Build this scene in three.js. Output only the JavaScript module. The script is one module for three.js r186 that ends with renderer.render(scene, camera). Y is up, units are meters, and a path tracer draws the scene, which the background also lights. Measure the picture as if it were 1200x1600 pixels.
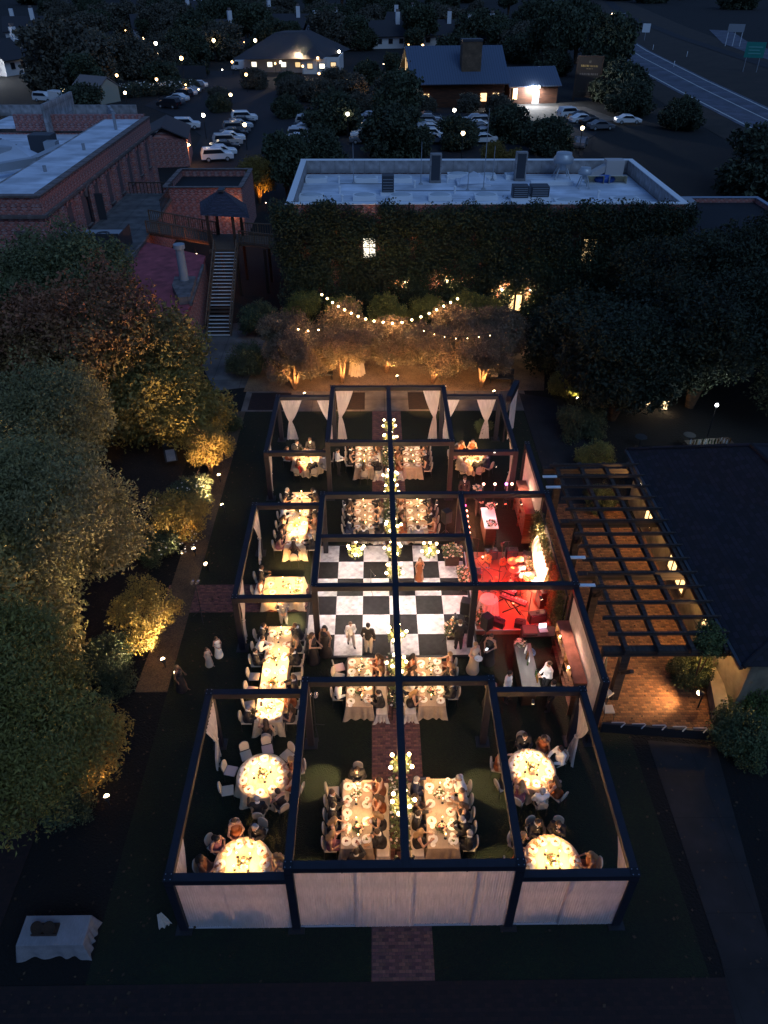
import * as THREE from 'three';
import { mergeGeometries } from 'three/addons/utils/BufferGeometryUtils.js';
import { RoundedBoxGeometry } from 'three/addons/geometries/RoundedBoxGeometry.js';

// ---------------------------------------------------------------- camera, sky, dusk light, exposure
const scene = new THREE.Scene();
const renderer = new THREE.WebGLRenderer({ antialias: true });
renderer.setSize(768, 1024);
renderer.toneMapping = THREE.LinearToneMapping;
renderer.toneMappingExposure = 1.5;
renderer.shadowMap.enabled = true;
const camera = new THREE.PerspectiveCamera(69.2, 0.75, 0.1, 3000);
camera.position.set(-0.5926, 23.9116, 25.2766);
camera.rotation.set(-0.6437, -0.0134, 0.0024, 'YXZ');
scene.add(camera);

{ // a clear sky after sunset: deep blue overhead, a dull warm afterglow all round the horizon
  const W = 64, H = 32, d = new Float32Array(W * H * 4);
  for (let j = 0; j < H; j++) for (let i = 0; i < W; i++) {
    const e = Math.max(0, ((j + 0.5) / H - 0.5) * 2), k = (j * W + i) * 4, m = Math.pow(1 - e, 3.5);
    d[k] = 0.03 + 0.03 * m; d[k + 1] = 0.077 + 0.012 * m; d[k + 2] = 0.21 - 0.05 * m; d[k + 3] = 1;
  }
  const t = new THREE.DataTexture(d, W, H, THREE.RGBAFormat, THREE.FloatType);
  t.mapping = THREE.EquirectangularReflectionMapping; t.magFilter = THREE.LinearFilter; t.needsUpdate = true;
  scene.background = t; scene.environment = t;
  scene.backgroundIntensity = 1; scene.environmentIntensity = 1;
}
const sun = new THREE.DirectionalLight(new THREE.Color().setRGB(0.42, 0.66, 1), 0.42);   // the last glow of the western sky, very soft
sun.position.set(34, 70, 62); sun.castShadow = true; sun.shadow.radius = 60;
Object.assign(sun.shadow.camera, { left: -90, right: 90, top: 90, bottom: -90, far: 400 });
scene.add(sun, sun.target);

// ---------------------------------------------------------------- helpers
let seed = 7;
const rnd = () => { seed = (seed + 0x6d2b79f5) | 0; let t = Math.imul(seed ^ (seed >>> 15), 1 | seed); t = (t + Math.imul(t ^ (t >>> 7), 61 | t)) ^ t; return ((t ^ (t >>> 14)) >>> 0) / 4294967296; };
const rr = (a, b) => a + (b - a) * rnd();
const pick = (a) => a[Math.floor(rnd() * a.length)];
const PI = Math.PI, V = (x, y, z) => new THREE.Vector3(x, y, z);
function hash2(x, y, s = 0) { let n = (x * 374761393 + y * 668265263 + s * 1442695041) | 0; n = Math.imul(n ^ (n >>> 13), 1274126177); return ((n ^ (n >>> 16)) >>> 0) / 4294967296; }
function vnoise(x, y, per, s = 0) {
  const xi = Math.floor(x), yi = Math.floor(y), fx = x - xi, fy = y - yi, u = fx * fx * (3 - 2 * fx), v = fy * fy * (3 - 2 * fy);
  const m = (a) => ((a % per) + per) % per, h = (a, b) => hash2(m(a), m(b), s);
  return (h(xi, yi) * (1 - u) + h(xi + 1, yi) * u) * (1 - v) + (h(xi, yi + 1) * (1 - u) + h(xi + 1, yi + 1) * u) * v;
}
function fbm(x, y, per, oct = 4, s = 0) { let a = 0, w = 0.5, t = 0; for (let o = 0; o < oct; o++) { a += w * vnoise(x, y, per, s + o); t += w; w *= 0.5; x *= 2; y *= 2; per *= 2; } return a / t; }
function texture(n, fn, srgb = true) {   // fn(u, v) -> [r, g, b] 0..1
  const d = new Uint8Array(n * n * 4);
  for (let j = 0; j < n; j++) for (let i = 0; i < n; i++) {
    const c = fn((i + 0.5) / n, (j + 0.5) / n), k = (j * n + i) * 4;
    for (let q = 0; q < 3; q++) d[k + q] = Math.max(0, Math.min(255, (Array.isArray(c) ? c[q] : c) * 255));
    d[k + 3] = 255;
  }
  const t = new THREE.DataTexture(d, n, n, THREE.RGBAFormat);
  t.wrapS = t.wrapT = THREE.RepeatWrapping; t.magFilter = THREE.LinearFilter; t.minFilter = THREE.LinearMipmapLinearFilter; t.generateMipmaps = true;
  if (srgb) t.colorSpace = THREE.SRGBColorSpace;
  t.needsUpdate = true; return t;
}
const C = (r, g, b) => new THREE.Color().setRGB(r, g, b);
const mat = (r, g, b, roughness = 0.8, extra = {}) => new THREE.MeshStandardMaterial({ color: C(r, g, b), roughness, ...extra });
const glow = (r, g, b, k) => new THREE.MeshStandardMaterial({ color: C(0.8, 0.7, 0.5), roughness: 0.6, emissive: C(r, g, b), emissiveIntensity: k });
const used = {};
function numbered(n) { const k = used[n] = (used[n] ?? -1) + 1; return k ? `${n}_${String(k).padStart(3, '0')}` : n; }
function tag(o, label, category, group, kind) {
  o.userData = {}; if (label) o.userData.label = label; if (category) o.userData.category = category; if (group) o.userData.group = group; if (kind) o.userData.kind = kind; return o;
}
function thing(name, label, category, pos = [0, 0, 0], turn = 0, group) {
  const o = new THREE.Group(); o.name = numbered(name); o.position.set(...pos); o.rotation.y = turn; scene.add(o); return tag(o, label, category, group);
}
const shade = (m) => { m.castShadow = m.receiveShadow = true; return m; };
function norm(g) { // non-indexed with position, normal, uv only
  let h = g.index ? g.toNonIndexed() : g.clone();
  for (const k of Object.keys(h.attributes)) if (!['position', 'normal', 'uv'].includes(k)) h.deleteAttribute(k);
  if (!h.attributes.normal) h.computeVertexNormals();
  if (!h.attributes.uv) h.setAttribute('uv', new THREE.BufferAttribute(new Float32Array(h.attributes.position.count * 2), 2));
  return h;
}
const merge = (gs) => (gs.length === 1 ? gs[0] : mergeGeometries(gs.map(norm)));
function part(name, gs, material, parent) { const m = shade(new THREE.Mesh(Array.isArray(gs) ? merge(gs) : gs, material)); m.name = name; parent.add(m); return m; }
function top(name, gs, material, label, category, group, kind) { const m = part(numbered(name), gs, material, scene); return tag(m, label, category, group, kind); }
function dup(root, label, pos, turn, group) { // a copy of a thing, under its next number
  const r = root.clone(); r.name = numbered(root.name.replace(/_\d{3}$/, '')); r.userData = { ...root.userData }; if (label) r.userData.label = label; if (group) r.userData.group = group;
  if (pos) r.position.set(...pos); if (turn !== undefined) r.rotation.y = turn; scene.add(r); return r;
}
// geometry shorthands
const M4 = new THREE.Matrix4();
function put(g, x, y, z, rx = 0, ry = 0, rz = 0, s = 1) { g.applyMatrix4(M4.compose(V(x, y, z), new THREE.Quaternion().setFromEuler(new THREE.Euler(rx, ry, rz, 'YXZ')), Array.isArray(s) ? V(...s) : V(s, s, s))); return g; }
function box(w, h, d, x, y, z, ry = 0, rx = 0, rz = 0) { // uv in metres; y is the bottom
  const g = new THREE.BoxGeometry(w, h, d), u = g.attributes.uv, dims = [[d, h], [d, h], [w, d], [w, d], [w, h], [w, h]];
  for (let i = 0; i < u.count; i++) { const q = dims[i >> 2]; u.setXY(i, u.getX(i) * q[0], u.getY(i) * q[1]); }
  return put(g, x, y + h / 2, z, rx, ry, rz);
}
const rbox = (w, h, d, r, x, y, z, ry = 0, rx = 0) => put(new RoundedBoxGeometry(w, h, d, 2, r), x, y + h / 2, z, rx, ry);
const cyl = (r0, r1, h, x, y, z, n = 12, open = false) => put(new THREE.CylinderGeometry(r1, r0, h, n, 1, open), x, y + h / 2, z);
const ball = (r, x, y, z, n = 8, s = 1) => put(new THREE.SphereGeometry(r, n, Math.max(4, n * 0.7 | 0)), x, y, z, 0, 0, 0, s);
function bar(a, b, w, h = w) { // square bar from a to b
  const A = V(...a), D = V(...b).sub(A), L = D.length(), g = new THREE.BoxGeometry(w, h, L), o = new THREE.Object3D();
  const u = g.attributes.uv; for (let i = 0; i < u.count; i++) u.setXY(i, u.getX(i) * w, u.getY(i) * (i < 8 ? h : L));
  o.position.copy(A).addScaledVector(D, 0.5); o.lookAt(V(...b)); o.updateMatrix(); return g.applyMatrix4(o.matrix);
}
function rod(a, b, r0, r1 = r0, n = 8) { // round tapered rod
  const A = V(...a), D = V(...b).sub(A), L = D.length(), g = new THREE.CylinderGeometry(r1, r0, L, n);
  const q = new THREE.Quaternion().setFromUnitVectors(V(0, 1, 0), D.clone().normalize());
  return g.applyMatrix4(M4.compose(A.addScaledVector(D, 0.5), q, V(1, 1, 1)));
}
const tube = (pts, r, n = 6, seg = 0) => new THREE.TubeGeometry(new THREE.CatmullRomCurve3(pts.map((p) => V(...p))), seg || pts.length * 4, r, n);
const lathe = (pts, n = 16) => new THREE.LatheGeometry(pts.map((p) => new THREE.Vector2(p[0], p[1])), n);
function quadSheet(corners, uv = 1) { // flat polygon given as [x, y, z] in order; uv from x, z in metres
  const pos = [], uvs = [];
  for (let i = 1; i < corners.length - 1; i++) for (const c of [corners[0], corners[i], corners[i + 1]]) { pos.push(...c); uvs.push(c[0] * uv, -c[2] * uv); }
  const g = new THREE.BufferGeometry(); g.setAttribute('position', new THREE.Float32BufferAttribute(pos, 3)); g.setAttribute('uv', new THREE.Float32BufferAttribute(uvs, 2)); g.computeVertexNormals();
  if (g.attributes.normal.getY(0) < 0) { for (let t = 0; t < pos.length; t += 9) for (let q = 0; q < 3; q++) { const a = pos[t + 3 + q]; pos[t + 3 + q] = pos[t + 6 + q]; pos[t + 6 + q] = a; } for (let t = 0; t < uvs.length; t += 6) for (let q = 0; q < 2; q++) { const a = uvs[t + 2 + q]; uvs[t + 2 + q] = uvs[t + 4 + q]; uvs[t + 4 + q] = a; } g.setAttribute('position', new THREE.Float32BufferAttribute(pos, 3)); g.setAttribute('uv', new THREE.Float32BufferAttribute(uvs, 2)); g.computeVertexNormals(); }
  return g;
}
const rect = (x0, z0, x1, z1, y) => quadSheet([[x0, y, z0], [x0, y, z1], [x1, y, z1], [x1, y, z0]]);
function slab(pts, y0, y1) { // upright prism over a polygon of [x, z]
  const s = new THREE.Shape(pts.map((p) => new THREE.Vector2(p[0], -p[1]))), g = new THREE.ExtrudeGeometry(s, { depth: y1 - y0, bevelEnabled: false });
  return put(g, 0, y0, 0, -PI / 2);
}
function spot(pos, target, color, intensity, angle, penumbra = 0.6, r = 2) {
  const l = new THREE.SpotLight(C(...color), intensity, 0, angle, penumbra, 2); l.position.set(...pos); l.target.position.set(...target); l.castShadow = true; l.shadow.radius = r; l.name = 'spot'; scene.add(l, l.target); return l;
}
function point(pos, color, intensity, r = 2) { const l = new THREE.PointLight(C(...color), intensity, 0, 2); l.position.set(...pos); l.castShadow = true; l.shadow.radius = r; l.name = 'bulb'; scene.add(l); return l; }

// ---------------------------------------------------------------- surfaces of the ground
const brickTex = (tones, mortar, n = 512) => texture(n, (u, v) => { // 8 courses of 4 bricks
  const row = Math.floor(v * 8), uu = u * 4 + (row % 2) * 0.5, col = Math.floor(uu) % 4, fx = uu - Math.floor(uu), fy = v * 8 - row;
  if (fx < 0.05 || fy < 0.1) return mortar.map((m) => m * (0.85 + 0.3 * fbm(u * 32, v * 32, 32, 2, 3)));
  const t = hash2(col, row, 11), a = tones[Math.floor(t * tones.length)], k = 0.75 + 0.3 * hash2(col, row, 5) + 0.25 * (fbm(u * 24, v * 24, 24, 3, 9) - 0.5);
  return a.map((c) => c * k);
});
const brickBump = texture(256, (u, v) => { const row = Math.floor(v * 8), uu = u * 4 + (row % 2) * 0.5, fx = uu - Math.floor(uu), fy = v * 8 - row; return (fx < 0.05 || fy < 0.1) ? 0.1 : 0.75 + 0.25 * fbm(u * 32, v * 32, 32, 3, 2); }, false);
const rep = (t, s, sy = s) => { const c = t.clone(); c.repeat.set(s, sy); c.needsUpdate = true; return c; };
const T = {
  paver: brickTex([[0.46, 0.29, 0.27], [0.40, 0.25, 0.25], [0.50, 0.33, 0.28]], [0.27, 0.22, 0.21]),
  patio: brickTex([[0.52, 0.36, 0.24], [0.46, 0.31, 0.21], [0.57, 0.41, 0.28]], [0.30, 0.23, 0.18]),
  grass: texture(512, (u, v) => { const n = fbm(u * 6, v * 6, 6, 3, 1), f = fbm(u * 90, v * 90, 90, 2, 4), k = 0.55 + 0.35 * n + 0.55 * (f - 0.3); return [0.20 * k, 0.262 * k, 0.145 * k]; }),
  grassB: texture(512, (u, v) => fbm(u * 120, v * 120, 120, 2, 7), false),
  soil: texture(512, (u, v) => { const n = fbm(u * 8, v * 8, 8, 5, 21), k = 0.5 + 0.8 * n; return [0.16 * k, 0.145 * k, 0.125 * k]; }),
  gravel: texture(512, (u, v) => { const n = fbm(u * 4, v * 4, 4, 3, 31), f = fbm(u * 110, v * 110, 110, 2, 33), k = 0.55 + 0.45 * n + 0.45 * (f - 0.5); return [0.56 * k, 0.47 * k, 0.37 * k]; }),
  gravelB: texture(256, (u, v) => fbm(u * 60, v * 60, 60, 2, 35), false),
  concrete: texture(512, (u, v) => { const n = fbm(u * 5, v * 5, 5, 5, 41), j = (u % 0.5 < 0.008 || v % 0.5 < 0.008) ? 0.6 : 1, k = (0.6 + 0.55 * n) * j; return [0.40 * k, 0.385 * k, 0.375 * k]; }),
  asphalt: texture(512, (u, v) => { const n = fbm(u * 5, v * 5, 5, 4, 51), f = fbm(u * 100, v * 100, 100, 1, 52), k = 0.6 + 0.5 * n + 0.3 * (f - 0.5); return [0.25 * k, 0.25 * k, 0.265 * k]; }),
  roofing: texture(512, (u, v) => { const n = fbm(u * 4, v * 4, 4, 5, 61), st = fbm(u * 3, v * 24, 24, 3, 62), j = (v % 0.25 < 0.006) ? 0.86 : 1, k = (0.62 + 0.4 * n + 0.16 * (st - 0.5)) * j; return [0.88 * k, 0.91 * k, 0.95 * k]; }),
  oldBrick: brickTex([[0.50, 0.30, 0.25], [0.42, 0.26, 0.23], [0.56, 0.36, 0.30], [0.48, 0.40, 0.37]], [0.46, 0.42, 0.40]),
  shingle: texture(512, (u, v) => { const row = Math.floor(v * 16), uu = u * 10 + hash2(0, row, 3), fx = uu - Math.floor(uu), fy = v * 16 - row, k = (fy < 0.12 || fx < 0.06) ? 0.45 : 0.6 + 0.55 * hash2(Math.floor(uu) % 10, row, 8); return [0.27 * k, 0.25 * k, 0.30 * k]; }),
  cloth: texture(256, (u, v) => { const n = fbm(u * 5, v * 5, 5, 3, 71), w = fbm(u * 80, v * 20, 80, 2, 72), k = 0.86 + 0.14 * n + 0.1 * (w - 0.5); return [0.93 * k, 0.90 * k, 0.87 * k]; }),
  wood: texture(256, (u, v) => { const n = fbm(u * 3, v * 40, 40, 3, 81), k = 0.5 + 0.7 * n; return [0.42 * k, 0.33 * k, 0.26 * k]; }),
  wear: texture(256, (u, v) => { const k = 0.8 + 0.4 * (fbm(u * 6, v * 6, 6, 5, 91) - 0.5); return [k, k, k]; }),
};
const M = {
  paver: new THREE.MeshStandardMaterial({ map: rep(T.paver, 1 / 0.78), bumpMap: rep(brickBump, 1 / 0.78), bumpScale: 0.006, roughness: 0.85 }),
  patio: new THREE.MeshStandardMaterial({ map: rep(T.patio, 1 / 0.9), color: C(0.75, 0.68, 0.6), bumpMap: rep(brickBump, 1 / 0.9), bumpScale: 0.008, roughness: 0.8 }),
  grass: new THREE.MeshStandardMaterial({ map: rep(T.grass, 1 / 5), color: C(0.19, 0.24, 0.12), bumpMap: rep(T.grassB, 1 / 2.3), bumpScale: 0.03, roughness: 0.95 }),
  soil: new THREE.MeshStandardMaterial({ map: rep(T.soil, 1 / 9), color: C(0.1, 0.1, 0.1), bumpMap: rep(T.gravelB, 1 / 3), bumpScale: 0.03, roughness: 1 }),
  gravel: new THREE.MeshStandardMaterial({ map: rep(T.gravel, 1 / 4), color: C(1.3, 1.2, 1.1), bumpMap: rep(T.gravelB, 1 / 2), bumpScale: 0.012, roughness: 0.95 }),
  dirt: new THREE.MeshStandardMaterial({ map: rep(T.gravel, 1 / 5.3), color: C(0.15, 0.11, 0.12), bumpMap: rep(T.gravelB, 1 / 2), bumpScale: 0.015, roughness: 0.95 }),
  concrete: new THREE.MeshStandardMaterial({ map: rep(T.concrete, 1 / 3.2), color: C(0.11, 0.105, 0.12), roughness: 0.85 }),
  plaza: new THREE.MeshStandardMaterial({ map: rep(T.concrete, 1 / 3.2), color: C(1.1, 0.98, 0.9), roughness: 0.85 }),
  terrace: new THREE.MeshStandardMaterial({ map: rep(T.concrete, 1 / 4), color: C(0.9, 0.92, 0.95), roughness: 0.85 }),
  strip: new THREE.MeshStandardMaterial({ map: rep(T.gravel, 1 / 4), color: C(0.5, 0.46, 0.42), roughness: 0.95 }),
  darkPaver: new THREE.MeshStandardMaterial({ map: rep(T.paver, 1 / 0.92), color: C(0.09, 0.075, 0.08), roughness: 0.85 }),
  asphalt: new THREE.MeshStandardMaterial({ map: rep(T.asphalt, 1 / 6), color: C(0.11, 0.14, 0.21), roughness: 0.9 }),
  dryGrass: new THREE.MeshStandardMaterial({ map: rep(T.gravel, 1 / 11), color: C(0.16, 0.16, 0.17), roughness: 1 }),
  line: mat(0.55, 0.55, 0.52, 0.7),
};
const ground = (name, g, m) => top(name, g, m, undefined, undefined, undefined, 'structure');
ground('ground', rect(-900, -1500, 900, 140, 0), M.soil);
ground('lawn', rect(-9.1, -17.58, 9.1, 16.2, 0.004), M.grass);
ground('brick_path', [rect(-0.8, -17.58, 1.05, 16.2, 0.008)], M.paver);
ground('brick_path', [rect(-10.4, -0.9, -0.8, 0.95, 0.012), rect(1.05, -0.9, 9.1, 0.95, 0.012)], M.paver);
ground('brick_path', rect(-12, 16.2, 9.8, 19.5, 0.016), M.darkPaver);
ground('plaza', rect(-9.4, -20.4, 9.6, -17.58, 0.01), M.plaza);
ground('paver_inlay', [rect(-9.0, -20.2, -6.3, -17.8, 0.014), rect(-3.5, -20.2, -1.3, -17.8, 0.014), rect(1.6, -20.2, 3.6, -17.8, 0.014)], M.darkPaver);
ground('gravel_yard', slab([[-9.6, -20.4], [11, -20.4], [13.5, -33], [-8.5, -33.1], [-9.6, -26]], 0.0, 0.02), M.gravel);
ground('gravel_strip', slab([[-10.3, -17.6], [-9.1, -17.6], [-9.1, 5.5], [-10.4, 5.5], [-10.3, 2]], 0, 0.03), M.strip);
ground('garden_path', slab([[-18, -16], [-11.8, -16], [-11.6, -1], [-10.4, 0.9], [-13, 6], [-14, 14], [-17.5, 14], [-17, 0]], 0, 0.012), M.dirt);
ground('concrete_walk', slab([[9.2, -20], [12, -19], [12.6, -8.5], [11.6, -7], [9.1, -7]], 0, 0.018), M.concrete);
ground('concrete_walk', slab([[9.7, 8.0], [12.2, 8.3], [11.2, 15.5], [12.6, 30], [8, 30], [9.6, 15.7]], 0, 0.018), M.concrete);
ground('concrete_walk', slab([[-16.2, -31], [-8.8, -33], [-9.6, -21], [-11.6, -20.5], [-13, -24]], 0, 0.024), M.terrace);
ground('brick_patio', slab([[7.7, -7.2], [12.9, -7.2], [14.2, 6.2], [12.3, 7.9], [7.7, 7.35]], 0, 0.03), M.patio);
ground('brick_path', rect(-13.6, 9.6, -12.2, 16.2, 0.02), M.darkPaver);

// ---------------------------------------------------------------- shared materials and flowers
M.linenGrey = new THREE.MeshStandardMaterial({ map: T.cloth, color: C(0.56, 0.47, 0.37), roughness: 0.9 });
M.linenBlue = new THREE.MeshStandardMaterial({ map: T.cloth, color: C(0.3, 0.31, 0.36), roughness: 0.9 });
M.linen = new THREE.MeshStandardMaterial({ map: T.cloth, color: C(0.82, 0.7, 0.52), roughness: 0.9 });
M.woodDark = new THREE.MeshStandardMaterial({ map: T.wood, color: C(0.35, 0.3, 0.28), roughness: 0.6 });
M.cream = mat(0.5, 0.42, 0.33, 0.75); M.pinkCream = mat(0.66, 0.44, 0.38, 0.75);
M.china = mat(0.82, 0.8, 0.76, 0.3); M.food = [mat(0.28, 0.13, 0.05), mat(0.14, 0.16, 0.04), mat(0.35, 0.2, 0.1), mat(0.2, 0.06, 0.04)];
M.glass = new THREE.MeshPhysicalMaterial({ color: C(0.95, 0.95, 0.95), transmission: 1, thickness: 0, roughness: 0.05 });
M.wax = mat(0.8, 0.72, 0.55, 0.5); M.flame = glow(1, 0.55, 0.18, 18); M.bulbGlow = glow(1, 0.66, 0.3, 16);
M.leaf = new THREE.MeshPhysicalMaterial({ color: C(0.1, 0.13, 0.045), roughness: 0.7, transmission: 0.3, thickness: 0, side: THREE.DoubleSide });
M.petal = ['white', 'cream', 'blush', 'rose', 'orange'].map((n, i) => mat(...[[0.8, 0.76, 0.68], [0.75, 0.62, 0.42], [0.72, 0.42, 0.34], [0.5, 0.1, 0.1], [0.62, 0.26, 0.08]][i], 0.7));
function flowerHeads(n, fx, size) { // small ruffled blooms made of petals
  const gs = []; for (let i = 0; i < n; i++) { const [x, y, z] = fx(); const s = size * rr(0.7, 1.25); for (let k = 0; k < 5; k++) { const a = k / 5 * PI * 2 + rnd(); gs.push(put(new THREE.SphereGeometry(s * 0.55, 5, 3), x + Math.cos(a) * s * 0.45, y, z + Math.sin(a) * s * 0.45, 0, a, 0.5, [1, 0.5, 0.8])); } gs.push(put(new THREE.SphereGeometry(s * 0.4, 5, 3), x, y + s * 0.25, z)); } return gs;
}
function leafSpray(n, fx, size) { const gs = []; for (let i = 0; i < n; i++) { const [x, y, z] = fx(), s = size * rr(0.6, 1.3); const g = new THREE.BufferGeometry(); g.setAttribute('position', new THREE.Float32BufferAttribute([-0.3 * s, 0, 0, 0, 0.12 * s, -0.45 * s, 0.3 * s, 0, 0, -0.3 * s, 0, 0, 0.3 * s, 0, 0, 0, 0.1 * s, 0.6 * s], 3)); g.computeVertexNormals(); gs.push(put(g, x, y, z, rr(-1.2, 1.2), rr(0, 6.28), rr(-1, 1))); } return gs; }
const disc = (r, y, h) => () => { const a = rnd() * PI * 2, q = r * Math.sqrt(rnd()); return [q * Math.cos(a), y + h * (1 - q / r * 0.8) * rr(0.5, 1), q * Math.sin(a)]; };
const ORD = ['first', 'second', 'third', 'fourth', 'fifth', 'sixth', 'seventh', 'eighth'];

// ---------------------------------------------------------------- the open black event frame
const HN = 3.66, HW = 3.05, BW = 0.24, NL = -3.1, NR = 3.4, NC = 0.17, ZR = -14.02, ZA = -7.87, ZB = -3.2, ZC = 3.15, ZD = 8.02, ZF = 14.62;
const OL = [-6.36, -6.36, -6.53], OR = [6.8, 7.46, 6.72];
M.frame = new THREE.MeshStandardMaterial({ color: C(0.013, 0.013, 0.026), roughness: 0.62, map: rep(T.wear, 0.7) });
M.lens = glow(1, 0.72, 0.42, 3); M.lensWhite = glow(1, 0.85, 0.75, 3); M.lensRed = glow(1, 0.08, 0.04, 4);
M.metalBolt = mat(0.25, 0.26, 0.28, 0.4, { metalness: 0.7 });
M.blackMetal = mat(0.025, 0.025, 0.028, 0.45, { metalness: 0.3 });
const frame = thing('event_frame', 'large open frame of black beams and posts standing over the dinner tables', 'event frame');
const beamM = (x0, z0, x1, z1, h, d = BW) => { // butted between posts; top at h
  part('beam', bar([x0, h - d / 2, z0], [x1, h - d / 2, z1], BW, d), M.frame, frame);
};
const splice = (x, z, h, alongX) => part('splice_band', alongX ? box(0.05, 0.262, BW + 0.014, x, h - 0.251, z) : box(BW + 0.014, 0.262, 0.05, x, h - 0.251, z), M.frame, frame);
const postM = (x, z, h) => { const p = part('post', box(BW, h, BW, x, 0, z), M.frame, frame); part('base_plate', box(0.5, 0.03, 0.5, x, 0.004, z), M.blackMetal, p); part('joint_sleeve', box(BW + 0.012, 0.04, BW + 0.012, x, h - 0.36, z), M.joint, p); part('joint_cap', box(BW + 0.03, 0.014, BW + 0.03, x, h + 0.006, z), M.joint, p); for (const [a, b] of [[1, 1], [-1, 1], [1, -1], [-1, -1]]) part('bolt', cyl(0.018, 0.018, 0.014, x + a * 0.08, h + 0.02, z + b * 0.08, 6), M.metalBolt, p); };
const b2 = BW / 2 + 0.002;
for (const z of [ZR, ZA, ZB, 0, ZC, ZD, ZF]) for (const [a, b] of [[NL, NC], [NC, NR]]) beamM(a + b2, z, b - b2, z, HN);
M.joint = mat(0.012, 0.012, 0.016, 0.5, { metalness: 0.4 });
const zs = [ZR, ZA, ZB, 0, ZC, ZD, ZF];
beamM(NC, ZR - BW / 2, NC, ZF + BW / 2, HN + 0.004);
for (const [z0, z1] of [[ZR, ZA], [ZB, ZC], [ZD, ZF]]) for (const x of [NL, NR]) beamM(x, z0 + b2, x, z1 - b2, HN);
for (const z of zs) if (z !== 0) for (const x of [NL, NR]) postM(x, z, HN);
[[ZR, ZA], [ZB, ZC], [ZD, ZF]].forEach(([z0, z1], i) => {
  const x = OL[i]; beamM(x, z0 + b2, x, z1 - b2, HW); postM(x, z0, HW); postM(x, z1, HW);
  for (const z of [z0, z1]) beamM(x + b2, z, NL - b2, z, HW);
  const h = i === 1 ? HN : HW, r = OR[i];
  beamM(r, z0 + b2, r, z1 - b2, h); postM(r, z0, h); postM(r, z1, h);
  for (const z of [z0, z1]) beamM(NR + b2, z, r - b2, z, h);
});
beamM(7.46, ZC + b2, 7.46, ZD - b2, HN - 0.16); beamM(7.34, ZA + b2, 7.34, ZB - b2, HN - 0.16); postM(7.46, ZD, HN - 0.16); postM(7.34, ZA, HN - 0.16);
part('corner_plate', box(0.2, 0.012, 0.2, NR, HN, ZB), mat(0.45, 0.6, 0.7, 0.4), frame);

for (const z of zs) { splice(-1.6, z, HN, true); splice(1.9, z, HN, true); } for (let z = -12.5; z < 14; z += 3.05) splice(NC, z, HN + 0.006, false);
[[ZR, ZA], [ZB, ZC], [ZD, ZF]].forEach(([a, b], i) => { for (const x of [NL, NR]) splice(x, (a + b) / 2, HN, false); splice(OL[i], (a + b) / 2, HW, false); splice(OR[i], (a + b) / 2, i === 1 ? HN : HW, false); });

// spotlights clamped under the beams; each has a light of its own
function pinSpot(pos, target, color, cd, angle, pen = 0.6, lens = M.lens) {
  const d = V(...target).sub(V(...pos)).normalize(), a = V(...pos), e = a.clone().addScaledVector(d, 0.16), f = a.clone().addScaledVector(d, 0.171), s = a.clone().addScaledVector(d, 0.2);
  const p = part('spotlight', [rod(a.toArray(), e.toArray(), 0.045, 0.055, 10)], M.blackMetal, frame);
  part('lens', rod(e.toArray(), f.toArray(), 0.048, 0.048, 10), lens, p);
  spot(s.toArray(), target, color, cd, angle, pen, 3);
}
const WARM = [1, 0.5, 0.17], NEUT = [1, 0.82, 0.72], RED = [1, 0.02, 0.008];
const uw = HW - BW - 0.06, un = HN - BW - 0.06;
// wing tables
pinSpot([-4.7, uw, ZD + 0.2], [-4.65, 0.76, 9.85], WARM, 119, 0.33, 0.4);
pinSpot([-4.9, uw, ZF - 0.2], [-4.9, 0.76, 13.0], WARM, 112, 0.33, 0.4);
pinSpot([4.95, uw, ZD + 0.2], [4.95, 0.76, 9.7], WARM, 115, 0.33, 0.4);
pinSpot([4.95, uw, ZF - 0.2], [4.98, 0.76, 13.0], WARM, 112, 0.33, 0.4);
pinSpot([-4.6, uw, ZC + 0.2], [-4.7, 0.76, 5.0], WARM, 108, 0.33, 0.4);
pinSpot([-4.75, uw, ZD - 0.2], [-4.75, 0.76, 6.9], WARM, 108, 0.33, 0.4);
pinSpot([-4.75, uw, ZC - 0.2], [-4.9, 0.76, 0.3], WARM, 156, 0.36, 0.4);
pinSpot([-4.6, uw, ZB - 0.2], [-4.55, 0.76, -4.2], WARM, 98, 0.33, 0.4);
pinSpot([-4.6, uw, ZA + 0.2], [-4.55, 0.76, -6.4], WARM, 47, 0.33, 0.4);
pinSpot([-4.5, uw, ZA - 0.2], [-4.5, 0.76, -10.8], WARM, 154, 0.30, 0.5);
pinSpot([4.95, uw, ZA - 0.2], [4.95, 0.76, -10.8], WARM, 134, 0.30, 0.5);
// aisle tables and lawn
for (const [z, zt] of [[ZF - 0.3, 11.3], [ZD + 0.3, 10.6], [ZD - 0.3, 5.6], [ZA + 0.3, -5.4], [ZA - 0.3, -10.9]])
  for (const s of [-1, 1]) pinSpot([NC + s * 0.2, un, z], [NC + s * 1.35, 0.76, zt], WARM, 15, 0.62, 0.9);
for (const [x, z, tx, tz, cd] of [[0, ZD + 0.25, -2.7, 9.6, 13], [0.3, ZD + 0.25, 3.3, 9.9, 13], [0, ZF - 0.3, -2.6, 13.2, 10], [0.3, ZF - 0.3, 3.1, 12.9, 10], [-3.4, ZC - 0.25, -4.4, -1.7, 16], [-3.4, ZC + 0.3, -4.3, 1.7, 20]]) pinSpot([x, x < -1 ? uw : un, z], [tx, 0, tz], [1, 0.72, 0.3], cd * 11, 0.17, 0.25);
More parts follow.
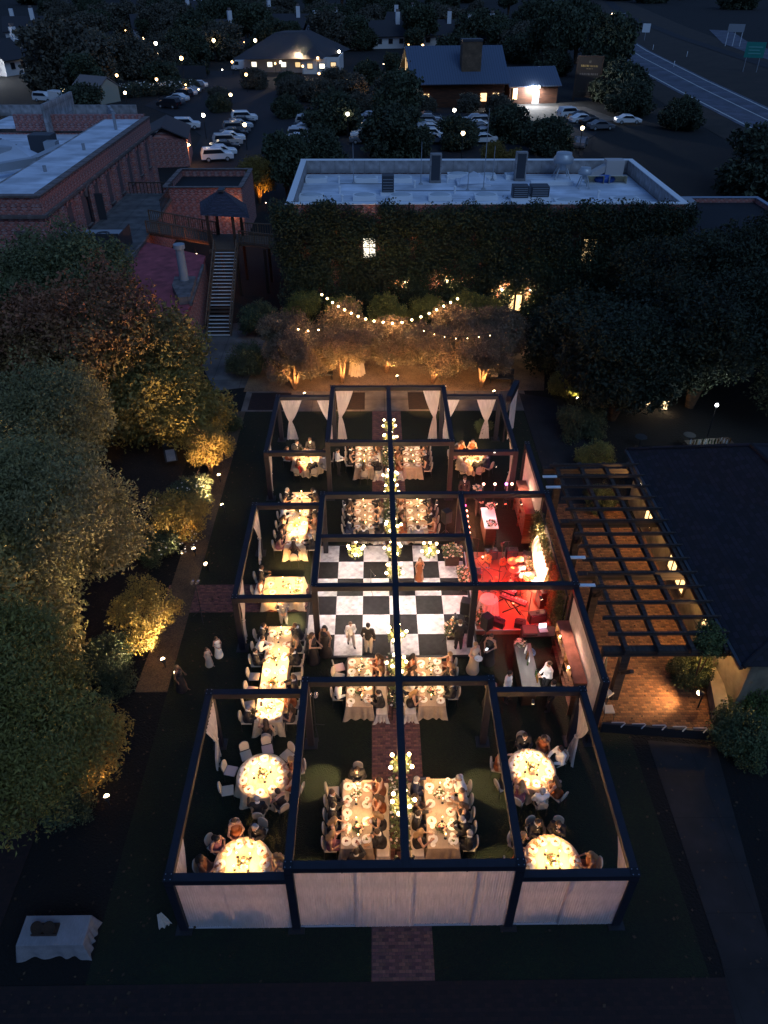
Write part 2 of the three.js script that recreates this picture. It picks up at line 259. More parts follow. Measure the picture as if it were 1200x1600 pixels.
// dance floor
for (const z of [ZB + 0.25, ZC - 0.25]) for (const x of [-2.1, 2.3]) pinSpot([x, un, z], [x * 0.6, 0, z * 0.2], NEUT, 38, 0.95, 1, M.lensWhite);
for (const x of [-1.4, 1.7]) pinSpot([x, un, 0.2], [x, 0, 1.6], NEUT, 20, 1.0, 1, M.lensWhite);
for (const [x, tx] of [[-2.6, -2.6], [2.9, 2.9], [-4.8, -5.4], [5.0, 5.6]]) pinSpot([x, Math.abs(x) > 4 ? uw : un, ZA - 0.22], [tx, 1.7, ZR], [1, 0.72, 0.55], 42, 0.5, 1);
for (const x of [-2.2, 2.6]) pinSpot([x, un, ZR - 0.22], [x * 1.3, 0, -22.2], WARM, 210, 0.62, 1);
// stage wash
for (const [x, z, tx, tz, cd] of [[4.5, ZC - 0.25, 5.4, 0.6, 75], [6.4, ZC - 0.25, 5.9, -0.6, 75], [5.5, ZB + 0.25, 5.6, 0.2, 70], [5.0, ZC + 0.25, 5.6, 2.9, 34], [6.3, ZB - 0.25, 5.8, -5.0, 26]]) pinSpot([x, un, z], [tx, 0.5, tz], RED, cd, 0.75, 0.9, M.lensRed);
pinSpot([6.2, un, ZB + 0.3], [7.3, 1.4, -0.5], [1, 0.55, 0.33], 300, 0.5, 0.8); pinSpot([5.4, un, ZC - 0.3], [6.95, 1.3, -0.4], [1, 0.5, 0.32], 420, 0.26, 0.6); pinSpot([5.0, un, ZB + 0.3], [6.95, 1.2, -0.2], [1, 0.5, 0.32], 380, 0.26, 0.6);
pinSpot([5.6, un, ZA + 0.4], [5.2, 1.0, -4.6], [1, 0.9, 0.85], 34, 0.34, 0.5, M.lensWhite);
pinSpot([5.4, un - 0.1, ZD - 0.3], [5.4, 1.1, 5.6], [1, 0.92, 0.82], 50, 0.36, 0.6, M.lensWhite);
pinSpot([6.0, un - 0.1, ZC + 0.3], [7.1, 1.4, 5.4], [1, 0.55, 0.4], 45, 0.5, 0.8);
pinSpot([5.4, un - 0.1, -6.2], [7.2, 1.8, -5.4], [1, 0.5, 0.36], 45, 0.5, 0.8);

// ---------------------------------------------------------------- drapes
M.sheer = new THREE.MeshPhysicalMaterial({ map: T.cloth, color: C(0.8, 0.72, 0.78), roughness: 0.95, transmission: 0.5, thickness: 0, side: THREE.DoubleSide });
M.drape = new THREE.MeshPhysicalMaterial({ map: T.cloth, color: C(0.92, 0.87, 0.85), roughness: 0.95, transmission: 0.22, thickness: 0, side: THREE.DoubleSide });
// a pleated cloth hanging in a plane: left(t), right(t) give its edges at height fraction t (0 top, 1 hem)
function pleated(h0, h1, edge, pleats, depth, nu, nv, s0) {
  const pos = [], uv = [], idx = [];
  for (let j = 0; j <= nv; j++) {
    const t = j / nv, [l, r, off = 0] = edge(t), w = r - l;
    for (let i = 0; i <= nu; i++) {
      const u = i / nu, a = u * pleats * PI * 2, n = fbm(u * 9 + s0, t * 2, 64, 2, 17) - 0.5;
      const z = depth * (Math.sin(a + n * 4) + 0.5 * Math.sin(a * 0.37 + s0)) * (0.4 + 0.6 * t) + off;
      pos.push(l + w * u + 0.25 * depth * Math.sin(a * 2 + 1), h0 + (h1 - h0) * t, z); uv.push(u * 3, t * 1.5);
      if (i < nu && j < nv) { const k = j * (nu + 1) + i; idx.push(k, k + nu + 1, k + 1, k + 1, k + nu + 1, k + nu + 2); }
    }
  }
  const g = new THREE.BufferGeometry(); g.setAttribute('position', new THREE.Float32BufferAttribute(pos, 3)); g.setAttribute('uv', new THREE.Float32BufferAttribute(uv, 2)); g.setIndex(idx); g.computeVertexNormals(); return g;
}
function frontDrape(x0, x1, h, cuts, label) {
  const o = thing('drape_wall', label, 'drape', [0, 0, ZF + 0.02], 0, 'white drapes closing the front of the frame');
  const xs = [x0, ...cuts, x1];
  for (let i = 0; i + 1 < xs.length; i++) part('drape_panel', pleated(h, 0.03, () => [xs[i] + (i ? -0.08 : 0), xs[i + 1], i % 2 ? 0.035 : -0.03], Math.round((xs[i + 1] - xs[i]) * 14), 0.008, Math.round((xs[i + 1] - xs[i]) * 70), 8, i * 3.1 + x0), M.sheer, o);
  part('hem', box(x1 - x0, 0.03, 0.05, (x0 + x1) / 2, 0.006, 0), mat(0.35, 0.33, 0.36, 0.9), o);
}
frontDrape(OL[2] + b2, NL - b2, HW - BW, [-5.0], 'sheer white drape closing the front of the left wing, lower left of three');
frontDrape(NL + b2, NR - b2, HN - BW, [-1.2, 0.5, 2.3], 'widest sheer white drape, closing the front of the middle bay');
frontDrape(NR + b2, OR[2] - b2, HW - BW, [5.0], 'sheer white drape closing the front of the right wing');
// a curtain tied back at its waist; dir gives the plane it hangs in
function tiedDrape(label, pos, turn, h, w, lean, tie = 0.52, flare = 0.55) {
  const o = thing('tied_drape', label, 'curtain', pos, turn);
  const edge = (t) => { const waist = 0.07; let hw, c;
    if (t < tie) { const k = Math.pow(1 - t / tie, 0.75); hw = waist + (w / 2 - waist) * k; c = lean * (1 - k); } else { const k = Math.pow((t - tie) / (1 - tie), 0.7); hw = waist + (flare * w / 2 - waist) * k; c = lean * (1 - 0.25 * k); }
    return [c - hw, c + hw, 0.05 * Math.sin(t * 5)]; };
  part('cloth', pleated(h, 0.02, edge, 9, 0.035, 90, 30, pos[0] + pos[2]), M.drape, o);
  part('tie_band', put(new THREE.TorusGeometry(0.085, 0.018, 6, 12), lean, h * (1 - tie), 0.0, PI / 2), M.drape, o);
}
const yW = HW - BW - 0.01, yN = HN - BW - 0.01;
tiedDrape('white tied curtain at the outer corner of the rear left wing', [-5.62, 0, ZR], 0, yW, 1.3, -0.12);
tiedDrape('white tied curtain beside the post at the inner corner of the rear left wing', [-3.62, 0, ZR], 0, yW, 0.95, 0.25);
tiedDrape('tall white tied curtain at the left end of the rear middle beam', [-2.42, 0, ZR], 0, yN, 1.05, -0.3);
tiedDrape('tall white tied curtain at the right end of the rear middle beam', [2.72, 0, ZR], 0, yN, 1.05, 0.25);
tiedDrape('white tied curtain beside the post at the inner corner of the rear right wing', [3.95, 0, ZR], 0, yW, 0.95, -0.28);
tiedDrape('white tied curtain at the outer corner of the rear right wing, near a bush', [6.0, 0, ZR], 0, yW, 1.15, 0.12);
tiedDrape('narrow white curtain on the outer side of the rear left wing', [-6.3, 0, ZA - 0.75], PI / 2, yW, 1.2, -0.3);
tiedDrape('narrow white curtain on the outer side of the rear right wing', [6.7, 0, ZA - 0.75], PI / 2, yW, 1.2, -0.3);
tiedDrape('white curtain hanging at the back corner of the middle left wing', [-6.25, 0, ZB + 0.8], PI / 2, yW, 1.3, 0.35);
tiedDrape('white curtain hanging at the front corner of the middle left wing by the long table', [-6.25, 0, ZC - 0.75], PI / 2, yW, 1.2, -0.4);
tiedDrape('white curtain hanging at the back corner of the near left wing', [-6.4, 0, ZD + 0.85], PI / 2, yW, 1.4, 0.1);
tiedDrape('white curtain at the front left corner of the whole frame', [-6.44, 0, ZF - 0.75], PI / 2, yW, 1.2, -0.35);
tiedDrape('white curtain hanging at the back corner of the near right wing by the bar', [6.62, 0, ZD + 0.85], PI / 2, yW, 1.4, 0.1);
tiedDrape('white curtain at the front right corner of the whole frame', [6.64, 0, ZF - 0.75], PI / 2, yW, 1.2, -0.35);
// flat drape walls behind bar and stage
function sideWall(x, z0, z1, h, label) {
  const o = thing('drape_wall', label, 'drape wall', [x, 0, (z0 + z1) / 2], PI / 2);
  const w = z1 - z0; part('cloth', pleated(h, 0.03, () => [-w / 2, w / 2, 0], Math.round(w * 7), 0.018, Math.round(w * 40), 6, x + z0), M.drape, o);
}
sideWall(7.44, ZC + 0.14, ZD - 0.14, HN - 0.42, 'flat pink lit white drape wall behind the back shelves of the front bar');
sideWall(7.32, ZA + 0.14, ZB - 0.14, HN - 0.42, 'flat pink lit white drape wall behind the cabinet of the rear bar');

// ---------------------------------------------------------------- buildings
M.roofing = new THREE.MeshStandardMaterial({ map: rep(T.roofing, 1 / 8), color: C(1.1, 1.1, 1.12), roughness: 0.75 });
M.parapet = new THREE.MeshStandardMaterial({ map: rep(T.concrete, 1 / 2.7), color: C(2.6, 2.7, 2.9), roughness: 0.85 });
M.brick = new THREE.MeshStandardMaterial({ map: rep(T.oldBrick, 1 / 0.8), bumpMap: rep(brickBump, 1 / 0.8), bumpScale: 0.01, roughness: 0.9, color: C(2.0, 1.9, 2.15) });
M.trimStone = new THREE.MeshStandardMaterial({ map: rep(T.concrete, 1 / 2), color: C(1.4, 1.2, 1.2), roughness: 0.9 });
M.darkGlass = mat(0.015, 0.018, 0.024, 0.15);
M.metal = mat(0.42, 0.45, 0.48, 0.45, { metalness: 0.5 }); M.greyPaint = mat(0.26, 0.28, 0.31, 0.6); M.whiteMetal = mat(0.74, 0.76, 0.78, 0.5); M.darkMetal = mat(0.05, 0.055, 0.065, 0.5, { metalness: 0.4 });
M.litWarm = glow(1, 0.62, 0.25, 1.6); M.litWhite = glow(1, 0.93, 0.75, 1.1); M.lampHot = glow(1, 0.72, 0.4, 9); M.lampWhite = glow(0.95, 0.97, 1, 12); M.litDim = glow(1, 0.66, 0.3, 0.7);
// flat roofed ivy building behind the garden
const hall = thing('flat_roofed_building', 'wide building with pale flat roof behind the string lights, its front wall under ivy', 'building');
part('wall', [box(30, 8.95, 0.35, 7.8, 0, -33.25), box(0.35, 8.95, 14.6, -7.03, 0, -40.72), box(0.35, 8.95, 14.6, 22.9, 0, -40.72), box(30.2, 8.95, 0.35, 7.92, 0, -48.2)], M.brick, hall);
const hallRoof = part('roof', box(29.6, 0.3, 14.6, 7.93, 7.5, -40.72), M.roofing, hall);
part('parapet', [box(29.6, 1.05, 0.1, 7.93, 7.9, -47.97), box(0.1, 1.05, 14.4, -6.8, 7.9, -40.7), box(0.1, 1.05, 14.4, 22.67, 7.9, -40.7), box(29.4, 1.05, 0.1, 7.93, 7.9, -33.5)], M.parapet, hall);
part('coping', [box(30.4, 0.06, 0.5, 7.92, 8.955, -48.15), box(0.5, 0.06, 14.5, -7.0, 8.956, -40.72), box(0.5, 0.06, 14.5, 22.86, 8.956, -40.72), box(30.4, 0.06, 0.5, 7.92, 8.957, -33.25)], M.whiteMetal, hall);
const skyG = [box(1.9, 0.34, 1.2, 0, 0, 0)]; const domeG = put(new THREE.SphereGeometry(1, 14, 6, 0, PI * 2, 0, PI / 2), 0, 0.34, 0, 0, 0, 0, [0.84, 0.16, 0.48]);
M.dome = mat(0.42, 0.46, 0.5, 0.35);
for (const [x, z, w] of [[-5.7, -45.2, 1], [-1.3, -45.2, 1.1], [1.8, -45.2, 1], [9.6, -46.3, 0.8], [-5.75, -39.2, 1.05], [-1.4, -39.2, 1], [1.6, -39.2, 1], [4.8, -39.2, 1], [8.6, -39.2, 1], [15.2, -37.6, 1.3], [19.8, -38, 1.2], [12.0, -46.4, 0.8], [7.0, -46.6, 1]]) { const s = part('skylight', skyG[0], M.whiteMetal, hallRoof); s.position.set(x, 7.81, z); s.scale.x = w; s.geometry = merge([skyG[0]]); const d = part('skylight_dome', domeG, M.dome, hallRoof); d.position.set(x, 7.81, z); d.scale.x = w; }
part('roof_lantern', [box(2.9, 0.25, 2.2, 8.1, 7.8, -44.3), put(new THREE.ConeGeometry(1.7, 0.8, 4, 1), 8.1, 8.45, -44.3, 0, PI / 4, 0, [1.15, 1, 0.85])], M.roofing, hallRoof);
const acUnit = (x, z, w, h, d) => { const a = part('air_conditioner', rbox(w, h, d, 0.05, x, 8.05, z), M.darkMetal, hallRoof); part('curb', box(w + 0.25, 0.24, d + 0.25, x, 7.8, z), M.whiteMetal, hallRoof); for (let k = 0; k < 5; k++) part('louvre', box(w * 0.85, 0.04, 0.04, x, 8.15 + k * h * 0.17, z + d / 2 + 0.005), M.greyPaint, hallRoof); };
acUnit(0.55, -40.8, 1.0, 1.3, 0.9); acUnit(11.35, -39.0, 1.3, 0.9, 1.0); acUnit(13.0, -39.4, 1.5, 0.8, 1.2);
for (const [x, z] of [[4.8, -44.9], [12.4, -45.6]]) { part('vent_tower', [box(1.0, 2.35, 0.6, x, 7.8, z)], M.parapet, hallRoof); part('grille', box(0.76, 2.0, 0.05, x, 8.05, z + 0.32), M.darkMetal, hallRoof); }
const fan = (x, z, s) => part('exhaust_fan', [lathe([[0.28 * s, 0], [0.3 * s, 0.5 * s], [0.85 * s, 0.62 * s], [0.9 * s, 1.0 * s], [0.7 * s, 1.25 * s], [0.68 * s, 1.45 * s], [0, 1.5 * s]], 18).translate(x, 8.5, z), ...[[-1, -1], [1, -1], [-1, 1], [1, 1]].map(([a, b]) => rod([x + a * 0.7 * s, 7.8, z + b * 0.7 * s], [x + a * 0.35 * s, 8.7, z + b * 0.35 * s], 0.05))], M.metal, hallRoof);
fan(16.3, -46.3, 1); fan(17.5, -42.9, 0.65);
part('duct', [box(1.6, 1.5, 1.1, 21.0, 7.8, -46.7), put(box(1.9, 0.5, 0.9, 0, 0, 0), 19.6, 8.0, -46.7, 0, 0, 0.5)], mat(0.5, 0.46, 0.44, 0.6, { metalness: 0.2 }), hallRoof);
for (const x of [18.9, 20.9]) part('barrel_skylight', put(new THREE.CylinderGeometry(1.0, 1.0, 1.5, 18, 1, false, 0, PI), x, 7.9, -44.2, PI / 2, PI / 2, 0, [1, 1, 0.55]), mat(0.75, 0.66, 0.46, 0.4), hallRoof);
part('tarpaulin', put(new THREE.SphereGeometry(0.8, 12, 6), 19.9, 8.0, -45.0, 0, 0, 0, [1.2, 0.5, 0.6]), mat(0.02, 0.08, 0.35, 0.5), hallRoof);
part('curb', box(3.7, 0.3, 0.5, 15.0, 7.8, -44.0), M.whiteMetal, hallRoof);
for (const [x, z, h] of [[-2.4, -44.5, 3.2], [3.5, -44.2, 3.4], [8.8, -42.4, 6.2], [7.4, -42, 2.2], [10, -45.6, 2.8]]) part('antenna_mast', [rod([x, 7.8, z], [x, 7.8 + h, z], 0.045, 0.02, 6), cyl(0.22, 0.1, 0.14, x, 7.8, z)], M.greyPaint, hallRoof);
for (const [x, z] of [[-3.5, -41], [-3.2, -38.3], [2.9, -43], [6.2, -41], [13.7, -41.5], [18, -39.6], [-3.7, -44.6], [5.9, -44.8]]) part('vent_pipe', [cyl(0.09, 0.09, 0.5, x, 7.8, z, 8), cyl(0.14, 0.12, 0.1, x, 8.3, z, 8)], M.whiteMetal, hallRoof);
part('conduit', [bar([1.2, 7.86, -41.8], [11, 7.86, -41.8], 0.06), bar([-3.6, 7.86, -44.2], [0.4, 7.86, -44.2], 0.06)], M.greyPaint, hallRoof);
// its windows and the lit doorway on the garden side
for (const [x, y, w, h, m] of [[-1.0, 5.0, 0.9, 1.5, M.litWhite], [16.1, 4.6, 1.0, 1.8, M.litDim], [-5, 4.6, 1.0, 1.5, M.darkGlass], [8.2, 4.9, 0.9, 1.4, M.darkGlass], [5.5, 1.2, 1.1, 1.6, M.darkGlass], [-2.0, 1.2, 1.1, 1.6, M.darkGlass]]) {
  const f = part('window', [box(w + 0.2, 0.1, 0.16, x, y + h, -33.05), box(w + 0.2, 0.1, 0.2, x, y - 0.1, -33.04), box(0.1, h, 0.16, x - w / 2 - 0.05, y, -33.05), box(0.1, h, 0.16, x + w / 2 + 0.05, y, -33.05), box(0.05, h, 0.08, x, y, -33.03), box(w, 0.05, 0.08, x, y + h * 0.5, -33.03)], M.trimStone, hall);
  part('lit_pane', box(w, h, 0.04, x, y, -33.065), m, f); }
{ const d = part('door', [box(1.3, 2.3, 0.06, 10.75, 0.05, -33.03)], M.woodDark, hall); part('lit_pane', [box(0.42, 1.3, 0.03, 10.44, 0.7, -32.99), box(0.42, 1.3, 0.03, 11.06, 0.7, -32.99)], M.litWarm, d); part('door_frame', [box(0.14, 2.5, 0.2, 10.0, 0, -33.0), box(0.14, 2.5, 0.2, 11.5, 0, -33.0), box(1.64, 0.14, 0.2, 10.75, 2.5, -33.0)], M.trimStone, hall);
  for (const [x, y] of [[9.6, 2.5], [11.9, 2.4], [1.9, 3.1], [5.2, 3.2]]) { const s = part('wall_lamp', [box(0.12, 0.3, 0.12, x, y + 0.16, -32.95), box(0.2, 0.05, 0.2, x, y + 0.4, -32.93)], M.blackMetal, hall); part('lamp_bulb', ball(0.13, x, y, -32.85, 10), M.lampHot, s); point([x, y, -32.85], [1, 0.66, 0.3], 50, 6); } }
// low annex roof to the right
{ const o = thing('low_annex', 'dark low annex with a blue edged flat roof right of the ivy building', 'building'); part('wall', [box(13, 5.2, 0.3, 30, 0, -33.6), box(13, 5.2, 0.3, 30, 0, -50), box(0.3, 5.2, 16.1, 36.4, 0, -41.8)], M.brick, o); part('roof', box(13, 0.2, 16, 30, 4.6, -41.8), M.asphalt, o); part('coping', [box(13.2, 0.08, 0.4, 30, 5.2, -33.6), box(13.2, 0.08, 0.4, 30, 5.2, -50), box(0.4, 0.08, 15.8, 36.4, 5.201, -41.8)], mat(0.22, 0.27, 0.35, 0.6), o); part('air_conditioner', rbox(2.2, 1.5, 1.6, 0.1, 27.2, 4.82, -45), M.greyPaint, o); part('air_conditioner', rbox(1.2, 1.1, 1.1, 0.1, 24.7, 4.82, -46.5), M.greyPaint, o); }
// old brick building at left
const mill = thing('brick_building', 'old reddish brick building with pale roof and recessed wall bays at left', 'building');
part('wall', [box(0.5, 7.2, 35, -26.95, 0, -53.5), box(20, 7.2, 0.5, -37.2, 0, -36.25), box(19.5, 7.2, 0.5, -36.95, 0, -71.2)], M.brick, mill);
part('parapet_wall', [box(0.5, 1.3, 35.5, -26.95, 7.45, -53.75), box(15.5, 1.3, 0.5, -34.95, 7.45, -36.25), box(15, 1.7, 0.5, -34.7, 7.45, -71.2)], M.brick, mill);
part('cornice', [box(0.9, 0.25, 35.7, -26.95, 7.2, -53.6), box(19.6, 0.25, 0.9, -37.2, 7.2, -36.2), box(0.7, 0.14, 35.6, -26.95, 8.76, -53.7), box(16, 0.14, 0.7, -34.9, 8.761, -36.2)], M.trimStone, mill);
for (let k = 0; k < 9; k++) { const z = -39.5 - k * 3.8; part('pilaster', box(0.35, 7.1, 0.9, -26.55, 0, z), M.brick, mill); if (k < 8) { const b = part('bay_recess', box(0.04, 2.6, 1.1, -26.69, 4.2, z - 1.9), mat(0.12, 0.08, 0.08, 0.9), mill); part('sill', box(0.25, 0.12, 1.3, -26.6, 4.05, z - 1.9), M.trimStone, b); part('arch', put(new THREE.TorusGeometry(0.6, 0.12, 6, 12, PI), -26.62, 6.8, z - 1.9, 0, PI / 2), M.brick, b); } }
{ const d = part('door', [box(0.08, 2.4, 1.3, -26.62, 4.05, -46.5), put(new THREE.CylinderGeometry(0.65, 0.65, 0.08, 16, 1, false, 0, PI), -26.62, 6.45, -46.5, 0, 0, PI / 2)], M.darkGlass, mill); part('arch', put(new THREE.TorusGeometry(0.8, 0.14, 6, 14, PI), -26.55, 6.45, -46.5, 0, PI / 2), M.trimStone, d); part('open_leaf', box(0.9, 2.3, 0.06, -26.1, 4.05, -47.2), M.darkMetal, d); }
for (const [x, y, w, h] of [[-28.8, 4.6, 0.9, 1.4], [-32.2, 4.6, 0.9, 1.4], [-29.8, 1.2, 0.9, 1.4], [-33.6, 1.2, 0.9, 1.4]]) { const f = part('window', [box(w + 0.3, 0.15, 0.2, x, y - 0.15, -35.93), box(w + 0.3, 0.2, 0.14, x, y + h, -35.95)], M.trimStone, mill); part('pane', box(w, h, 0.05, x, y, -35.98), M.darkGlass, f); }
part('arched_opening', put(new THREE.CylinderGeometry(1.1, 1.1, 0.1, 18, 1, false, 0, PI), -31.4, 7.5, -35.95, PI / 2, 0, PI / 2), M.darkGlass, mill);
const millRoof = part('roof', [slab([[-31.6, -36.5], [-27.2, -36.5], [-27.2, -71], [-31.6, -71]], 8.45, 8.68), slab([[-46, -36.5], [-31.6, -36.5], [-31.6, -71], [-46, -71]], 6.9, 7.1)], M.roofing, mill);
part('step_wall', [box(0.3, 1.56, 34.5, -31.75, 7.1, -53.7), box(0.3, 3.3, 10, -38, 7.1, -74.5)], M.parapet, mill);
part('lower_roof', slab([[-46, -71.5], [-30, -71.5], [-33, -79], [-46, -79]], 7.6, 7.8), M.roofing, mill);
part('end_parapet', [box(17, 1.2, 0.35, -38.6, 7.8, -79), box(0.35, 1.2, 8, -32.1, 7.8, -75.4, 0.38)], M.parapet, mill);
part('gable_ridge', put(new THREE.CylinderGeometry(0.1, 3.4, 2.0, 4, 1), -37.5, 8.1, -57, 0, PI / 4, 0, [1, 1, 3.0]), M.roofing, millRoof);
part('duct', [bar([-37.6, 8.1, -47], [-33.0, 8.1, -52.0], 0.8, 0.7), bar([-33.0, 8.1, -52.0], [-32.4, 8.1, -58], 0.8, 0.7), bar([-42, 7.8, -45.5], [-37.6, 8.1, -47], 0.7, 0.6), box(2, 1.6, 1.6, -37.4, 7.1, -56), box(1.2, 1.3, 1.2, -34.2, 7.1, -60), box(1.6, 1.5, 1.4, -40, 7.1, -51)], M.metal, millRoof);
part('air_conditioner', [rbox(2.4, 1.7, 1.8, 0.08, -35.6, 7.12, -61.5), rbox(1.8, 1.4, 1.6, 0.08, -40.4, 7.12, -60)], M.darkMetal, millRoof);
for (const [x, z, h] of [[-28.6, -64.5, 1.7], [-28.8, -54, 0.6], [-29.4, -45, 0.5]]) part('vent_pipe', cyl(0.16, 0.16, h, x, 8.68, z, 8), M.greyPaint, millRoof);
// terrace and its plant
{ const o = thing('terrace', 'grey walled terrace deck beside the old brick building', 'terrace'); part('deck', slab([[-26.4, -36.5], [-20.4, -36.5], [-21, -47], [-21.4, -57], [-26.4, -57]], 3.7, 3.98), M.terrace, o); part('wall', slab([[-26.4, -36.4], [-20.5, -36.4], [-21.1, -47], [-21.5, -56.9], [-26.4, -56.9]], 0, 3.69), M.brick, o);
  for (const [a, b] of [[[-21.5, -56.8], [-26, -56.8]], [[-21.5, -56.8], [-21.2, -50]]]) { const n = 12; for (let k = 0; k <= n; k++) part('baluster', rod([a[0] + (b[0] - a[0]) * k / n, 3.98, a[1] + (b[1] - a[1]) * k / n], [a[0] + (b[0] - a[0]) * k / n, 5, a[1] + (b[1] - a[1]) * k / n], 0.04, 0.04, 5), M.woodDark, o); part('rail', bar([a[0], 5.05, a[1]], [b[0], 5.05, b[1]], 0.1), M.woodDark, o); } }
{ const o = thing('air_conditioner', 'big grey rooftop cooling unit behind a mesh screen beside the terrace', 'cooling unit', [-23.6, 4, -38.6]); part('casing', rbox(3.4, 1.2, 2.6, 0.08, 0, 0.02, 0), M.greyPaint, o); part('fan_guard', [put(new THREE.TorusGeometry(0.5, 0.06, 6, 18), 0.3, 1.25, 0, PI / 2), put(new THREE.TorusGeometry(0.3, 0.04, 6, 18), 0.3, 1.25, 0, PI / 2)], M.darkMetal, o); part('screen', [box(4.2, 1.6, 0.05, 0, 0, 1.6), box(0.05, 1.6, 3.3, 2.1, 0, 0), box(4.2, 0.08, 0.08, 0, 1.62, 1.6)], M.darkMetal, o); part('cabinet', rbox(1.3, 1.5, 1.3, 0.06, -2.2, 0.02, 0.6), mat(0.2, 0.22, 0.27, 0.5), o); }
// red roofed outbuilding with its flue
M.redRoof = new THREE.MeshStandardMaterial({ map: rep(T.wear, 0.3), color: C(0.5, 0.1, 0.12), roughness: 0.85 });
{ const o = thing('red_roofed_building', 'low building with plain red roof between the big left tree and the wooden stairs', 'building'); const pts = [[-20.5, -41.0], [-14.7, -37.3], [-14.5, -34.6], [-13.8, -26.2], [-14.0, -22], [-19.5, -25], [-20.6, -36]];
  part('roof', slab(pts, 3.55, 3.8), M.redRoof, o); part('wall', slab(pts.map(([x, z]) => [x * 0.985 - 0.3, z * 0.985 - 0.5]), 0, 3.54), M.brick, o);
  part('kerb', [bar([-20.6, 3.95, -41], [-20.7, 3.95, -36], 0.25), bar([-14.4, 3.9, -34.6], [-13.75, 3.9, -26.2], 0.2)], M.trimStone, o);
  part('flue', [cyl(0.34, 0.3, 2.6, -14.9, 4.3, -30, 16), cyl(0.42, 0.42, 0.3, -14.9, 6.7, -30, 16)], M.greyPaint, o); part('flue_base', [slab([[-15.8, -30.8], [-14.2, -30.8], [-13.8, -26.6], [-14.6, -26.4], [-15.6, -28.9]], 3.81, 4.35)], M.trimStone, o); }
point([-16.2, 2.9, -40.4], [1, 0.28, 0.08], 6, 6); 
{ const o = thing('bracket_lamp', 'small orange lamp under the wooden bridge at the red roof', 'lamp', [-16.2, 2.9, -40.4]); part('glass', ball(0.12, 0, 0, 0), M.lampHot, o); part('bracket', rod([0, 0.12, 0], [0, 0.65, 0], 0.03), M.blackMetal, o); }
// wooden stairs, landing, bridge and little tower roof
M.timber = new THREE.MeshStandardMaterial({ map: rep(T.wood, 0.6), color: C(1.1, 1.1, 1.1), roughness: 0.85 });
{ const o = thing('wooden_stairs', 'long straight wooden staircase down from the roofed landing', 'stairs'); const n = 24, z0 = -38, z1 = -29.6, W = 1.75;
  const tread = box(W, 0.05, 0.33, 0, 0, 0), nose = box(W, 0.05, 0.05, 0, 0, 0); M.nosing = mat(0.75, 0.76, 0.78, 0.7); M.treadDark = new THREE.MeshStandardMaterial({ map: rep(T.wood, 0.6), color: C(0.6, 0.6, 0.62), roughness: 0.85 });
  for (let k = 0; k < n; k++) { const f = (k + 0.5) / n, flat = k > 15 && k < 18, x = -13.05 + 0.25 * f, y = 4 * (1 - f), z = z0 + (z1 - z0) * f; const t = part('tread', tread, M.treadDark, o); t.position.set(x, y, z); const e = part('nosing', nose, flat ? M.treadDark : M.nosing, t); e.position.set(0, 0.012, 0.17); }
  for (const s of [-1, 1]) { const a = [-13.05 + s * (W / 2 + 0.05), 3.95, z0], b = [-12.8 + s * (W / 2 + 0.05), 0.1, z1]; part('stringer', bar(a, b, 0.08, 0.35), M.timber, o); part('handrail', bar([a[0], 4.95, z0], [b[0], 1.05, z1], 0.1, 0.08), M.timber, o); for (let k = 0; k <= 8; k++) { const f = k / 8; part('baluster', box(0.08, 1.0, 0.08, a[0] + (b[0] - a[0]) * f, 3.95 - 3.85 * f, z0 + (z1 - z0) * f), M.timber, o); } } }
{ const o = thing('roofed_landing', 'timber landing tower with hipped shingle roof at the top of the stairs', 'landing tower'); for (let k = 0; k < 10; k++) part('plank', box(0.2, 0.06, 4.4, -14.35 + k * 0.215, 4, -40.3), M.timber, o); part('floor_frame', box(2.3, 0.25, 4.4, -13.38, 3.74, -40.3), M.timber, o);
  for (const x of [-14.4, -12.3]) for (const z of [-42.4, -38.4]) part('post', box(0.22, 6.75, 0.22, x, 0, z), M.woodDark, o);
  part('roof', put(new THREE.CylinderGeometry(0.25, 2.35, 1.5, 4, 1), -13.3, 7.45, -40.3, 0, PI / 4, 0, [1, 1, 1.5]), new THREE.MeshStandardMaterial({ map: rep(T.shingle, 4), roughness: 0.9, color: C(0.8, 0.85, 0.9) }), o); part('cap', box(0.5, 0.18, 1.0, -13.3, 8.2, -40.3), M.darkMetal, o); }
function railing(o, a, b, n) { for (let k = 0; k <= n; k++) { const f = k / n, p = [a[0] + (b[0] - a[0]) * f, a[1] + (b[1] - a[1]) * f, a[2] + (b[2] - a[2]) * f]; part('baluster', box(k % 6 ? 0.05 : 0.12, 1.0, k % 6 ? 0.05 : 0.12, ...p), M.timber, o); } part('handrail', [bar([a[0], a[1] + 1.05, a[2]], [b[0], b[1] + 1.05, b[2]], 0.14, 0.07), bar([a[0], a[1] + 0.12, a[2]], [b[0], b[1] + 0.12, b[2]], 0.06, 0.08)], M.timber, o); }
{ const o = thing('wooden_bridge', 'weathered wooden walkway with railings left of the roofed landing', 'walkway'); part('deck', slab([[-20.9, -43.2], [-14.5, -39.9], [-14.5, -42.5], [-21.4, -46.6]], 3.8, 4), M.timber, o); railing(o, [-20.9, 4, -43.1], [-14.5, 4, -39.8], 30); railing(o, [-21.5, 4, -46.6], [-14.6, 4, -42.6], 30); }
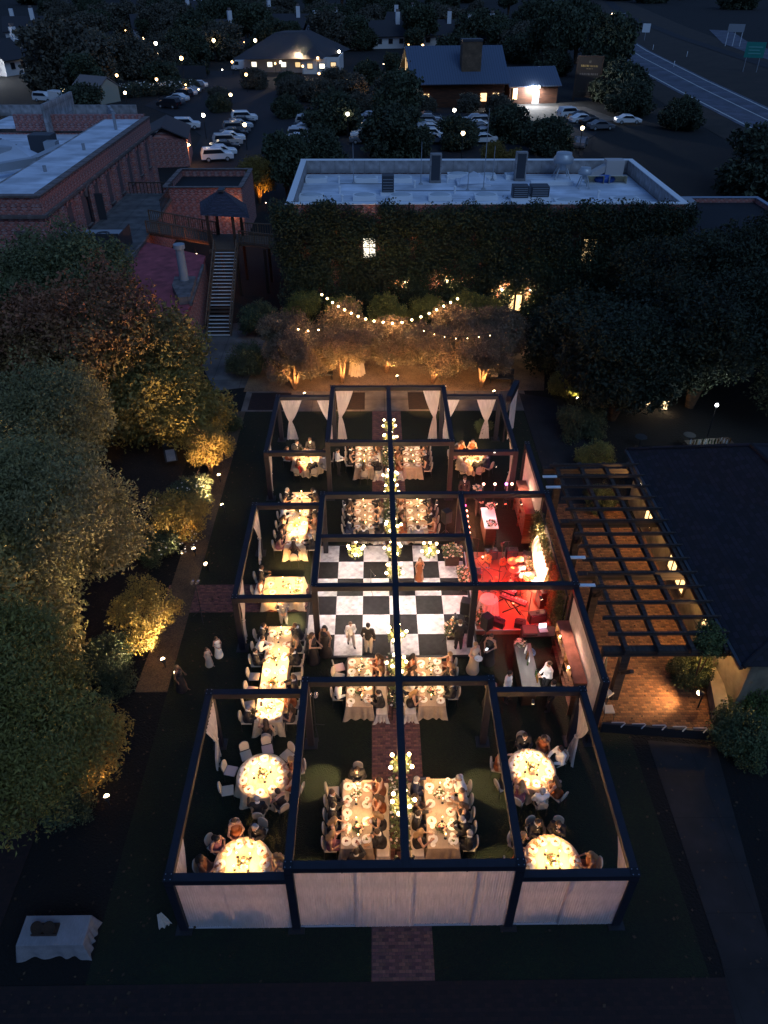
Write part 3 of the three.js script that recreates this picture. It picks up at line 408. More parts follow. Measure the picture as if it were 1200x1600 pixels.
{ const o = thing('wooden_bridge', 'weathered wooden walkway with railings right of the roofed landing', 'walkway'); part('deck', slab([[-12.2, -42.4], [-12.2, -40], [-7.3, -38.2], [-7.3, -41.4]], 3.8, 4), M.timber, o); railing(o, [-12.2, 4, -40], [-7.3, 4, -38.2], 22); railing(o, [-12.2, 4, -42.4], [-7.3, 4, -41.4], 22); for (const [x, z] of [[-10, -39], [-10, -41.8], [-7.6, -38.3]]) part('post', box(0.22, 3.8, 0.22, x, 0, z), M.woodDark, o); }
// small flat brick building and the dark shed by the car park
{ const o = thing('small_brick_building', 'small flat roofed brick building with an orange lamp behind the landing tower', 'building'); part('wall', [box(7.6, 5, 0.3, -17.9, 0, -55), box(7.4, 5, 0.3, -18.5, 0, -63), box(0.3, 5, 8, -14.2, 0, -59), box(0.3, 5, 8, -21.9, 0, -59)], M.brick, o); part('roof', box(7.5, 0.2, 7.8, -18, 4.1, -59), M.asphalt, o); part('coping', [box(8, 0.08, 0.5, -18, 5.001, -55), box(8, 0.08, 0.5, -18, 5.001, -63), box(0.5, 0.08, 7.6, -14.2, 5, -59), box(0.5, 0.08, 7.6, -21.9, 5, -59)], M.trimStone, o);
  const l = part('wall_lamp', box(0.14, 0.3, 0.14, -15.2, 3.2, -54.75), M.blackMetal, o); part('lamp_bulb', ball(0.16, -15.2, 3.1, -54.6, 8), M.lampHot, l); point([-15.2, 3.1, -54.6], [1, 0.42, 0.12], 7, 6); }
{ const o = thing('gabled_shed', 'dark roofed brick shed by the car park, glowing orange on its end wall', 'shed', [-30.2, 0, -92], 0.15); part('wall', [box(6, 3.6, 0.3, 0, 0, 4.4), box(0.3, 3.6, 9, 2.9, 0, 0), box(0.3, 3.6, 9, -2.9, 0, 0), put(new THREE.CylinderGeometry(0.02, 3.6, 1.6, 3, 1), 0, 4.4, 4.2, 0, PI / 2, 0, [0.1, 1, 0.9])], M.brick, o); part('roof', [put(box(3.7, 0.15, 10, 0, 0, 0), -1.6, 4.3, 0, 0, 0, 0.42), put(box(3.7, 0.15, 10, 0, 0, 0), 1.6, 4.3, 0, 0, 0, -0.42)], mat(0.05, 0.045, 0.05, 0.9), o); part('lamp_bulb', ball(0.15, 3.2, 2.6, 3.4, 8), M.lampHot, o); } point([-26.5, 2.6, -88.9], [1, 0.45, 0.16], 14, 6);

// ---------------------------------------------------------------- house and timber pergola at right
M.shingle = new THREE.MeshStandardMaterial({ map: rep(T.shingle, 1 / 3.2), bumpMap: rep(T.shingle, 1 / 3.2), bumpScale: 0.02, roughness: 0.85, color: C(0.2, 0.18, 0.22) });
M.cream2 = new THREE.MeshStandardMaterial({ map: rep(T.wear, 0.4), color: C(0.3, 0.25, 0.17), roughness: 0.9 });
{ const o = thing('shingled_house', 'long low house with dark shingle hip roof right of the pergola', 'house');
  // eave line beside the pergola, ridge further right
  const E = [[12.6, 3.2, -7.7], [12.75, 3.2, 7.2], [23.5, 3.2, 7.2], [21.5, 3.2, -7.9]], R = [[17.0, 5.6, -4.2], [18.2, 5.6, 3.6]];
  const face = (...p) => { const pos = [], uv = [], a = V(...p[0]), u = V(...p[1]).sub(a).normalize(), nn = V().crossVectors(u, V(...p[2]).sub(a)).normalize(), w = V().crossVectors(nn, u); for (let i = 1; i < p.length - 1; i++) for (const c of [p[0], p[i], p[i + 1]]) { pos.push(...c); const d = V(...c).sub(a); uv.push(d.dot(u), d.dot(w)); } const g = new THREE.BufferGeometry(); g.setAttribute('position', new THREE.Float32BufferAttribute(pos, 3)); g.setAttribute('uv', new THREE.Float32BufferAttribute(uv, 2)); g.computeVertexNormals(); return g; };
  const rf = part('roof', [face(E[0], E[1], R[1], R[0]), face(E[1], E[2], R[1]), face(E[2], E[3], R[0], R[1]), face(E[3], E[0], R[0])], M.shingle, o);
  part('ridge_cap', [rod(R[0], R[1], 0.12), rod(E[0], R[0], 0.1), rod(E[1], R[1], 0.1), rod(E[3], R[0], 0.1)], M.shingle, rf); part('gutter', [bar([12.55, 3.12, -7.7], [12.7, 3.12, 7.2], 0.14), bar([12.6, 3.12, -7.8], [21.5, 3.12, -8.0], 0.14)], M.darkMetal, o);
  part('wall', [box(0.3, 3.1, 14.4, 13.35, 0, -0.2), box(9, 3.1, 0.3, 18, 0, -7.0), box(9, 3.1, 0.3, 18, 0, 6.7)], M.cream2, o);
  for (const z of [-4.3, -0.6, 0.5, 3.6]) { const w = part('window', [box(0.1, 1.5, 0.08, 13.16, 0.9, z - 0.5), box(0.1, 1.5, 0.08, 13.16, 0.9, z + 0.5), box(0.1, 0.08, 1.08, 13.16, 2.4, z), box(0.12, 0.08, 1.1, 13.15, 0.82, z), box(0.08, 0.04, 1.0, 13.15, 1.65, z), box(0.08, 1.5, 0.04, 13.15, 0.9, z)], M.woodDark, o); part('lit_pane', box(0.05, 1.5, 0.92, 13.18, 0.9, z), M.litWarm, w); }
  for (const z of [-5.4, -2.4, 2.6, 5.4]) { const s = part('eave_lamp', box(0.16, 0.2, 0.16, 12.9, 2.62, z), M.blackMetal, o); part('lamp_bulb', ball(0.12, 12.8, 2.5, z, 8), M.lampHot, s); point([12.8, 2.5, z], [1, 0.55, 0.2], z > 4 ? 14 : 9, 5); } }
{ const o = thing('timber_pergola', 'open dark timber pergola over the brick patio beside the house', 'pergola'); M.pergola = new THREE.MeshStandardMaterial({ map: rep(T.wood, 0.5), color: C(0.36, 0.4, 0.5), roughness: 0.8 });
  const X0 = 8.0, X1 = 12.9; for (const x of [8.75, 10.0, 11.25, 12.5]) part('beam', bar([x - 0.15, 3.0, -6.6], [x + 0.05, 3.0, 6.3], 0.16, 0.24), M.pergola, o);
  const rows = [-6.2, -5.2, -4.3, -3.35, -2.45, -1.55, -0.6, 0.25, 1.15, 2.05, 2.9, 3.8, 4.65, 5.5]; rows.forEach((z) => part('rafter', bar([X0 + 0.25, 3.2, z], [X1, 3.2, z], 0.09, 0.15), M.pergola, o));
  for (const z of [-6.5, -2.0, 1.65, 5.95]) part('cross_beam', bar([X0, 2.72, z], [X1, 2.72, z], 0.3, 0.3), M.pergola, o);
  for (const z of [-6.5, -2.0, 1.65, 5.95]) { part('post', box(0.32, 2.56, 0.32, 8.9, 0.03, z), M.pergola, o); part('brace', bar([8.9, 1.7, z + 0.2], [8.9, 2.6, z + 0.9], 0.14), M.pergola, o); }
  for (const z of [-5.0, -4.1, 1.15, 2.9]) part('end_cap', box(0.7, 0.06, 0.14, 8.0, 3.29, z), M.whiteMetal, o); }
// brick planter wall and lamp at the end of the patio
{ const o = thing('planter_wall', 'low lit stone wall beside the shrubs at the patio edge', 'wall'); part('wall', slab([[12.9, 5.2], [13.3, 5.1], [12.9, 7.4], [12.4, 7.4]], 0.03, 0.7), M.trimStone, o); part('coping', slab([[12.85, 5.15], [13.35, 5.05], [12.95, 7.45], [12.35, 7.45]], 0.7, 0.76), M.cream2, o); }
function floodlight(label, x, z, tx, tz, cd, color = [1, 0.6, 0.22], y = 0.25, tyy = 2, m = M.lampHot) { const o = thing('garden_floodlight', label, 'floodlight', [x, 0, z], 0, 'garden floodlights'); part('stake', cyl(0.03, 0.03, y, 0, 0, 0, 6), M.blackMetal, o); const d = V(tx - x, tyy - y, tz - z).normalize(), a = V(0, y, 0), b = a.clone().addScaledVector(d, 0.16); part('hood', rod(a.toArray(), b.toArray(), 0.07, 0.11, 10), M.blackMetal, o); part('lamp_lens', ball(0.1, ...a.clone().addScaledVector(d, 0.15).toArray(), 10), m, o); const s = a.clone().addScaledVector(d, 0.3); spot([x + s.x, s.y, z + s.z], [tx, tyy, tz], color, cd, 0.85, 0.9, 4); }
// drop edge with angled strips along the patio, kerbs
{ const o = thing('patio_barrier', 'dark low barrier with small reflective strips along the near patio edge', 'barrier'); part('rail', bar([7.9, 0.5, 7.75], [12.0, 0.5, 8.15], 0.1, 0.5), M.blackMetal, o); for (let k = 0; k < 5; k++) part('strip', [box(0.5, 0.02, 0.04, 8.5 + k * 0.75, 0.76, 7.75 + k * 0.07), box(0.3, 0.02, 0.04, 8.65 + k * 0.75, 0.761, 7.88 + k * 0.07, 0.7)], M.greyPaint, o); }

// ---------------------------------------------------------------- trees and plants
M.leafTint = new THREE.MeshStandardMaterial({ color: C(1, 1, 1), roughness: 0.75, side: THREE.DoubleSide });
M.bark = new THREE.MeshStandardMaterial({ map: rep(T.wood, 0.8), color: C(0.75, 0.65, 0.55), roughness: 0.95 });
M.oliveBark = new THREE.MeshStandardMaterial({ map: rep(T.wood, 0.8), color: C(0.95, 0.85, 0.7), roughness: 0.95 });
function clump(nl, len, wid, R = 0.5, kind = 0) { // a tuft of folded leaves round the origin
  const pos = []; const q = new THREE.Quaternion(), e = new THREE.Euler();
  for (let i = 0; i < nl; i++) {
    const d = V(rr(-1, 1), rr(-1, 1), rr(-1, 1)); d.normalize().multiplyScalar(R * Math.cbrt(rnd())); q.setFromEuler(e.set(rr(-1.2, 1.2), rr(0, 6.28), rr(-1.2, 1.2)));
    const L = len * rr(0.7, 1.3), w = wid * rr(0.7, 1.3), p = [[0, 0, 0], [w, 0.12 * L, L * 0.45], [0, -0.05 * L, L], [-w, 0.12 * L, L * 0.45]].map((a) => V(...a).applyQuaternion(q).add(d));
    for (const k of [0, 1, 2, 0, 2, 3]) pos.push(p[k].x, p[k].y, p[k].z);
  }
  const g = new THREE.BufferGeometry(); g.setAttribute('position', new THREE.Float32BufferAttribute(pos, 3)); g.computeVertexNormals(); return g;
}
const CL = { broad: [0, 1, 2].map(() => clump(34, 0.17, 0.055)), fine: [0, 1].map(() => clump(44, 0.15, 0.032)), far: [0, 1].map(() => clump(16, 0.42, 0.16, 0.6)), frond: [0].map(() => clump(26, 0.34, 0.03, 0.35)) };
// crown made of clumps thrown over several lobes: lobes [x, y, z, rx, ry, rz]
function crown(lobes, n, geo, s, tone, fill = 0.45, gaps = 0.42) {
  let guard = 0;
  const im = shade(new THREE.InstancedMesh(geo, M.leafTint, n)); const q = new THREE.Quaternion(), e = new THREE.Euler(), c = new THREE.Color();
  const vol = lobes.map((l) => l[3] * l[4] + l[4] * l[5] + l[3] * l[5]), tot = vol.reduce((a, b) => a + b, 0);
  for (let i = 0; i < n; i++) {
    let t = rnd() * tot, k = 0; while (k < lobes.length - 1 && (t -= vol[k]) > 0) k++;
    const l = lobes[k], d = V(rr(-1, 1), rr(-1, 1), rr(-1, 1)).normalize(), rad = Math.pow(rr(fill, 1), 0.6) * (0.72 + 0.5 * fbm(d.x * 3 + 9 + k, d.y * 3 + d.z * 2 + 9, 64, 2, 13));
    if (gaps && fbm(d.x * 4 + k * 3 + 20, d.y * 4 + d.z * 3 + 20, 64, 2, 29) < gaps && rnd() < 0.93) { i--; if (guard++ > n * 3) break; continue; }
    const p = V(l[0] + d.x * l[3] * rad, l[1] + d.y * l[4] * rad, l[2] + d.z * l[5] * rad), sc = s * rr(0.65, 1.35);
    im.setMatrixAt(i, M4.compose(p, q.setFromEuler(e.set(rnd() * 6, rnd() * 6, rnd() * 6)), V(sc, sc, sc)));
    const [r, g, b] = tone(p, d, k), v = rr(0.65, 1.35); im.setColorAt(i, c.setRGB(r * v, g * v, b * v));
  }
  im.name = 'crown'; im.userData.kind = 'stuff'; return im;
}
function limbs(base, tops, r0, r1, m = 0.5) { const gs = []; for (const t of tops) { const k = [base[0] + (t[0] - base[0]) * 0.35, base[1] + (t[1] - base[1]) * m, base[2] + (t[2] - base[2]) * 0.35]; gs.push(rod(base, k, r0, r0 * 0.7, 8), rod(k, t, r0 * 0.68, r1, 7)); for (let q = 0; q < 3; q++) gs.push(rod(mid3(k, t, 0.4 + q * 0.2), [t[0] + rr(-1, 1), t[1] + rr(-0.3, 0.8), t[2] + rr(-1, 1)], r1 * 1.3, r1 * 0.4, 5)); } return gs; }
const mid3 = (a, b, t) => a.map((v, i) => v + (b[i] - v) * t);
function tree(name, label, cat, pos, lobes, n, kind, s, tone, trunkR, barkM = M.bark, group) {
  const o = thing(name, label, cat, pos, 0, group); o.add(crown(lobes, n, pick(CL[kind]), s, tone));
  part('trunk', limbs([0, 0, 0], lobes.slice(0, 5).map((l) => [l[0] * 0.8, l[1] + 0.1, l[2] * 0.8]), trunkR, trunkR * 0.25), barkM, o); return o;
}
const lobesOf = (r, h, n, seedr = 1) => { const a = [[0, h, 0, r * 0.75, r * 0.62, r * 0.75]]; for (let i = 0; i < n; i++) { const t = i / n * 6.28 + rnd(), q = r * rr(0.45, 0.7); a.push([q * Math.cos(t), Math.max(r * 0.3, h + rr(-0.9, 0.35) * r * 0.75), q * Math.sin(t), r * rr(0.34, 0.52), r * rr(0.28, 0.42), r * rr(0.34, 0.52)]); } return a; };
const flat = (r, g, b) => () => [r, g, b];
// the big trees along the left edge
tree('broadleaf_tree', 'huge tree at left with reddish crown top and olive green lower leaves', 'tree', [-17.0, 0, -15.0], lobesOf(6.3, 6.0, 13), 2600, 'broad', 1.25, (p) => { const t = Math.min(1, Math.max(0, (p.y - 5.2) / 3.2 - 0.1 * p.x * 0.3 + rr(-0.3, 0.3))); return [0.17 + 0.03 * t, 0.13 - 0.05 * t, 0.03 + 0.008 * t]; }, 0.34);
tree('broadleaf_tree', 'green topped tree against the old brick building, behind the reddish tree', 'tree', [-23.0, 0, -26.5], lobesOf(5.2, 6.0, 9), 1500, 'broad', 1.3, flat(0.11, 0.12, 0.05), 0.3);
tree('broadleaf_tree', 'olive brown feathery tree at the middle of the left edge', 'tree', [-14.6, 0, 1.6], lobesOf(4.7, 6.2, 12), 2600, 'fine', 1.15, (p) => [0.185 + 0.008 * p.x, 0.165, 0.062], 0.3);
tree('broadleaf_tree', 'dark green tree in the lower left corner, nearest the camera', 'tree', [-12.6, 0, 11.0], lobesOf(3.6, 5.8, 9), 1800, 'fine', 1.0, flat(0.16, 0.14, 0.03), 0.26);
tree('broadleaf_tree', 'olive green tree between the two lower trees of the left edge', 'tree', [-15.2, 0, 7.0], lobesOf(3.9, 5.4, 9), 1700, 'broad', 1.0, flat(0.24, 0.18, 0.05), 0.26);
tree('broadleaf_tree', 'yellow green tree under the reddish tree, lit by a path lamp', 'tree', [-12.8, 0, -13.2], lobesOf(3.3, 3.6, 8), 1200, 'broad', 0.95, flat(0.2, 0.15, 0.03), 0.2);
tree('broadleaf_tree', 'grey olive tree filling the left edge between the reddish tree and the feathery tree', 'tree', [-18.6, 0, -6.5], lobesOf(4.8, 5.4, 11), 1900, 'fine', 1.2, flat(0.17, 0.15, 0.06), 0.3);
tree('broadleaf_tree', 'grey green tree at the far left edge behind the lower trees', 'tree', [-18.8, 0, 4.6], lobesOf(4.4, 6.2, 10), 1700, 'fine', 1.15, flat(0.2, 0.19, 0.08), 0.3);
// olive trees on the gravel, lit from below
const oliveTone = (p, d) => [0.17 + 0.03 * d.y, 0.115, 0.065];
[[-6.1, -20.7, 1.9, 'leftmost olive tree with a forked bright trunk'], [-2.9, -21.6, 1.8, 'second olive tree from left with a bright forked trunk'], [0.2, -23.2, 1.7, 'olive tree in the back middle of the gravel yard'], [3.4, -21.6, 1.9, 'olive tree overhanging the middle right of the gravel yard'], [6.7, -20.9, 2.0, 'rightmost lit olive tree beside stacked chairs'], [-7.0, -24.0, 1.8, 'olive tree behind the leftmost olive near the pavement'], [5.2, -25.0, 1.9, 'olive tree at the back right of the gravel yard'], [-3.0, -25.6, 1.7, 'olive tree at the back left under the string lights'], [8.4, -24.3, 1.8, 'olive tree nearest the lit doorway']].forEach(([x, z, r, w], i) => {
  tree('olive_tree', `${w}, grey brown leaves`, 'tree', [x, 0, z], lobesOf(r * 1.1, 2.9, 10), 700, 'broad', 0.6, oliveTone, 0.13, M.oliveBark, 'olive trees of the gravel yard');
  if (i < 5) floodlight(`glowing floodlight under the ${w.split(' with')[0].split(' beside')[0].split(' in the')[0].split(' over')[0]}, ${i + 1 === 3 ? 'back' : 'front'} of the yard`, x + 0.8, z + 1.3, x, z, 95, [1, 0.5, 0.17], 0.2, 2.0); });
// small uplit trees along the left path
[[-10.0, -10.3, 1.35, 'first uplit small tree from the rear beside the left lawn', -9.4, -10.0], [-10.3, -4.0, 1.6, 'second uplit small tree from the rear beside the left lawn', -9.55, -3.5], [-10.4, 2.9, 1.6, 'third uplit small tree from the rear beside the left lawn', -9.45, 3.7], [-10.6, 9.2, 1.5, 'nearest uplit small tree beside the left lawn', -10.0, 10.0]].forEach(([x, z, r, w, lx, lz]) => {
  tree('ornamental_tree', `${w}, golden leaves`, 'tree', [x, 0, z], lobesOf(r * 0.95, 2.2, 9), 330, 'broad', 0.55, flat(0.24, 0.16, 0.03), 0.07, M.oliveBark, 'small uplit trees by the left lawn'); floodlight(`glowing floodlight at the foot of the ${w.split(' small')[0]} tree`, lx, lz + 0.5, x, z, 30, [1, 0.55, 0.16], 0.3, 2.2); });
floodlight('floodlight deep under the reddish tree at left', -17.6, -12.8, -17.2, -15, 60, [1, 0.6, 0.22], 0.3, 4); floodlight('second floodlight head beside the first uplit tree, aimed at the reddish tree', -8.7, -6.6, -15.2, -13, 300, [1, 0.62, 0.32], 0.35, 7);
floodlight('second floodlight head beside the third uplit tree, aimed at the olive brown tree', -8.7, 4.9, -13.6, 2.6, 210, [1, 0.74, 0.42], 0.35, 6.6); floodlight('second floodlight head beside the second uplit tree, aimed at the left edge trees', -8.7, -1.9, -14, -0.5, 140, [1, 0.74, 0.42], 0.35, 7.2);

floodlight('floodlight under the yellow green tree by the rear left path', -11.2, -12.4, -12.8, -13.2, 30, [1, 0.7, 0.25], 0.3, 3);
// shrubs along the left beds, white flowered
const shrubG = (label, x, z, r, h, n, tone, s = 0.5, kind = 'broad', cat = 'shrub') => { const o = thing('shrub', label, cat, [x, 0, z]); const c = crown(lobesOf(r, h, 5), n, pick(CL[kind]), s, tone); c.name = 'foliage'; o.add(c); part('stems', limbs([0, 0, 0], [[0.3, h, 0], [-0.3, h, 0.2], [0, h * 1.1, -0.3]], 0.04, 0.015), M.bark, o); return o; };
const dk = flat(0.055, 0.07, 0.03);
shrubG('dark shrub with white flowers beside the rear left lawn corner', -10.3, -15.4, 1.3, 0.9, 420, dk); shrubG('dark shrub between the first and second uplit trees', -10.6, -7.6, 1.2, 0.8, 380, dk); shrubG('feathery shrub left of the second uplit tree', -11.4, -3.2, 1.3, 0.9, 420, dk); shrubG('dark shrub behind the third uplit tree', -11.6, 4.6, 1.5, 1.0, 460, dk); shrubG('dark shrub left of the nearest uplit tree', -11.6, 10.4, 1.4, 1.0, 420, dk); shrubG('tall dark hedge bush beside the paved stair foot', -9.7, -23, 1.6, 1.4, 500, dk); shrubG('dark bush at the left foot of the wooden stairs', -9.6, -30, 1.8, 1.5, 520, dk, 0.6);
[[-10.1, -14.6], [-10.4, -7.4], [-9.9, -3.0], [-10.3, -2.2]].forEach(([x, z], i) => top('flower_cluster', flowerHeads(14, () => [x + rr(-0.7, 0.7), 1.0 + rr(0, 0.4), z + rr(-0.6, 0.6)], 0.05), M.petal[0], `white blooms over the dark planting by the left lawn, ${ORD[i]} from rear`, 'flowers'));
// ivy over the hall front
{ const o = thing('ivy', 'thick dark ivy covering the garden front of the flat roofed building', 'ivy'); const lob = []; for (let x = -7.2; x < 23; x += 1.5) for (let y0 = 0.8; y0 < 8.8; y0 += 1.3) { const y = Math.min(y0, 8.2), gap = [[-1, 5.7], [16.1, 5.5], [10.75, 1.5]].some(([a, b]) => Math.hypot((x - a) * 1.3, y - b) < (a === 10.75 ? 1.0 : 0.6)); if (!gap) lob.push([x + rr(-0.4, 0.4), y + rr(-0.3, 0.3), -32.75 + rr(-0.1, 0.25) + Math.max(0, 4 - y) * 0.1, 1.05, 0.9, 0.42]); }
  const c = crown(lob, 6200, CL.broad[0], 1.0, (p) => { const v = 0.35 + 1.1 * fbm(p.x * 0.5 + 20, p.y * 0.6 + 20, 64, 3, 77); return [0.02 * v, 0.036 * v, 0.016 * v]; }, 0.3); c.name = 'leaves'; o.add(c); }
for (const [x, z, r, h, w] of [[-6.2, -31.6, 1.6, 1.8, 'leftmost lit bush against the ivy wall'], [-3, -31.3, 1.5, 1.6, 'second lit bush against the ivy wall'], [0.2, -31.3, 1.5, 1.7, 'third lit bush against the ivy wall, behind the lowest bulbs'], [3.4, -31.3, 1.5, 1.6, 'fourth lit bush against the ivy wall, under a lamp'], [6.6, -31.2, 1.6, 1.8, 'fifth lit bush against the ivy wall'], [8.6, -31.3, 1.2, 1.5, 'rounded bush left of the lit doorway']]) shrubG(w, x, z, r, h, 520, flat(0.14, 0.14, 0.03), 0.6);
// dark trees right of the garden
[[20.6, -25.5, 4.6, 5.4, 'big dark tree before the right end of the ivy building'], [24.5, -26, 5.0, 6.4, 'dark tree at the far right beside the low annex'], [13.4, -23.0, 3.2, 3.8, 'dark tree right of the lit doorway'], [14.6, -16.4, 3.8, 5.0, 'dark tree behind the shrubs of the right walk'], [20.2, -18.0, 4.6, 5.6, 'dark tree between the walk and the outdoor bar, middle of the mass'], [26.5, -17.5, 5, 6.2, 'dark tree at the right edge of the picture above the outdoor bar'], [31, -30, 5, 7, 'dark tree at the right edge beside the annex roof']].forEach(([x, z, r, h, w]) => tree('broadleaf_tree', w, 'tree', [x, 0, z], lobesOf(r, h, 10), 1500, 'broad', 1.25, flat(0.018, 0.025, 0.01), 0.28, M.bark));
shrubG('shrub lit yellow beside the right walk near the rear lawn', 12.4, -19.5, 1.4, 1.1, 460, flat(0.12, 0.13, 0.03)); floodlight('glowing floodlight by the lit shrub of the right walk', 12.9, -18.4, 12.4, -19.6, 16, [1, 0.8, 0.3], 0.3, 1);
shrubG('dark shrub bed right of the walk', 12.0, -14.5, 1.6, 1.0, 460, dk); shrubG('bright shrub beside a glowing lamp at the rear of the pergola', 12.2, -10.6, 1.2, 0.9, 420, flat(0.12, 0.13, 0.035)); floodlight('glowing round lamp beside the shrub at the rear of the pergola', 12.75, -9.7, 12.2, -10.7, 14, [1, 0.85, 0.4], 0.4, 0.8);
shrubG('shrub behind the patio beams, at the far end of the pergola', 11.4, -6.9, 0.9, 0.7, 260, dk); shrubG('leafy shrub left of the planter wall at the patio edge', 12.3, 5.0, 0.9, 0.8, 380, flat(0.07, 0.09, 0.03)); shrubG('bright green shrub right of the planter wall by a glowing lamp', 14.2, 6.9, 1.1, 0.9, 420, flat(0.1, 0.13, 0.03)); shrubG('dark green shrub before the planter wall, low at the patio corner', 12.9, 8.3, 1.2, 0.8, 420, flat(0.07, 0.09, 0.03)); floodlight('glowing lamp between the shrubs at the patio corner', 13.6, 5.9, 13.9, 7, 14, [1, 0.85, 0.35], 0.5, 0.9); floodlight('glowing lamp at the planter wall, turned to the brick patio', 12.15, 6.5, 9.6, 5.6, 42, [1, 0.58, 0.24], 0.9, 0);
shrubG('leafy vine at the near end of the pergola beams', 12.2, 5.6, 0.7, 3.0, 240, flat(0.09, 0.11, 0.03), 0.45);
{ const o = thing('hedge_wall', 'green leaf backdrop wall behind the red lit stage', 'hedge', [7.22, 0, -0.1]); const lob = []; for (let z = -2.9; z < 3; z += 0.7) for (let y = 0.4; y < 2.7; y += 0.6) lob.push([0, y, z, 0.14, 0.4, 0.45]); const c = crown(lob, 900, CL.broad[1], 0.42, flat(0.09, 0.11, 0.035), 0.2); c.name = 'leaves'; o.add(c); part('panel', box(0.06, 2.7, 6.0, 0.1, 0, 0), M.blackMetal, o);
  const cloth = pleated(2.3, 0.35, (t) => [-1.3 - 0.15 * Math.sin(t * 6), 1.1 + 0.25 * t, 0.12 * Math.sin(t * 4)], 9, 0.09, 90, 20, 3); top('stage_drape', put(cloth, 6.95, 0, -0.4, 0, -PI / 2), M.drape, 'bright white drape hung over the middle of the leaf backdrop wall', 'drape'); }
// string lights over the olives
M.cable = mat(0.02, 0.02, 0.02, 0.7); M.bulbSmall = glow(1, 0.7, 0.32, 10);
function stringLights(label, pts, n, r, cd) { const o = thing('string_lights', label, 'string lights'), cv = new THREE.CatmullRomCurve3(pts.map((p) => V(...p))); part('cable', new THREE.TubeGeometry(cv, 40, 0.012, 5), M.cable, o); for (let k = 0; k < n; k++) { const p = cv.getPointAt((k + 0.5) / n); part('socket', cyl(0.03, 0.03, 0.08, p.x, p.y - 0.08, p.z, 6), M.cable, o); part('bulb', ball(r * 1.15, p.x, p.y - 0.14, p.z, 8), M.bulbSmall, o); if (k % 3 === 1) point([p.x, p.y - 0.14, p.z], [1, 0.62, 0.25], cd, 4); } }
stringLights('string of warm bulbs sagging left to centre over the olive trees', [[-4.6, 4.6, -27.0], [-2.9, 4.25, -24.9], [-1.0, 4.1, -23.2], [0.9, 4.15, -22.4]], 11, 0.07, 8);
stringLights('string of warm bulbs rising from centre to right over the olive trees', [[0.9, 4.15, -22.4], [2.6, 4.2, -23.5], [5.6, 4.4, -26.6]], 8, 0.07, 8);
stringLights('short low string of warm bulbs over the left olive trees', [[-6.0, 4.2, -21.7], [-5.3, 4.1, -21.4], [-4.0, 4.15, -21.5]], 3, 0.05, 4);
stringLights('low string of warm bulbs over the right olive trees', [[2.3, 4.2, -21.3], [4.6, 4.05, -20.2], [7.3, 4.2, -20.4]], 7, 0.026, 1);

// ---------------------------------------------------------------- car park, roads, far houses and trees
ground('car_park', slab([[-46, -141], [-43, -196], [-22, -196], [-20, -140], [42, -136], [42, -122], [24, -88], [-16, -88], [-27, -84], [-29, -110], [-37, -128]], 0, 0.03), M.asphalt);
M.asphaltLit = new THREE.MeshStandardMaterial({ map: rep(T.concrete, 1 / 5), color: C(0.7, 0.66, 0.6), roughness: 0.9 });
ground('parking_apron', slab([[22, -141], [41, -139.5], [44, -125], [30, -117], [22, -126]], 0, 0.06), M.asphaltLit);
const strip = (l, r, y) => { const pos = [], idx = [], uv = []; l.forEach((a, i) => { const b = r[i]; pos.push(a[0], y, a[1], b[0], y, b[1]); uv.push(a[0], a[1], b[0], b[1]); if (i) { const k = i * 2; idx.push(k - 2, k, k - 1, k - 1, k, k + 1); } }); const g = new THREE.BufferGeometry(); g.setAttribute('position', new THREE.Float32BufferAttribute(pos, 3)); g.setAttribute('uv', new THREE.Float32BufferAttribute(uv, 2)); g.setIndex(idx); g.computeVertexNormals(); if (g.attributes.normal.getY(0) < 0) { g.setIndex(idx.map((_, i) => idx[i - (i % 3) + (2 - (i % 3))])); g.computeVertexNormals(); } return g; };
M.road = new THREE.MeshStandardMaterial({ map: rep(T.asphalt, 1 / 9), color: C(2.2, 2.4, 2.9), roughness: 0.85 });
const rl = [[140, -760], [113, -538], [86, -352], [70, -228], [66, -163], [64, -120], [62, -60]], rR = [[160, -760], [130, -538], [100, -352], [86, -246], [80, -179], [77, -137], [74, -60]];
ground('road_verge', strip(rl.map(([x, z]) => [x - 7, z]), rR.map(([x, z]) => [x + 32, z]), 0.03), M.dryGrass);
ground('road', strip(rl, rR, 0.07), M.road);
ground('road_marking', strip(rl.map(([x, z]) => [x + 0.8, z]), rl.map(([x, z]) => [x + 1.15, z]), 0.1), M.line);
ground('road_marking', strip(rR.map(([x, z]) => [x - 1.2, z]), rR.map(([x, z]) => [x - 0.85, z]), 0.1), M.line);
ground('road_marking', strip(rl.map(([x, z], i) => [(x + rR[i][0]) / 2, z]), rl.map(([x, z], i) => [(x + rR[i][0]) / 2 + 0.3, z]), 0.1), M.line);
ground('railway_bed', strip([[150, -560], [122, -415], [109, -291], [104, -205], [100, -140]], [[156, -560], [127, -415], [113.5, -291], [109, -205], [105, -140]], 0.1), M.asphalt);
ground('side_road', strip([[112, -215], [118, -270], [135, -330]], [[124, -215], [127, -268], [142, -325]], 0.09), M.road);
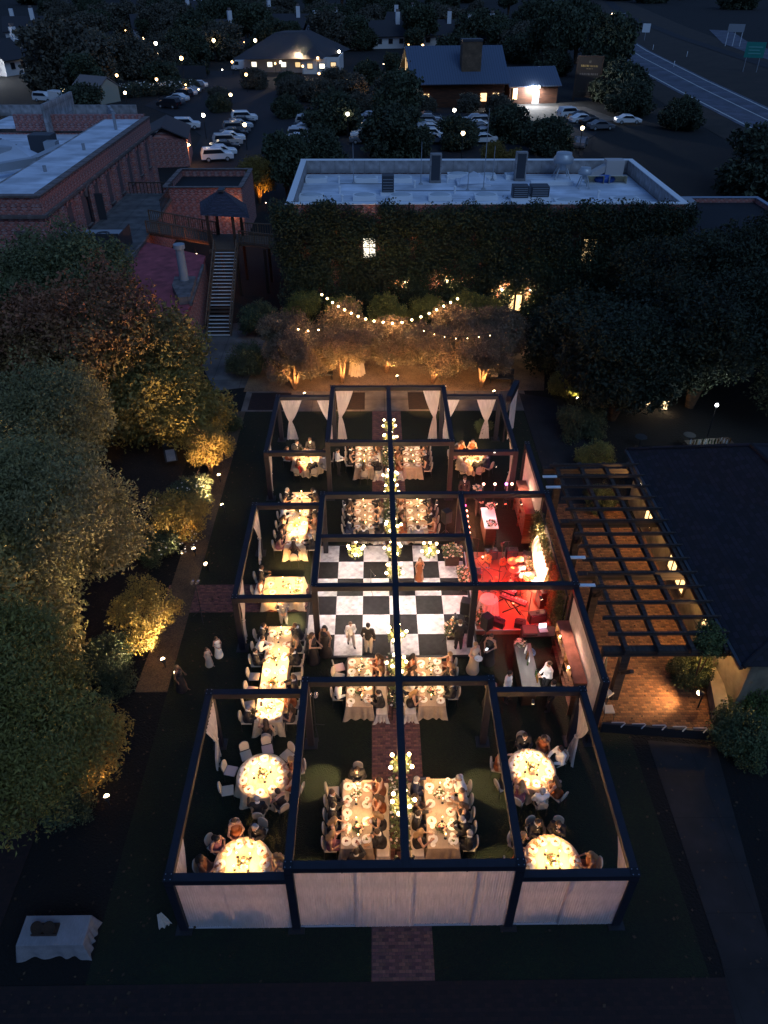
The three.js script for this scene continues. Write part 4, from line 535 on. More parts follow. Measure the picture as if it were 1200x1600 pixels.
// cars
M.tyre = mat(0.012, 0.012, 0.012, 0.8); M.carGlass = mat(0.015, 0.02, 0.028, 0.1); const PAINT = [['white', [0.75, 0.77, 0.8]], ['silver', [0.42, 0.44, 0.47]], ['dark', [0.02, 0.022, 0.028]], ['grey', [0.14, 0.15, 0.17]], ['blue', [0.05, 0.09, 0.2]]].map(([n, c]) => [n, mat(...c, 0.25, { metalness: 0.15 })]);
function prism(pts, w, bevel = 0.06) { const s = new THREE.Shape(pts.map((p) => new THREE.Vector2(...p))); return put(new THREE.ExtrudeGeometry(s, { depth: w - 2 * bevel, bevelEnabled: true, bevelSize: bevel, bevelThickness: bevel, bevelSegments: 2 }), 0, 0, -(w - 2 * bevel) / 2); }
function makeCar(kind, label) {
  const o = thing(kind === 'van' ? 'parked_van' : 'parked_car', label, kind === 'van' ? 'van' : 'car');
  const B = { sedan: [[-2.2, 0.35], [2.2, 0.35], [2.25, 0.65], [2.0, 0.8], [1.05, 0.92], [0.45, 1.38], [-0.75, 1.42], [-1.5, 1.02], [-2.2, 0.95], [-2.28, 0.6]], suv: [[-2.25, 0.4], [2.2, 0.4], [2.25, 0.8], [2.0, 1.02], [1.1, 1.1], [0.55, 1.68], [-1.9, 1.72], [-2.25, 1.1]], van: [[-2.9, 0.4], [2.7, 0.4], [2.75, 0.9], [2.3, 1.15], [1.75, 2.2], [-2.85, 2.3]] }[kind];
  const G = { sedan: [[0.98, 0.95], [0.42, 1.34], [-0.72, 1.37], [-1.4, 1.02]], suv: [[1.0, 1.12], [0.5, 1.6], [-1.8, 1.62], [-2.0, 1.12]], van: [[2.15, 1.25], [1.72, 2.0], [0.9, 2.0], [0.9, 1.25]] }[kind];
  part('body', prism(B, 1.78), PAINT[0][1], o); part('windows', prism(G, 1.82, 0.02), M.carGlass, o);
  part('windscreen', put(box(0.03, kind === 'van' ? 1.0 : 0.62, 1.4, 0, 0, 0), (B.length > 6 && kind !== 'van' ? 0.8 : 2.06), kind === 'suv' ? 1.12 : kind === 'van' ? 1.2 : 0.92, 0, 0, 0, kind === 'van' ? 0.48 : 0.86), M.carGlass, o);
  const wb = kind === 'van' ? 1.7 : 1.35; for (const x of [-wb, wb]) for (const z of [-0.8, 0.8]) { const w = part('wheel', put(new THREE.CylinderGeometry(0.33, 0.33, 0.2, 14), x, 0.33, z, PI / 2), M.tyre, o); part('rim', put(new THREE.CylinderGeometry(0.19, 0.19, 0.21, 10), x, 0.33, z, PI / 2), M.metal, w); }
  for (const z of [-0.62, 0.62]) { part('headlight', box(0.06, 0.14, 0.3, B[3][0] + 0.22, kind === 'sedan' ? 0.62 : 0.8, z), M.whiteMetal, o); part('tail_light', box(0.05, 0.16, 0.22, B[0][0] - 0.06, 0.72, z), mat(0.3, 0.01, 0.01, 0.4), o); }
  scene.remove(o); return o;
}
const carP = { sedan: makeCar('sedan', ''), suv: makeCar('suv', ''), van: makeCar('van', '') }; used.parked_car = used.parked_van = -1;
function car(kind, paint, x, z, turn, where) { const c = dup(carP[kind], `${PAINT[paint][0]} ${kind === 'van' ? 'van' : kind === 'suv' ? 'estate car' : 'saloon car'} parked ${where}`, [x, 0.065, z], turn, 'vehicles in the car parks'); c.children[0].material = PAINT[paint][1]; }
const OR8 = (k, n) => (k === 0 ? 'nearest' : k === n - 1 ? 'farthest' : `${ORD[k]} from the near end`);
[0, 0, 2, 1, 0, 2, 3, 1, 2, 0].forEach((p, k) => car(k % 3 ? 'sedan' : 'suv', p, -23.2 - 0.05 * k, -91.5 - k * 3.5, 0.25, `in the row beside the orange tree, ${OR8(k, 10)}`));
[2, 3, 0, 2, 0, 1, 3, 0].forEach((p, k) => car(k % 3 ? 'sedan' : 'suv', p, -40.4 + 0.05 * k, -138 - k * 3.9, PI - 0.35, `in the far left row, ${OR8(k, 8)}`));
car('suv', 0, -32.5, -116, 0.1, 'alone at the left edge of the car park by a lamp'); car('sedan', 2, -35, -106, 0.3, 'behind the old brick building, dark in the gap'); car('van', 0, -62, -142.5, -0.3, 'beside the small shed at far left'); car('suv', 0, -67, -145.5, -0.3, 'left of the white van at far left'); car('van', 0, -34.3, -197, PI, 'before the long white house');
[[-12.4, [0, 1, 3, 0, 2, 1, 0, 1]], [-2.2, [3, 0, 1, 1, 3, 2, 0, 1]], [8.6, [1, 0, 2, 0, 1, 3, 0, 2]], [16.6, [0, 1, 2, 3, 0, 1, 0]]].forEach(([x, ps], r) => ps.forEach((p, k) => car(k % 4 === 1 ? 'suv' : 'sedan', p, x + 0.1 * k, -104 - k * 2.9, PI * (r % 2) + 0.05, `in the ${ORD[r]} middle row from left, ${OR8(k, ps.length)}`)));
car('sedan', 0, 44.4, -121, 0.05, 'alone at the right of the lit apron'); car('suv', 0, 35.5, -127.5, 0.3, 'with raised body at the far end of the apron row'); car('sedan', 2, 37, -124.5, 0.2, 'second on the apron row'); car('sedan', 0, 36.5, -121.8, 0.2, 'third on the apron row'); car('sedan', 2, 37.6, -118.6, 0.2, 'fourth on the apron row'); car('sedan', 3, 38.2, -115.4, 0.2, 'nearest on the apron row'); car('sedan', 3, 31.5, -101, 1.2, 'in the dark just behind the ivy building roof'); car('sedan', 1, -3.6, -80, 1.6, 'alone in the dark behind the roof antennas');
// lamp posts
M.lampCool = glow(1, 0.9, 0.7, 10); M.lampAmber = glow(1, 0.55, 0.22, 8);
const LP = (() => { const o = thing('lamp_post', '', 'lamp post'); part('post', cyl(0.07, 0.05, 3.3, 0, 0, 0, 8), M.blackMetal, o); part('lamp_globe', ball(0.28, 0, 3.5, 0, 10), M.lampHot, o); part('cap', cyl(0.2, 0.04, 0.16, 0, 3.76, 0, 8), M.blackMetal, o); scene.remove(o); used.lamp_post = -1; return o; })();
[[-59.3, -135.3, 'at the far left before the big tree'], [-69.9, -195.8, 'brightest one left of the tennis hedge'], [-45, -149.8, 'beside the white flowered hedge'], [-46.5, -131.3, 'right of the small shed'], [-27.7, -107.3, 'over the white estate car in the car park'], [-26.7, -129, 'on the right kerb of the left car park'], [-43.9, -170.4, 'at the far end of the hedge'], [-57.8, -205.3, 'twin one before the far trees'], [-32.8, -214, 'left lamp over the white van'], [-44.1, -214, 'in front of the far gables'], [12.7, -112.2, 'between the third and fourth rows of cars'], [12.2, -92.4, 'behind the orange lit trees'], [30.3, -96.4, 'on the near right of the apron cars'], [-4.8, -108.5, 'left of the second row of cars'], [-82, -218.9, 'at far left among the houses'], [-20, -99, 'in the trees left of the middle rows'], [30, -250, 'far behind the barn'], [-6, -150, 'under the trees before the barn, left'], [3, -152, 'under the trees before the barn, right'], [-14, -210, 'at the right end of the white house']].forEach(([x, z, w], i) => { const far = z < -160 ? 1.5 : 1; const l = dup(LP, `glowing globe lamp post ${w}`, [x, 0, z], 0, 'lamp posts of the car parks'); l.scale.setScalar(far); if (i % 3 === 1) l.children[1].material = M.lampCool; else if (i % 4 === 2) l.children[1].material = M.lampAmber; point([x, 3.5 * far, z], [1, 0.68, 0.36], z < -160 ? 60 : 16, 14); });
// big barn, its cottage, the long white house
M.metalRoof = new THREE.MeshStandardMaterial({ map: rep(texture(128, (u, v) => { const k = (u * 8 % 1) < 0.14 ? 0.45 : 0.75; return [0.40 * k, 0.47 * k, 0.58 * k]; }), 1 / 4), roughness: 0.6 }); M.siding = new THREE.MeshStandardMaterial({ map: rep(T.wood, 0.3), color: C(0.55, 0.3, 0.18), roughness: 0.85 }); M.stone = new THREE.MeshStandardMaterial({ map: rep(T.gravel, 0.35), color: C(0.75, 0.72, 0.75), roughness: 0.95 });
function gable(o, x0, x1, z0, z1, eave, ridge, wallM, roofM, over = 0.8) { // ridge runs along x
  const zc = (z0 + z1) / 2, w = (z1 - z0) / 2, s = Math.hypot(w + over, ridge - eave), a = Math.atan2(ridge - eave, w); part('wall', [box(x1 - x0, eave, 0.3, (x0 + x1) / 2, 0, z0 + 0.15), box(x1 - x0, eave, 0.3, (x0 + x1) / 2, 0, z1 - 0.15), ...[x0, x1].map((x) => put(prism([[-w, 0], [w, 0], [w, eave], [0, ridge - 0.2], [-w, eave]], 0.3, 0.01), x, 0, zc, 0, PI / 2))], wallM, o);
  return part('roof', [-1, 1].map((q) => put(box(x1 - x0 + 2 * over, 0.18, s + 0.4, 0, 0, 0), (x0 + x1) / 2, (eave + ridge) / 2 - 0.1, zc + q * (w + over) / 2, q * a)), roofM, o); }
{ const o = thing('barn', 'big barn with ribbed metal roof, stone chimney and lit glass gable', 'barn', [15.5, 0, -147], 0.1); const rf = gable(o, -9, 8.5, -8, 8, 4.4, 9.3, M.siding, M.metalRoof, 1); part('chimney', box(3.8, 5.2, 2.2, 2.2, 5.6, 5.2), M.stone, rf); part('chimney_cap', box(4.0, 0.4, 2.4, 2.2, 10.8, 5.2), M.darkMetal, rf);
  const g = part('glass_gable', box(0.08, 6.6, 7.5, -9.25, 0.8, 0), M.litDim, o); for (let k = -2; k <= 2; k++) part('mullion', box(0.14, 6.8, 0.14, -9.34, 0.8, k * 1.9), M.woodDark, g); for (const y of [2.6, 4.6]) part('mullion', box(0.13, 0.14, 7.6, -9.345, y, 0), M.woodDark, g); part('lit_pane', [box(1.6, 1.6, 0.08, -7, 0.8, 8.1), box(1.2, 1.4, 0.08, 7, 1, 8.1), box(1.2, 1.4, 0.08, 4.6, 1, 8.1)], M.litWarm, o); }
point([5.2, 3, -141], [1, 0.5, 0.15], 90, 10);
{ const o = thing('cottage', 'timber clad cottage with ribbed roof and a bright white lamp right of the barn', 'cottage', [31, 0, -147.5], 0.18); gable(o, -5.2, 4.6, -4, 4, 3.4, 5.8, M.siding, M.metalRoof, 0.6); const d = part('door', box(1.3, 2.2, 0.1, 0.2, 0, 4.06), M.whiteMetal, o); part('lamp_bulb', ball(0.3, 0.4, 3.0, 4.6, 10), M.lampWhite, d); part('lit_pane', box(0.9, 1.9, 0.06, -4.2, 0.9, 4.08), M.litWarm, o); } point([31.3, 3.0, -142.6], [0.95, 0.97, 1], 420, 14);
{ const o = thing('long_house', 'long white walled house with dark hipped roof and glowing windows', 'house', [-21, 0, -199], -0.05); part('wall', [box(24, 3.4, 0.3, 0, 0, 6), box(0.3, 3.4, 12, 12, 0, 0), box(0.3, 3.4, 12, -12, 0, 0), box(6, 3.4, 3, 6, 0, 7.4)], mat(0.66, 0.63, 0.6, 0.9), o); part('roof', [put(new THREE.CylinderGeometry(3, 10.4, 5, 4, 1), 0, 5.9, 0, 0, PI / 4, 0, [1.85, 1, 1.12]), put(new THREE.CylinderGeometry(0.2, 3.4, 2.4, 4, 1), 6, 4.5, 7, 0, PI / 4, 0, [1.3, 1, 1])], mat(0.05, 0.045, 0.05, 0.95), o);
  for (const x of [-9.5, -5.5, -2, 1.6, 5, 8, 10.6]) { const w = part('window', box(1.5, 1.3, 0.1, x, 1.1, x > 3 && x < 9 ? 9.0 : 6.2), M.woodDark, o); part('lit_pane', box(1.25, 1.05, 0.08, x, 1.22, x > 3 && x < 9 ? 9.04 : 6.24), x < 0 || x === 8 ? M.litWhite : M.litDim, w); } part('lamp_bulb', ball(0.35, 1.5, 4.2, 7.4, 8), M.lampHot, o); }
point([-19, 4.2, -190.5], [1, 0.75, 0.45], 620, 14);
// houses among the trees, further out: white gables and chimneys
const HH = ['alone', 'pair'].map((k, i) => { const o = thing('far_house', '', 'house'); const rf = gable(o, -6, 6, -4.5, 4.5, 3.6, 7, mat(0.55, 0.55, 0.56, 0.9), mat(0.035, 0.035, 0.042, 0.95)); part('chimney', box(1.3, 4.2, 1.1, 3, 5.4, 1), mat(0.7, 0.71, 0.74, 0.9), rf); part('chimney_pot', box(0.9, 0.7, 0.7, 3, 9.6, 1), M.trimStone, rf); if (i) part('chimney', box(1.2, 4, 1.1, -3.6, 5.4, -1), mat(0.7, 0.71, 0.74, 0.9), rf);
  for (const x of [-3.5, 0, 3.5]) { const w = part('window', box(1.4, 1.4, 0.1, x, 1.3, 4.55), M.woodDark, o); part('pane', box(1.1, 1.1, 0.08, x, 1.45, 4.6), i && x > 0 ? M.litWarm : M.darkGlass, w); } scene.remove(o); return o; }); used.far_house = -1;
[[-30, -290, 0, 'with chimney left of the middle palms'], [-16, -268, 0.4, 'with twin chimneys over the long white house'], [2, -325, 0.1, 'far at the top middle'], [11, -300, -0.3, 'at the top middle, right of another'], [4, -258, 0.2, 'lit under its eaves before the palms'], [21, -262, -0.1, 'with white lit eaves left of the barn ridge'], [-50, -262, 0.5, 'right of the glowing gateway'], [-72, -338, 0.9, 'with white gable at the top left'], [-79, -288, 0.3, 'low one among trees at upper left'], [-118, -275, 0.2, 'at the left edge under a lamp'], [-92, -192, 1.2, 'dark one with white gable trim at the left edge'], [-78, -385, 0.2, 'farthest at upper left'], [-45, -330, 0.6, 'behind the vine at the top, left of middle'], [33, -250, 0.1, 'dark one behind the barn'], [-108, -395, 0.4, 'farthest left on the skyline']].forEach(([x, z, t, w], i) => dup(HH[i % 2], `small distant white walled house ${w}`, [x, 0, z], t, 'houses among the far trees'));
point([-95, 5, -178], [0.9, 0.95, 1], 500, 14); dup(LP, 'bright white lamp on the gable at the left edge', [-95, 0, -178.5], 0).scale.setScalar(1.4);
// far lights through the leaves
const glowLamp = (() => { const o = thing('small_lamp', '', 'lamp'); part('post', cyl(0.05, 0.05, 2.2, 0, 0, 0, 6), M.blackMetal, o); part('lamp_bulb', ball(0.22, 0, 2.4, 0, 8), M.lampHot, o); scene.remove(o); used.small_lamp = -1; return o; })();
for (let i = 0; i < 90; i++) { const z = rr(-360, -150), x = rr(-105, 32) * (0.6 + -z / 600), p = [x, 0, z]; const l = dup(glowLamp, 'tiny warm light among the far houses and trees', p, 0, 'tiny lights of the far houses'); l.scale.setScalar(rr(0.5, 1.6)); l.children[1].material = pick([M.lampHot, M.lampCool, M.lampAmber, M.lampAmber]); }
// wood shed, tall timber sign, road signs, street light
{ const o = thing('garden_shed', 'small pale shed with grey gable roof beside the white vans', 'shed', [-56.5, 0, -146], -0.5); gable(o, -3.4, 3.4, -2.6, 2.6, 2.8, 4.4, mat(0.3, 0.31, 0.26, 0.9), mat(0.16, 0.14, 0.14, 0.9), 0.3); part('door', box(2.0, 2.2, 0.08, 0, 0, 2.7), mat(0.22, 0.23, 0.2, 0.9), o); }
{ const cv = document.createElement('canvas'); cv.width = 256; cv.height = 512; const c = cv.getContext('2d'); c.fillStyle = '#2e2723'; c.fillRect(0, 0, 256, 512); const row = (y, h, x0, x1, col) => { c.fillStyle = col; for (let x = x0; x < x1; x += 9 + (x * 7) % 8) c.fillRect(x, y + (x % 3), 5 + (x * 5) % 6, h - (x % 4)); }; row(40, 34, 118, 138, '#6f675c'); row(96, 26, 34, 116, '#c9a45a'); row(100, 24, 132, 224, '#a88a50'); row(140, 14, 96, 160, '#8d7a5a'); row(204, 28, 30, 230, '#7d746a'); row(440, 14, 40, 200, '#4a4744');
  const t = new THREE.CanvasTexture(cv); t.colorSpace = THREE.SRGBColorSpace; const o = thing('estate_sign', 'tall dark timber sign with faint gold lettering at the edge of the car park', 'sign', [42.8, 0, -147], -0.25); part('board', box(5.2, 7.4, 0.4, 0, 0.6, 0), M.woodDark, o); part('lettering', put(new THREE.PlaneGeometry(4.6, 6.8), 0, 4.3, 0.22), new THREE.MeshStandardMaterial({ map: t, roughness: 0.8 }), o); for (const x of [-2.4, 2.4]) part('post', box(0.4, 0.62, 0.5, x, 0, 0), M.woodDark, o); }
{ const o = thing('road_sign', 'green rectangular road sign on posts beside the right road', 'road sign', [96, 0, -194], -0.35); part('panel', box(4.6, 3.4, 0.12, 0, 3.2, 0), mat(0.02, 0.24, 0.2, 0.4), o); part('stripe', [box(3.4, 0.25, 0.06, 0, 5.4, 0.08), box(2.6, 0.25, 0.06, -0.2, 4.7, 0.08), box(3.0, 0.25, 0.06, 0, 4.0, 0.08)], mat(0.12, 0.4, 0.36, 0.5), o); for (const x of [-1.6, 1.6]) part('post', cyl(0.1, 0.1, 3.3, x, 0, -0.1, 6), M.metal, o); }
{ const o = thing('road_sign', 'small white road sign between the two roads', 'road sign', [95, 0, -283], -0.3); part('panel', box(2.6, 2.6, 0.1, 0, 2.4, 0), M.whiteMetal, o); part('post', cyl(0.1, 0.1, 2.5, 0, 0, -0.1, 6), M.metal, o); }
{ const o = thing('billboard_frame', 'white framed sign panel on legs beyond the railway', 'sign', [118, 0, -262], -0.3); part('panel', box(5, 2.2, 0.15, 0, 4, 0), M.greyPaint, o); for (const x of [-2.2, 0, 2.2]) part('leg', cyl(0.12, 0.12, 6, x, 0, -0.15, 6), M.whiteMetal, o); }
{ const o = thing('street_light', 'tall unlit street light with a curved arm over the road', 'street light', [66, 0, -232]); part('pole', rod([0, 0, 0], [0, 9, 0], 0.16, 0.1), M.greyPaint, o); part('arm', tube([[0, 9, 0], [2, 10.2, 0], [6.5, 10.6, 0]], 0.09), M.metal, o); part('head', rbox(1.2, 0.2, 0.4, 0.08, 6.9, 10.5, 0), M.metal, o); }
{ const o = thing('car_headlights', 'vehicle with glaring headlights on the far road', 'car', [118, 0, -415]); part('body', rbox(2, 1.5, 4.4, 0.3, 0, 0.4, 0), PAINT[2][1], o); part('windows', rbox(1.9, 0.5, 2.2, 0.2, 0, 1.6, -0.3), M.carGlass, o); for (const x of [-0.8, 0, 0.8]) part('headlight_lamp', ball(0.5, x, 0.9, 2.3, 8), M.lampHot, o); for (const x of [-0.9, 0.9]) for (const z of [-1.4, 1.4]) part('wheel', put(new THREE.CylinderGeometry(0.35, 0.35, 0.25, 12), x, 0.35, z, 0, 0, PI / 2), M.tyre, o); }
for (const [x, z] of [[85, -300], [88, -250], [92, -230], [80, -205]]) top('marker_post', [cyl(0.08, 0.08, 1.2, x, 0, z, 6), box(0.2, 0.3, 0.06, x, 1.1, z)], M.whiteMetal, 'short white marker post beside the road', 'marker post', 'marker posts of the road');
// trees of the middle distance and beyond
const farTree = ['round', 'tall', 'sparse'].map((k, i) => { const r = [4.2, 2.7, 4.4][i], h = [3.4, 4.6, 3.6][i]; const o = tree('far_tree', '', 'tree', [0, 0, 0], lobesOf(r, h, 12), 900, 'far', 1.0, [flat(0.04, 0.052, 0.028), flat(0.038, 0.052, 0.026), flat(0.075, 0.07, 0.05)][i], 0.25); scene.remove(o); return o; }); used.far_tree = -1;
const TREES = [ // x, z, kind, size, words
  [-18.5, -70, 0, 0.6, 'at the left of the middle rows, reaching over the landing'], [-11, -70, 1, 0.9, 'dark one behind the left end of the pale roof'], [-8.5, -86, 0, 1.0, 'before the first middle row'], [-7.2, -112, 0, 1.15, 'between the first and second middle rows'], [3.3, -108, 1, 1.2, 'tall dark one between the second and third rows'], [2.5, -95, 0, 1.25, 'dark one behind the roof lantern'], [3, -120, 0, 1.1, 'behind the dark gap of the middle rows'], [12.6, -100, 0, 0.8, 'between the third and fourth rows'], [21, -106, 0, 0.9, 'right of the fourth row'], [25.5, -97, 0, 0.9, 'behind the exhaust fan'], [-13, -146, 2, 0.7, 'pale one behind the first row, trunk lit'], [-5, -147, 2, 0.8, 'pale one with a lit trunk before the second row'], [2.5, -147, 2, 0.8, 'pale one left of the barn'], [9, -134, 2, 0.5, 'pale one before the barn gable'], [17.5, -134, 2, 0.55, 'pale one before the barn wall'], [23, -133, 2, 0.55, 'pale one at the right end of the barn'], [-18, -152, 2, 0.65, 'pale one left of the first row'], [-20, -165, 0, 0.6, 'below the long white house'], [-9, -164, 2, 0.7, 'behind the pale trees'], [-2, -172, 0, 0.9, 'behind the middle of the pale trees'], [4, -172, 1, 0.8, 'left behind the barn'], [-67, -165, 2, 2.3, 'very big bare looking one at upper left'], [-88, -150, 0, 1.6, 'dark one at the left edge'], [-50, -205, 0, 1.6, 'bushy one lit yellow at upper left'], [-30, -232, 0, 1.6, 'before the far gables'], [53, -178, 1, 1.6, 'at the left end of the roadside belt'], [50, -160, 1, 1.7, 'second of the roadside belt'], [49, -144, 0, 1.3, 'third of the roadside belt'], [47, -130, 0, 1.0, 'low in the roadside belt'], [47, -190, 1, 1.8, 'behind the timber sign'], [44, -198, 1, 1.8, 'tall one behind the cottage'], [55, -212, 1, 1.8, 'far end of the roadside belt'], [52, -116, 0, 0.9, 'near end of the roadside belt'], [62, -92, 0, 1.3, 'dark at the right, near the long roof edge'], [84, -100, 0, 1.3, 'dark at the right edge beside the road'], [98, -120, 0, 1.2, 'dark at the far right edge'], [60, -84, 0, 1.8, 'dark mass right of the car park'], [74, -92, 0, 2.0, 'dark mass at the right edge'], [48, -72, 0, 1.4, 'dark one right of the pale roof'], [-30, -134, 0, 0.55, 'on the island between the left rows'], [-31, -142, 2, 0.5, 'second on the island between the left rows'], [-46, -160, 0, 1.1, 'behind the flowered hedge'], [-54, -128, 0, 0.9, 'dark one before the small shed'], [-75, -128, 0, 1.3, 'dark one behind the old brick building at the left edge'], [-27, -165, 2, 0.7, 'pale one left of the white house kerb'], [-3, -134, 2, 0.6, 'pale small one above the second row'], [-16.5, -128, 0, 0.7, 'left of the first middle row']];
for (const [x, z, k, s, w] of TREES) { const t = dup(farTree[k], `dark tree ${w}`, [x, 0, z], rnd() * 6, 'trees round the car parks'); t.scale.setScalar(s * rr(0.9, 1.05)); t.scale.y *= k === 1 ? 1.25 : 1; }
for (let i = 0; i < 190; i++) { const z = -470 + 330 * Math.pow(rnd(), 0.7), x = rr(-0.36, 0.30) * (-z) - 10; if (Math.abs(x + 21) < 22 && z > -232) continue; if (z > -182 && x > -60) continue; if (x > 0 && x < 42 && z > -190) continue; const rx = 66 + (-z - 228) * 0.13; if (x > rx - 14) continue; const t = dup(farTree[i % 3], 'distant dark tree among the far houses', [x, 0, z], rnd() * 6, 'distant trees among the far houses'); t.scale.setScalar(rr(0.9, 1.9) * (z > -230 ? 0.8 : 1)); }
for (let i = 0; i < 26; i++) { const z = rr(-620, -470), x = rr(-0.4, 0.45) * (-z); const t = dup(farTree[i % 2], 'distant dark tree near the skyline', [x, 0, z], rnd() * 6, 'distant trees on the skyline'); t.scale.setScalar(rr(2, 3.2)); }
{ const im = crown([...Array(40)].map((_, i) => [-420 + i * 24, 4, -760 + 40 * Math.sin(i * 2.1), 22, 16, 20]), 5000, CL.far[0], 5, flat(0.03, 0.036, 0.022)); im.name = 'far_wood'; tag(im, 'dark wood along the skyline', 'wood', undefined, 'stuff'); scene.add(im); }
// orange lit trees at the car park, and the hedge
for (const [x, z, r, w, cd] of [[-14.3, -68.5, 2.5, 'orange lit tree at the left end of the car rows', 60], [15.5, -84, 1.8, 'orange lit tree behind the roof masts, left', 30], [18.5, -83, 1.4, 'orange lit tree behind the roof masts, right', 30]]) { tree('orange_lit_tree', w, 'tree', [x, 0, z], lobesOf(r, r * 1.5, 6), 560, 'broad', 1.0, flat(0.16, 0.11, 0.02), 0.14); floodlight(`floodlight under the ${w}`, x + 0.9, z + 1.2, x, z, cd, [1, 0.42, 0.06], 0.2, 2.5); }
{ const o = thing('hedge', 'clipped dark hedge with white flowers left of the car park', 'hedge', [-47, 0, -150]); const c = crown([...Array(8)].map((_, i) => [-7 + i * 2.1 + rr(-0.3, 0.3), 1.3, i * -1.2, 1.6, 1.4, 1.6]), 700, CL.far[1], 0.7, flat(0.06, 0.07, 0.045)); c.name = 'foliage'; o.add(c); part('blooms', flowerHeads(60, () => [rr(-7, 8), rr(2, 2.7), rr(-8, 1)], 0.16), M.petal[0], o); }
{ const o = thing('hedge', 'long dark hedge screening the tennis court at upper left', 'hedge', [-60, 0, -176]); const c = crown([...Array(14)].map((_, i) => [-14 + i * 2.4, 1.6, i * -0.8, 1.8, 1.8, 1.4]), 900, CL.far[0], 0.8, flat(0.04, 0.048, 0.03)); c.name = 'foliage'; o.add(c); part('fence_panel', box(34, 2.6, 0.1, 2, 0, -6), mat(0.03, 0.035, 0.045, 0.9), o); }

// ---------------------------------------------------------------- tables, chairs, settings
M.woodMid = new THREE.MeshStandardMaterial({ map: T.wood, color: C(0.8, 0.62, 0.5), roughness: 0.55 });
function clothRound(r, h) { // round cloth: flat top, folds falling to the grass
  const pos = [], uv = [], idx = [], n = 96, rings = [[0, 0], [0.5, 0], [0.97, 0], [1, 0.012], [1.012, 0.06], [1.03, 0.3], [1.06, 0.55], [1.09, 0.8], [1.12, 0.985]];
  rings.forEach(([k, d], j) => { for (let i = 0; i <= n; i++) { const a = i / n * PI * 2, f = Math.max(0, d - 0.04), rad = r * k + f * 0.09 * (Math.sin(a * 14 + Math.sin(a * 3)) + 0.5 * Math.sin(a * 9 + 2)); pos.push(rad * Math.sin(a), h * (1 - d), rad * Math.cos(a)); uv.push(rad * Math.sin(a) * 0.7, (rad * Math.cos(a) + d) * 0.7); if (i < n && j < rings.length - 1) { const q = j * (n + 1) + i; idx.push(q, q + n + 1, q + 1, q + 1, q + n + 1, q + n + 2); } } });
  const g = new THREE.BufferGeometry(); g.setAttribute('position', new THREE.Float32BufferAttribute(pos, 3)); g.setAttribute('uv', new THREE.Float32BufferAttribute(uv, 2)); g.setIndex(idx); g.computeVertexNormals(); return g;
}
function clothRect(w, l, h) {
  const pos = [], uv = [], idx = [], n = 160, rings = [[0, 0], [0.96, 0], [1, 0], [1, 0.015], [1.01, 0.1], [1.03, 0.5], [1.06, 0.985]];
  rings.forEach(([k, d], j) => { for (let i = 0; i <= n; i++) {
    const t = i / n * 4, s = Math.floor(t) % 4, f = t - Math.floor(t), e = [[-1 + 2 * f, -1], [1, -1 + 2 * f], [1 - 2 * f, 1], [-1, 1 - 2 * f]][s], nx = s === 1 ? 1 : s === 3 ? -1 : 0, nz = s === 0 ? -1 : s === 2 ? 1 : 0;
    const corner = Math.pow(Math.abs(2 * f - 1), 6), fold = d * (0.045 * Math.sin(i * 0.55 + Math.sin(i * 0.21)) + 0.13 * corner), kk = d > 0 ? 1 : k;
    const x = e[0] * w / 2 * kk + (nx || e[0] * corner) * (fold + d * 0.03), z = e[1] * l / 2 * kk + (nz || e[1] * corner) * (fold + d * 0.03);
    pos.push(x, h * (1 - d) + 0, z); uv.push(x * 0.7, (z + d) * 0.7);
    if (i < n && j < rings.length - 1) { const q = j * (n + 1) + i; idx.push(q, q + 1, q + n + 1, q + 1, q + n + 2, q + n + 1); } } });
  const g = new THREE.BufferGeometry(); g.setAttribute('position', new THREE.Float32BufferAttribute(pos, 3)); g.setAttribute('uv', new THREE.Float32BufferAttribute(uv, 2)); g.setIndex(idx); g.computeVertexNormals(); return g;
}
// chair: black frame with padded cream seat and rounded back; faces +z
function makeChair() {
  const o = thing('dining_chair', '', 'chair');
  part('seat', rbox(0.4, 0.06, 0.42, 0.028, 0, 0.41, 0), M.cream, o);
  const back = new THREE.Shape(); back.moveTo(-0.15, 0); back.lineTo(0.15, 0); back.quadraticCurveTo(0.19, 0.18, 0.15, 0.31); back.quadraticCurveTo(0.08, 0.4, 0, 0.4); back.quadraticCurveTo(-0.08, 0.4, -0.15, 0.31); back.quadraticCurveTo(-0.19, 0.18, -0.15, 0);
  part('backrest', put(new THREE.ExtrudeGeometry(back, { depth: 0.03, bevelEnabled: true, bevelSize: 0.012, bevelThickness: 0.012, bevelSegments: 2, curveSegments: 6 }), 0, 0.52, -0.23, -0.14), M.cream, o);
  for (const [x, z] of [[-0.19, 0.19], [0.19, 0.19], [-0.19, -0.19], [0.19, -0.19]]) part('leg', rod([x, 0.41, z], [x * 1.08, 0, z * 1.12], 0.014, 0.011, 6), M.blackMetal, o);
  part('back_frame', [rod([-0.19, 0.4, -0.2], [-0.17, 0.62, -0.24], 0.013, 0.013, 6), rod([0.19, 0.4, -0.2], [0.17, 0.62, -0.24], 0.013, 0.013, 6), rod([-0.2, 0.49, -0.225], [0.2, 0.49, -0.225], 0.012, 0.012, 6)], M.blackMetal, o);
  scene.remove(o); return o;
}
const chairProto = makeChair(); used.dining_chair = -1;
